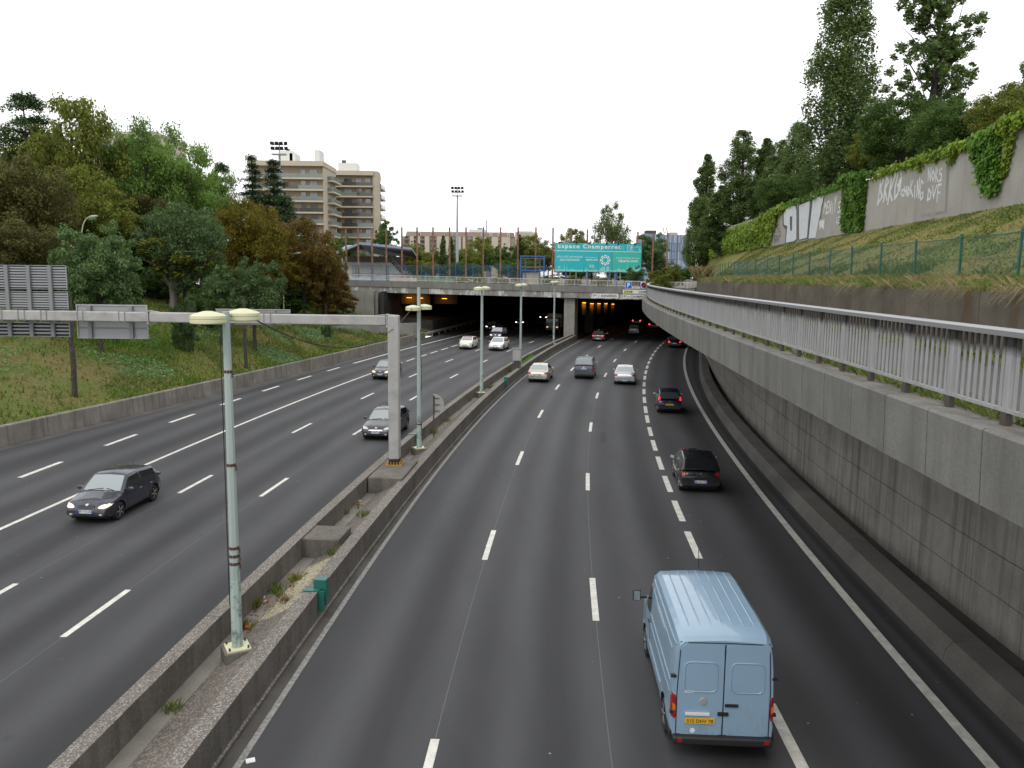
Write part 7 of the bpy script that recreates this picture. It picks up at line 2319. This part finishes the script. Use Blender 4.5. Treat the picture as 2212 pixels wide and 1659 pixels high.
def proto_open_poplar(seed, H=20.0, R=3.0):
    g = np.random.default_rng(seed); mb = MB(); limb(mb, (0, 0, -.6), (.2, 0, H * .95), .36, .05, g, 7, .012); cl = []
    for i in range(66):
        f = g.uniform(.03, .86); z = H * f; a = g.uniform(0, 6.28); L = R * g.uniform(.55, 1.1) * (1.1 - .55 * f)
        tip = Vector((L * math.cos(a), L * math.sin(a), z + L * g.uniform(1.3, 2.4)))
        if tip.z > H: tip.z = H
        limb(mb, (.2 * f, 0, z), tip, .075, .014, g, 4, .05)
        for j in range(7):
            t = g.uniform(.25, 1.05); p = Vector((0, 0, z)).lerp(tip, t) + Vector(g.normal(0, .28, 3)); r = g.uniform(.14, .42); cl.append((p.x, p.y, min(p.z, H), r, r, r * 1.4))
    V, Q = cloud(cl, 80, .21, g, .1, 1.8)
    return V, Q, mb

def proto_birch(seed, H=12.0, R=4.0):
    g = np.random.default_rng(seed); V, Q, mb = proto_round(seed, H, R, .12, 34, 150, .2, (.18, .34), 1.0, .45)
    C = []
    for i in range(130):
        a = g.uniform(0, 6.28); k = math.sqrt(g.uniform(0, 1)) * R; z = H * g.uniform(.35, 1.0) * (1 - .35 * (k / R)); l = g.uniform(.6, 2.0); m = 26
        s = g.uniform(0, 1, m); C.append(np.stack([k * math.cos(a) + g.normal(0, .1, m), k * math.sin(a) + g.normal(0, .1, m), z - s * l], 1))
    C = np.concatenate(C); V2, Q2 = kites(C, g.normal(size=C.shape), .22 * g.uniform(.6, 1.3, len(C)), g)
    return np.concatenate([V, V2]), np.concatenate([Q, Q2 + len(V)]), mb

def proto_sparse(seed, H=9.0, R=3.2):
    g = np.random.default_rng(seed); mb = MB(); limb(mb, (0, 0, -.6), (0, 0, H * .35), .26, .2, g, 4, .03); cl = []
    for i in range(11):
        a = 2 * math.pi * i / 11 + g.uniform(-.3, .3); tip = Vector((R * g.uniform(.4, 1) * math.cos(a), R * g.uniform(.4, 1) * math.sin(a), H * g.uniform(.5, 1.0)))
        limb(mb, (0, 0, H * g.uniform(.22, .36)), tip * .55 + Vector((0, 0, H * .22)), .10, .06, g); limb(mb, tip * .55 + Vector((0, 0, H * .22)), tip, .06, .015, g)
        for j in range(3): q = tip + Vector(g.normal(0, .6, 3)); limb(mb, tip * .8 + Vector((0, 0, H * .1)), q, .03, .008, g, 3)
        if i % 3:
            for j in range(4): p = tip * g.uniform(.5, .9) + Vector((0, 0, H * g.uniform(0, .22))); r = g.uniform(.35, .7); cl.append((p.x, p.y, min(p.z, H * .95), r, r, r))
    V, Q = cloud(cl, 120, .27, g, .4, 2)
    return V, Q, mb

PROTO = {}
def proto(name, fn, *a, **k):
    V, Q, mb = fn(*a, **k)
    mb2 = mb.mesh('trunk', M['bark'], None, True, 60)
    ext = V.max(0) - V.min(0)
    PROTO[name] = (fast_mesh('crown', V, Q, LEAF['dark']), mb2, float(V[:, 2].max()), float((ext[0] + ext[1]) / 2))
proto('round_a', proto_round, 1); proto('round_b', proto_round, 2, R=4.2, nb=34, base=.15); proto('round_c', proto_round, 3, R=3.0, base=.28, nb=26, egg=.25); proto('round_d', proto_round, 4, R=4.6, base=.10, nb=46, per=230)
proto('airy_a', proto_airy, 5); proto('airy_b', proto_airy, 6, R=4.6)
proto('cedar_a', proto_conifer, 7); proto('cedar_b', proto_conifer, 8, R=3.6, tiers=17, droop=.2, leaf=.2, pw=.38)
proto('poplar_a', proto_poplar, 9); proto('poplar_b', proto_poplar, 10, R=2.2, sharp=.9); proto('poplar_c', proto_poplar, 15, R=3.0, n=330, sharp=.6)
proto('open', proto_open_poplar, 11); proto('birch', proto_birch, 12); proto('sparse', proto_sparse, 13); proto('bush', proto_round, 14, H=4.0, R=2.2, base=-.15, nb=24, per=180, leaf=.17)

def tree(kind, name, px, ytop, width, Y, leaf, label, base=None, rz=None, cat='tree', bark=None, group=None, dx=0):
    """a tree whose crown top is seen at (px, ytop) at distance Y, width in view pixels"""
    cm, tm, H0, W0 = PROTO[kind]
    t = gy(px, ytop, Y)
    if base is not None and base > 14:
        while gy(px, ytop * .6 + 200, Y).x < C_GW(Y) + 1.4 and Y < 140: Y += 1.0
        t = gy(px, ytop, Y)
    t.x = gy(px, ytop * .6 + 220, Y).x
    if base is None:
        base = bank_z(t.x, Y) if Y < 119 else 7.3
    h = t.z - base; wm = width * Y / F * 1.02
    root = empty(name, (t.x, Y, base), rz if rz is not None else random.Random(px * 7 + ytop).uniform(0, 6.28), label, cat, group)
    c = link('crown', cm, root); tr_ = link('trunk', tm, root)
    s = (wm / W0, wm / W0, h / H0)
    for o in (c, tr_): o.scale = s
    c.material_slots[0].link = 'OBJECT'; c.material_slots[0].material = LEAF[leaf]
    if bark: tr_.material_slots[0].link = 'OBJECT'; tr_.material_slots[0].material = M[bark]
    return root

LT = 'trees on the left bank'
# far row on the bank, tallest
tree('cedar_b', 'cedar_tree', 62, 196, 270, 92, 'conifer', 'tall dark cedar with flat layered boughs, topmost at the left')
tree('round_b', 'plane_tree', 170, 200, 225, 84, 'plane', 'tall yellow-green plane tree beside the dark cedar')
tree('round_d', 'plane_tree', 70, 250, 210, 96, 'plane', 'yellow-green plane tree half hidden behind the dark cedar')
tree('airy_b', 'robinia_tree', 305, 240, 240, 88, 'light', 'airy light green tree with dark branches before the pale building')
tree('airy_a', 'robinia_tree', 385, 300, 210, 92, 'light', 'airy light green tree sloping down beside the taller one')
tree('airy_b', 'robinia_tree', 440, 360, 180, 96, 'light', 'lowest airy green tree at the right of its group', rz=1.0)
tree('round_b', 'robinia_tree', 350, 290, 190, 97, 'light', 'dense light green tree filling in behind the airy ones')
tree('round_a', 'robinia_tree', 430, 350, 150, 101, 'light', 'small rounded light green tree at the lower end of the airy group')
tree('cedar_b', 'cedar_tree', 478, 348, 130, 112, 'conifer', 'small dark conifer top poking out behind the airy green trees')
tree('cedar_a', 'cedar_tree', 546, 330, 125, 118, 'conifer', 'slim dark conifer standing just left of the floodlight mast')
tree('cedar_a', 'cedar_tree', 592, 340, 150, 116, 'conifer', 'dark conifer in front of the floodlight mast pole', rz=.7)
tree('cedar_b', 'cedar_tree', 612, 420, 130, 114, 'conifer', 'lower dark conifer spreading before the apartment balconies')
tree('round_c', 'leafy_tree', 665, 520, 70, 116, 'light', 'small bright green tree below the apartment block', base=7.2)
tree('cedar_a', 'cedar_tree', 655, 466, 84, 118, 'conifer', 'short green conifer against the lower apartment storeys')
# middle rows
tree('round_d', 'maple_tree', 40, 330, 260, 68, 'brown', 'large reddish brown tree at the left edge behind the ribbed sign')
tree('round_b', 'plane_tree', 175, 352, 210, 76, 'olive', 'olive green tree between the brown tree and the airy green ones')
tree('round_a', 'plane_tree', 235, 410, 150, 80, 'olive', 'dull olive tree right behind the swallowed street lamp')
tree('round_b', 'maple_tree', 290, 412, 190, 84, 'brown', 'dark brown-leaved tree in the shade below the airy trees')
tree('round_d', 'oak_tree', 395, 432, 210, 76, 'blue', 'broad dark blue-green tree in the middle of the bank')
tree('round_a', 'oak_tree', 330, 500, 170, 84, 'dark', 'shaded dark green tree behind the half-dead one')
tree('round_d', 'maple_tree', 530, 424, 185, 88, 'mustard', 'mustard yellow tree with turning leaves')
tree('round_a', 'maple_tree', 590, 520, 120, 92, 'mustard', 'smaller yellowish tree tucked under the mustard one')
tree('round_b', 'maple_tree', 655, 468, 165, 96, 'rust', 'rust-brown tree behind the curved street lamp')
tree('round_a', 'maple_tree', 700, 545, 110, 99, 'rust', 'rust-brown tree next to the bridge end')
tree('round_c', 'maple_tree', 722, 516, 70, 108, 'olive', 'olive tree in front of the grandstand roof edge')
# near row
tree('round_d', 'maple_tree', 20, 470, 270, 60, 'brown', 'dark reddish tree just above the ribbed sign back')
tree('round_a', 'oak_tree', 205, 468, 190, 57, 'blue', 'dark blue-green tree wrapped round the swallowed street lamp')
tree('round_c', 'oak_tree', 245, 560, 120, 60, 'blue', 'low blue-green tree above the plain sign back')
tree('sparse', 'half_dead_tree', 368, 490, 165, 75, 'olive', 'half-dead tree with bare pale branches and few leaves', bark='pale_bark')
tree('round_a', 'oak_tree', 545, 548, 145, 72, 'blue', 'small grey-green tree above the narrow sign back', rz=.4)
tree('round_c', 'oak_tree', 475, 570, 85, 70, 'blue', 'slim grey-green tree left of its wider twin', rz=2.4)
tree('bush', 'bush', 440, 610, 90, 74, 'dark', 'low dark bush in the shade on the bank', cat='bush')
tree('bush', 'bush', 395, 630, 60, 64, 'blue', 'small bush beside the half-dead tree trunk', cat='bush')
tree('bush', 'bush', 705, 690, 28, 88, 'blue', 'tiny bush on the grass below the rust-brown trees', cat='bush')
tree('bush', 'bush', 330, 585, 150, 78, 'dark', 'dark undergrowth bush behind the half-dead tree', cat='bush')
tree('bush', 'bush', 100, 590, 260, 66, 'dark', 'dark undergrowth bush behind the ribbed sign', cat='bush')
tree('bush', 'bush', 600, 600, 150, 96, 'dark', 'dark undergrowth bush below the mustard trees', cat='bush')
tree('bush', 'bush', 720, 615, 110, 108, 'rust', 'rusty undergrowth bush against the bridge end', cat='bush')
for k, (px, yt, w, Y_) in enumerate([(40, 520, 240, 104), (180, 505, 220, 106), (320, 515, 220, 108), (450, 525, 200, 110), (570, 535, 180, 112), (670, 560, 130, 113)]):
    tree('bush', 'bush', px, yt, w, Y_, 'dark', 'dark leafy undergrowth closing the view behind ' + ['the brown tree at the left edge', 'the swallowed street lamp', 'the half-dead tree', 'the broad blue-green tree', 'the mustard trees', 'the rust-brown trees'][k], cat='bush')
# thin dark trunks standing on the open grass
def trunk_only(px, ytop, ybase, Y, r, label):
    b = gy(px, ybase, Y); t = gy(px, ytop, Y); root = empty('tree_trunk', (b.x, Y, bank_z(b.x, Y)), 0, label, 'tree trunk')
    g = np.random.default_rng(int(px)); mb = MB(); limb(mb, (0, 0, -.5), (0, 0, t.z - root.location.z), r, r * .8, g, 5, .02); mb.build('trunk', M['bark'], root, smooth=True, local=True)
trunk_only(158, 640, 782, 48, .17, 'dark trunk standing on the grass between the two sign backs')
trunk_only(61, 660, 745, 56, .17, 'dark trunk seen below the ribbed sign, left one')
trunk_only(128, 660, 742, 57, .13, 'dark thin trunk seen below the ribbed sign, right one')
trunk_only(530, 640, 748, 66, .16, 'trunk of the grey-green tree standing low on the grass')
for o in bpy.data.objects:
    if o.name.startswith('tree_trunk'):
        pass

# trees beyond the bridge
BT = 'trees beyond the sports ground'
bt_ = [('round_c', 835, 474, 62, 190, 'dark', 'dark green tree beside the right apartment block'), ('round_a', 895, 520, 70, 186, 'plane', 'yellowish tree right of the grandstand roof'),
       ('round_a', 940, 535, 60, 180, 'olive', 'olive tree left of the lone floodlight mast'), ('poplar_b', 957, 508, 26, 178, 'blue', 'dark slender tree near the lone floodlight mast'), ('poplar_b', 975, 512, 24, 176, 'blue', 'second dark slender tree touching the lone floodlight mast'),
       ('round_b', 1040, 510, 90, 186, 'plane', 'broad yellow-green tree right of the lone mast'), ('round_b', 1010, 535, 70, 176, 'olive', 'olive tree just right of the lone mast'), ('round_a', 1085, 525, 70, 178, 'dark', 'green tree in the middle of the row behind the rusty posts'),
       ('cedar_a', 1122, 505, 40, 182, 'conifer', 'dark conifer amid the trees behind the rusty posts'), ('round_b', 1150, 505, 90, 184, 'olive', 'olive tree behind the empty blue frame'), ('round_a', 1185, 520, 60, 172, 'olive', 'tree between the empty blue frame and the billboard'),
       ('round_b', 1236, 490, 72, 178, 'olive', 'round green tree above the left half of the billboard'), ('birch', 1322, 432, 92, 168, 'birch', 'tall drooping birch above the billboard'), ('round_a', 1280, 518, 60, 182, 'dark', 'dark tree filling the gap left of the birch'),
       ('round_a', 1408, 498, 84, 170, 'blue', 'grey-green tree right of the billboard'), ('round_b', 1435, 560, 80, 172, 'olive', 'low olive tree between billboard and poplars'), ('round_a', 1475, 575, 70, 160, 'dark', 'low green tree at the far end of the green fence'),
       ('round_d', 1120, 560, 120, 170, 'dark', 'dark low tree behind the blue fence, middle one'), ('round_d', 1000, 565, 110, 168, 'dark', 'dark low tree behind the blue fence by the mast'), ('round_d', 910, 562, 100, 172, 'olive', 'low tree behind the blue fence right of the benches'), ('round_d', 1250, 570, 120, 172, 'dark', 'dark low tree behind the billboard feet'),
       ('round_d', 785, 545, 110, 185, 'dark', 'dark tree seen under the grandstand roof'), ('round_d', 1350, 575, 110, 168, 'dark', 'dark tree behind the right billboard feet'), ('round_a', 745, 505, 60, 180, 'dark', 'dark tree behind the left end of the grandstand')]
for k, (kd, px, yt, w, Y, lf, lab) in enumerate(bt_):
    tree(kd, 'leafy_tree' if kd[0] == 'r' else 'birch_tree' if kd == 'birch' else 'conifer_tree', px, yt, w, Y, lf, lab)
tree('bush', 'bush', 1372, 572, 44, 124, 'blue', 'bushy shrub leaning over the billboard corner', base=7.3, cat='bush')
tree('bush', 'bush', 1425, 578, 60, 104, 'olive', 'light green shrub at the end of the curved ramp', base=6.9, cat='bush')
tree('bush', 'bush', 1452, 572, 60, 118, 'olive', 'tall olive shrub behind the far end of the brown wall', base=7.3, cat='bush')
tree('bush', 'bush', 1412, 606, 36, 90, 'ivy_y', 'low yellow-green shrub behind the ramp rail end', base=6.9, cat='bush')
for k, px in enumerate((1000, 1035, 1080, 1190, 1240, 1300)):
    tree('bush', 'bush', px, 592 + k % 3 * 2, 40, 122 + k, 'grass', 'low green bush behind the bridge railing ' + ['just right of the lone floodlight mast', 'below the broad yellow-green tree', 'left of the empty blue scaffold', 'between blue scaffold and billboard', 'under the left part of the billboard', 'under the round emblem of the billboard'][k], base=7.3, cat='bush', group='low bushes behind the bridge railing')

# right side: poplars behind the graffiti wall
tree('poplar_c', 'poplar_tree', 1820, -60, 190, 66, 'poplar', 'massive dense poplar towering behind the graffiti wall', base=14.9)
tree('open', 'poplar_tree', 2015, -70, 230, 60, 'poplar', 'open poplar with visible trunk and ascending branches', base=14.9)
tree('poplar_a', 'poplar_tree', 1602, 278, 112, 108, 'poplar', 'pointed poplar second from the far end of the row', base=14.9)
tree('poplar_b', 'poplar_tree', 1652, 298, 92, 104, 'poplar', 'slim poplar just right of the pointed one', base=14.9)
tree('poplar_a', 'poplar_tree', 1684, 300, 96, 100, 'poplar', 'poplar between the slim one and the massive one', base=14.9, rz=2)
tree('poplar_c', 'poplar_tree', 1722, 258, 100, 92, 'poplar', 'poplar tucked against the left of the massive one', base=14.9)
tree('poplar_b', 'poplar_tree', 1526, 332, 84, 128, 'poplar', 'ragged poplar at the far end of the row', base=11)
tree('poplar_c', 'poplar_tree', 1515, 420, 84, 124, 'poplar', 'lower bushy growth at the foot of the ragged poplar', base=9)
tree('poplar_b', 'poplar_tree', 1560, 400, 100, 112, 'poplar', 'low poplar filling the gap beside the ragged one', base=12)
tree('round_b', 'leafy_tree', 1950, 200, 200, 56, 'dark', 'dark green tree at the foot of the open poplar', base=14.9)
tree('round_d', 'leafy_tree', 2060, 215, 210, 50, 'dark', 'dark leafy tree right of the open poplar trunk', base=14.9)
tree('round_b', 'leafy_tree', 2180, 178, 190, 44, 'olive', 'leafy green tree at the right edge behind the wall', base=14.9)
tree('round_a', 'leafy_tree', 1890, 265, 130, 62, 'olive', 'brownish green tree between the two biggest poplars', base=14.9)
tree('round_d', 'leafy_tree', 1790, 345, 170, 74, 'dark', 'dark undergrowth tree below the massive poplar', base=14.9)
tree('round_d', 'leafy_tree', 1690, 375, 140, 88, 'dark', 'dark undergrowth tree below the row of smaller poplars', base=14.9)
tree('round_a', 'leafy_tree', 2225, 90, 90, 52, 'poplar', 'leafy branches reaching in from the right edge', base=14.9)
tree('round_d', 'leafy_tree', 1990, 300, 260, 62, 'dark', 'dark undergrowth tree behind the middle of the graffiti wall', base=14.9)

# ================================================================== creepers on the graffiti wall
def ivy(label, name, regions, leaf, size, seed, thick=.35):
    """creeper hugging the wall: regions of (polygon quad in view pixels, leaves, thickness)"""
    g = np.random.default_rng(seed); C, N = [], []
    for quad, n, th in regions:
        K = [wall_uv(px, py) for px, py in quad]
        nb = max(6, n // 60); bl = [(g.uniform(0, 1), g.uniform(0, 1)) for _ in range(nb)]
        for i in range(n):
            s, t = g.uniform(0, 1), g.uniform(0, 1)
            p = K[0].lerp(K[1], s).lerp(K[3].lerp(K[2], s), t)
            t_, nn = C_GW.tn(p.y)
            bulge = .5 + .5 * math.sin(s * 9 + seed) * math.sin(t * 7 + s * 5)
            d = th * (.25 + .75 * bulge) * math.sqrt(g.uniform(.05, 1)) * (.4 + .6 * min(1, 4 * min(s + .05, 1.05 - s)))
            q = Vector((C_GW(p.y), p.y, p.z)) - nn * d
            C.append((q.x + g.normal(0, .05), q.y + g.normal(0, .14), q.z + g.normal(0, .10))); N.append((-nn.x * 1.0, -nn.y, .55))
    C = np.array(C); N = np.array(N) + g.normal(0, .35, C.shape)
    V, Q = kites(C, N, size * g.uniform(.6, 1.35, len(C)), g, .8)
    return tag(link(name, fast_mesh(name, V, Q, LEAF[leaf])), label, 'creeper')
ivy('thick yellow-green creeper covering the far end of the graffiti wall', 'creeper', [([(1536, 558), (1665, 528), (1688, 452), (1540, 512)], 6500, .9), ([(1640, 470), (1695, 440), (1698, 452), (1640, 500)], 900, .5)], 'ivy_y', .34, 1)
ivy('dark green ivy column hanging the full height of the graffiti wall', 'ivy', [([(1824, 500), (1866, 498), (1876, 378), (1822, 388)], 4200, .5), ([(1815, 398), (1890, 378), (1895, 372), (1815, 380)], 700, .6)], 'ivy', .25, 2)
ivy('ivy tongue hanging from the wall top near the right edge', 'ivy', [([(2108, 350), (2160, 340), (2170, 268), (2098, 300)], 1900, .4), ([(2132, 425), (2162, 415), (2160, 335), (2110, 350)], 1100, .4), ([(2138, 400), (2168, 392), (2165, 330), (2120, 345)], 700, .4)], 'ivy', .21, 3)
ivy('trailing creeper along the top of the graffiti wall', 'creeper', [([(1885, 388), (1960, 360), (1962, 350), (1885, 376)], 600, .28), ([(1960, 362), (2100, 318), (2102, 302), (1960, 350)], 1300, .3), ([(1985, 372), (1992, 370), (1994, 346), (1986, 350)], 60, .15), ([(2020, 352), (2026, 350), (2028, 334), (2021, 336)], 50, .15), ([(2050, 355), (2062, 352), (2075, 322), (2062, 326)], 160, .25), ([(2160, 290), (2240, 262), (2240, 240), (2160, 268)], 1300, .5), ([(2170, 355), (2182, 352), (2200, 288), (2180, 292)], 260, .25), ([(2165, 380), (2178, 376), (2184, 350), (2172, 352)], 120, .2)], 'ivy_y', .2, 4)
ivy('thin trailing creeper along the wall top over the big silver letters', 'creeper', [([(1700, 450), (1815, 408), (1815, 396), (1700, 438)], 500, .35)], 'ivy', .22, 5)

# ================================================================== grass
def blades(name, label, pts, hts, leaf, g, w=.03, lean=.35, parent=None):
    P_ = np.array(pts); n = len(P_); h = np.array(hts)[:, None]
    a = g.uniform(0, 6.28, n); W2 = np.stack([np.cos(a), np.sin(a), np.zeros(n)], 1) * w * g.uniform(.6, 1.3, (n, 1))
    L = np.concatenate([g.normal(0, lean, (n, 2)), np.zeros((n, 1))], 1) * h
    up = np.array([0, 0, 1.0])
    V = np.empty((n, 4, 3)); V[:, 0] = P_ - W2; V[:, 1] = P_ + W2; V[:, 2] = P_ + L * .45 + up * h * .65 + W2 * .7; V[:, 3] = P_ + L + up * h * .95
    return tag(link(name, fast_mesh(name, V.reshape(-1, 3), np.arange(n * 4).reshape(-1, 4), LEAF[leaf])), label, kind='stuff')
g = np.random.default_rng(21)
def patchy(x, y, s): return math.sin(x * s + 1.3 * math.sin(y * s * .7)) * math.sin(y * s * .8 + 1.7 * math.sin(x * s * .5))
sets = {'grass': ([], []), 'lush': ([], []), 'dry': ([], [])}
cov = []
for i in range(95000):
    y = 24 + 92 * g.uniform(0, 1) ** 1.15; s = .25 + 17 * g.uniform(0, 1) ** 1.25; x = C_LX(y) - .4 - s
    a = patchy(x, y, .55); z = bank_z(x, y) - .02; q = g.uniform()
    lushness = .9 * math.exp(-((y - 62) / 11) ** 2 - ((s - 8) / 3.2) ** 2) + .25 * math.exp(-((s - .8) / .9) ** 2)
    if y < 55 and s < 9 and patchy(x, y, .3) > -.3 and g.uniform() < .72: continue
    if q < lushness * .85: sets['lush'][0].append((x, y, z)); sets['lush'][1].append(g.uniform(.1, .34))
    elif a > .25 and y > 46:
        if len(cov) < 26000: cov.append((x, y, z + g.uniform(.02, .38)))
    elif a > -.35: sets['grass'][0].append((x, y, z)); sets['grass'][1].append(g.uniform(.08, .36) * (1.3 if y > 80 else 1))
    elif q > .55: sets['dry'][0].append((x, y, z)); sets['dry'][1].append(g.uniform(.06, .2))
for k, lab in (('grass', 'rough grass on the left bank'), ('lush', 'bright lush grass on the left bank'), ('dry', 'dry grass on bare patches of the left bank')):
    blades('grass' if k != 'dry' else 'dry_grass', lab, sets[k][0], sets[k][1], k if k != 'dry' else 'mustard', g, .05, .4)
C = np.array(cov); V, Q = kites(C, np.tile([0.2, -.3, 1.0], (len(C), 1)) + g.normal(0, .5, C.shape), .17 * g.uniform(.6, 1.4, len(C)), g, .8)
tag(link('ground_cover', fast_mesh('ground_cover', V, Q, LEAF['cover'])), 'blue-green leafy ground cover on the left bank', kind='stuff')
# short grass on the mown slope
pts, hts, pts2, hts2 = [], [], [], []
for i in range(60000):
    y = 14 + 80 * g.uniform(0, 1) ** 1.3; a, b = C_FE(y), C_GW(y); u = g.uniform(0, 1); x = a + (b - a) * u
    if patchy(x, y, .7) + .5 * patchy(x, y, 1.9) > -.15: pts.append((x, y, slope_z(x, y) - .02)); hts.append(g.uniform(.04, .13) + (.25 * g.uniform() if u < .15 else 0))
    elif g.uniform() < .5: pts2.append((x, y, slope_z(x, y) - .02)); hts2.append(g.uniform(.03, .10))
blades('grass', 'short mown grass on the slope below the graffiti wall', pts, hts, 'grass', g, .04, .5)
blades('dry_grass', 'dry mown grass on the slope below the graffiti wall', pts2, hts2, 'dry', g, .04, .5)
# tall dry grass and weeds at the fence foot, hanging over the brown wall
pd, hd, pg_, hg = [], [], [], []
for i in range(38000):
    y = 9 + 78 * g.uniform(0, 1) ** 1.25; x = C_UW(y) + g.uniform(.02, 2.4); z = slope_z(x, y) - .03
    tuft_ = patchy(x * .3, y, 1.1)
    if tuft_ > .05 and g.uniform() < .65: pd.append((x, y, z)); hd.append(g.uniform(.08, .46))
    else: pg_.append((x, y, z)); hg.append(g.uniform(.08, .42))
blades('dry_grass', 'tall dry grass along the top of the brown wall', pd, hd, 'dry', g, .006, .5)
blades('grass', 'green weeds along the top of the brown wall', pg_, hg, 'grass', g, .009, .5)
V, Q = [], []
for i in range(5200):                                   # strands bending over the wall top
    y = 9 + 74 * g.uniform(0, 1) ** 1.2
    if patchy(2.0, y, 1.1) < .12: continue
    t_, n_ = C_UW.tn(y); b = Vector((C_UW(y), y, 8.5)) + n_ * g.uniform(0, .3); L = g.uniform(.08, .75); o_ = g.uniform(.05, .3); sw = Vector((0, g.normal(0, .12), 0)); w = t_ * .0045
    P3 = [b, b - n_ * (o_ * .7) + Vector((0, 0, .14)) + sw, b - n_ * (o_ + .28) + Vector((0, 0, .05 - L * .55)) + sw * 2]
    k = len(V); V += [P3[0] - w, P3[0] + w, P3[1] + w, P3[1] - w, P3[2] + w * .3, P3[2] - w * .3]; Q += [(k, k + 1, k + 2, k + 3), (k + 3, k + 2, k + 4, k + 5)]
tag(link('hanging_grass', fast_mesh('hanging_grass', [tuple(v) for v in V], Q, LEAF['dry'])), 'dry grass strands drooping over the brown wall', kind='stuff')
# dry tuft at the far end of the brown wall, weeds at ramp kerbs
V, Q = tuft(420, .9, 1.5, 77, .02); p = C_UW.at(82, .3, 8.45)
o = link('dry_bush', fast_mesh('dry_bush', V, Q, LEAF['dry'])); o.location = p; tag(o, 'big straw-coloured tuft at the far end of the brown wall', 'dry bush')
pts, hts = [], []
for i in range(9000):
    y = 5 + 60 * g.uniform(0, 1) ** 1.4
    if g.uniform() < .5: b = C_R.at(y, g.uniform(.12, .45), 6.96)
    else: b = C_UW.at(y, -abs(g.normal(0, .35)) - .03, 6.94)
    if patchy(b.x * .2, y, 1.4) > -.45: pts.append(tuple(b)); hts.append(g.uniform(.04, .26))
blades('grass', 'weeds along the kerb lines of the curved ramp', pts, hts, 'grass', g, .02, .6)
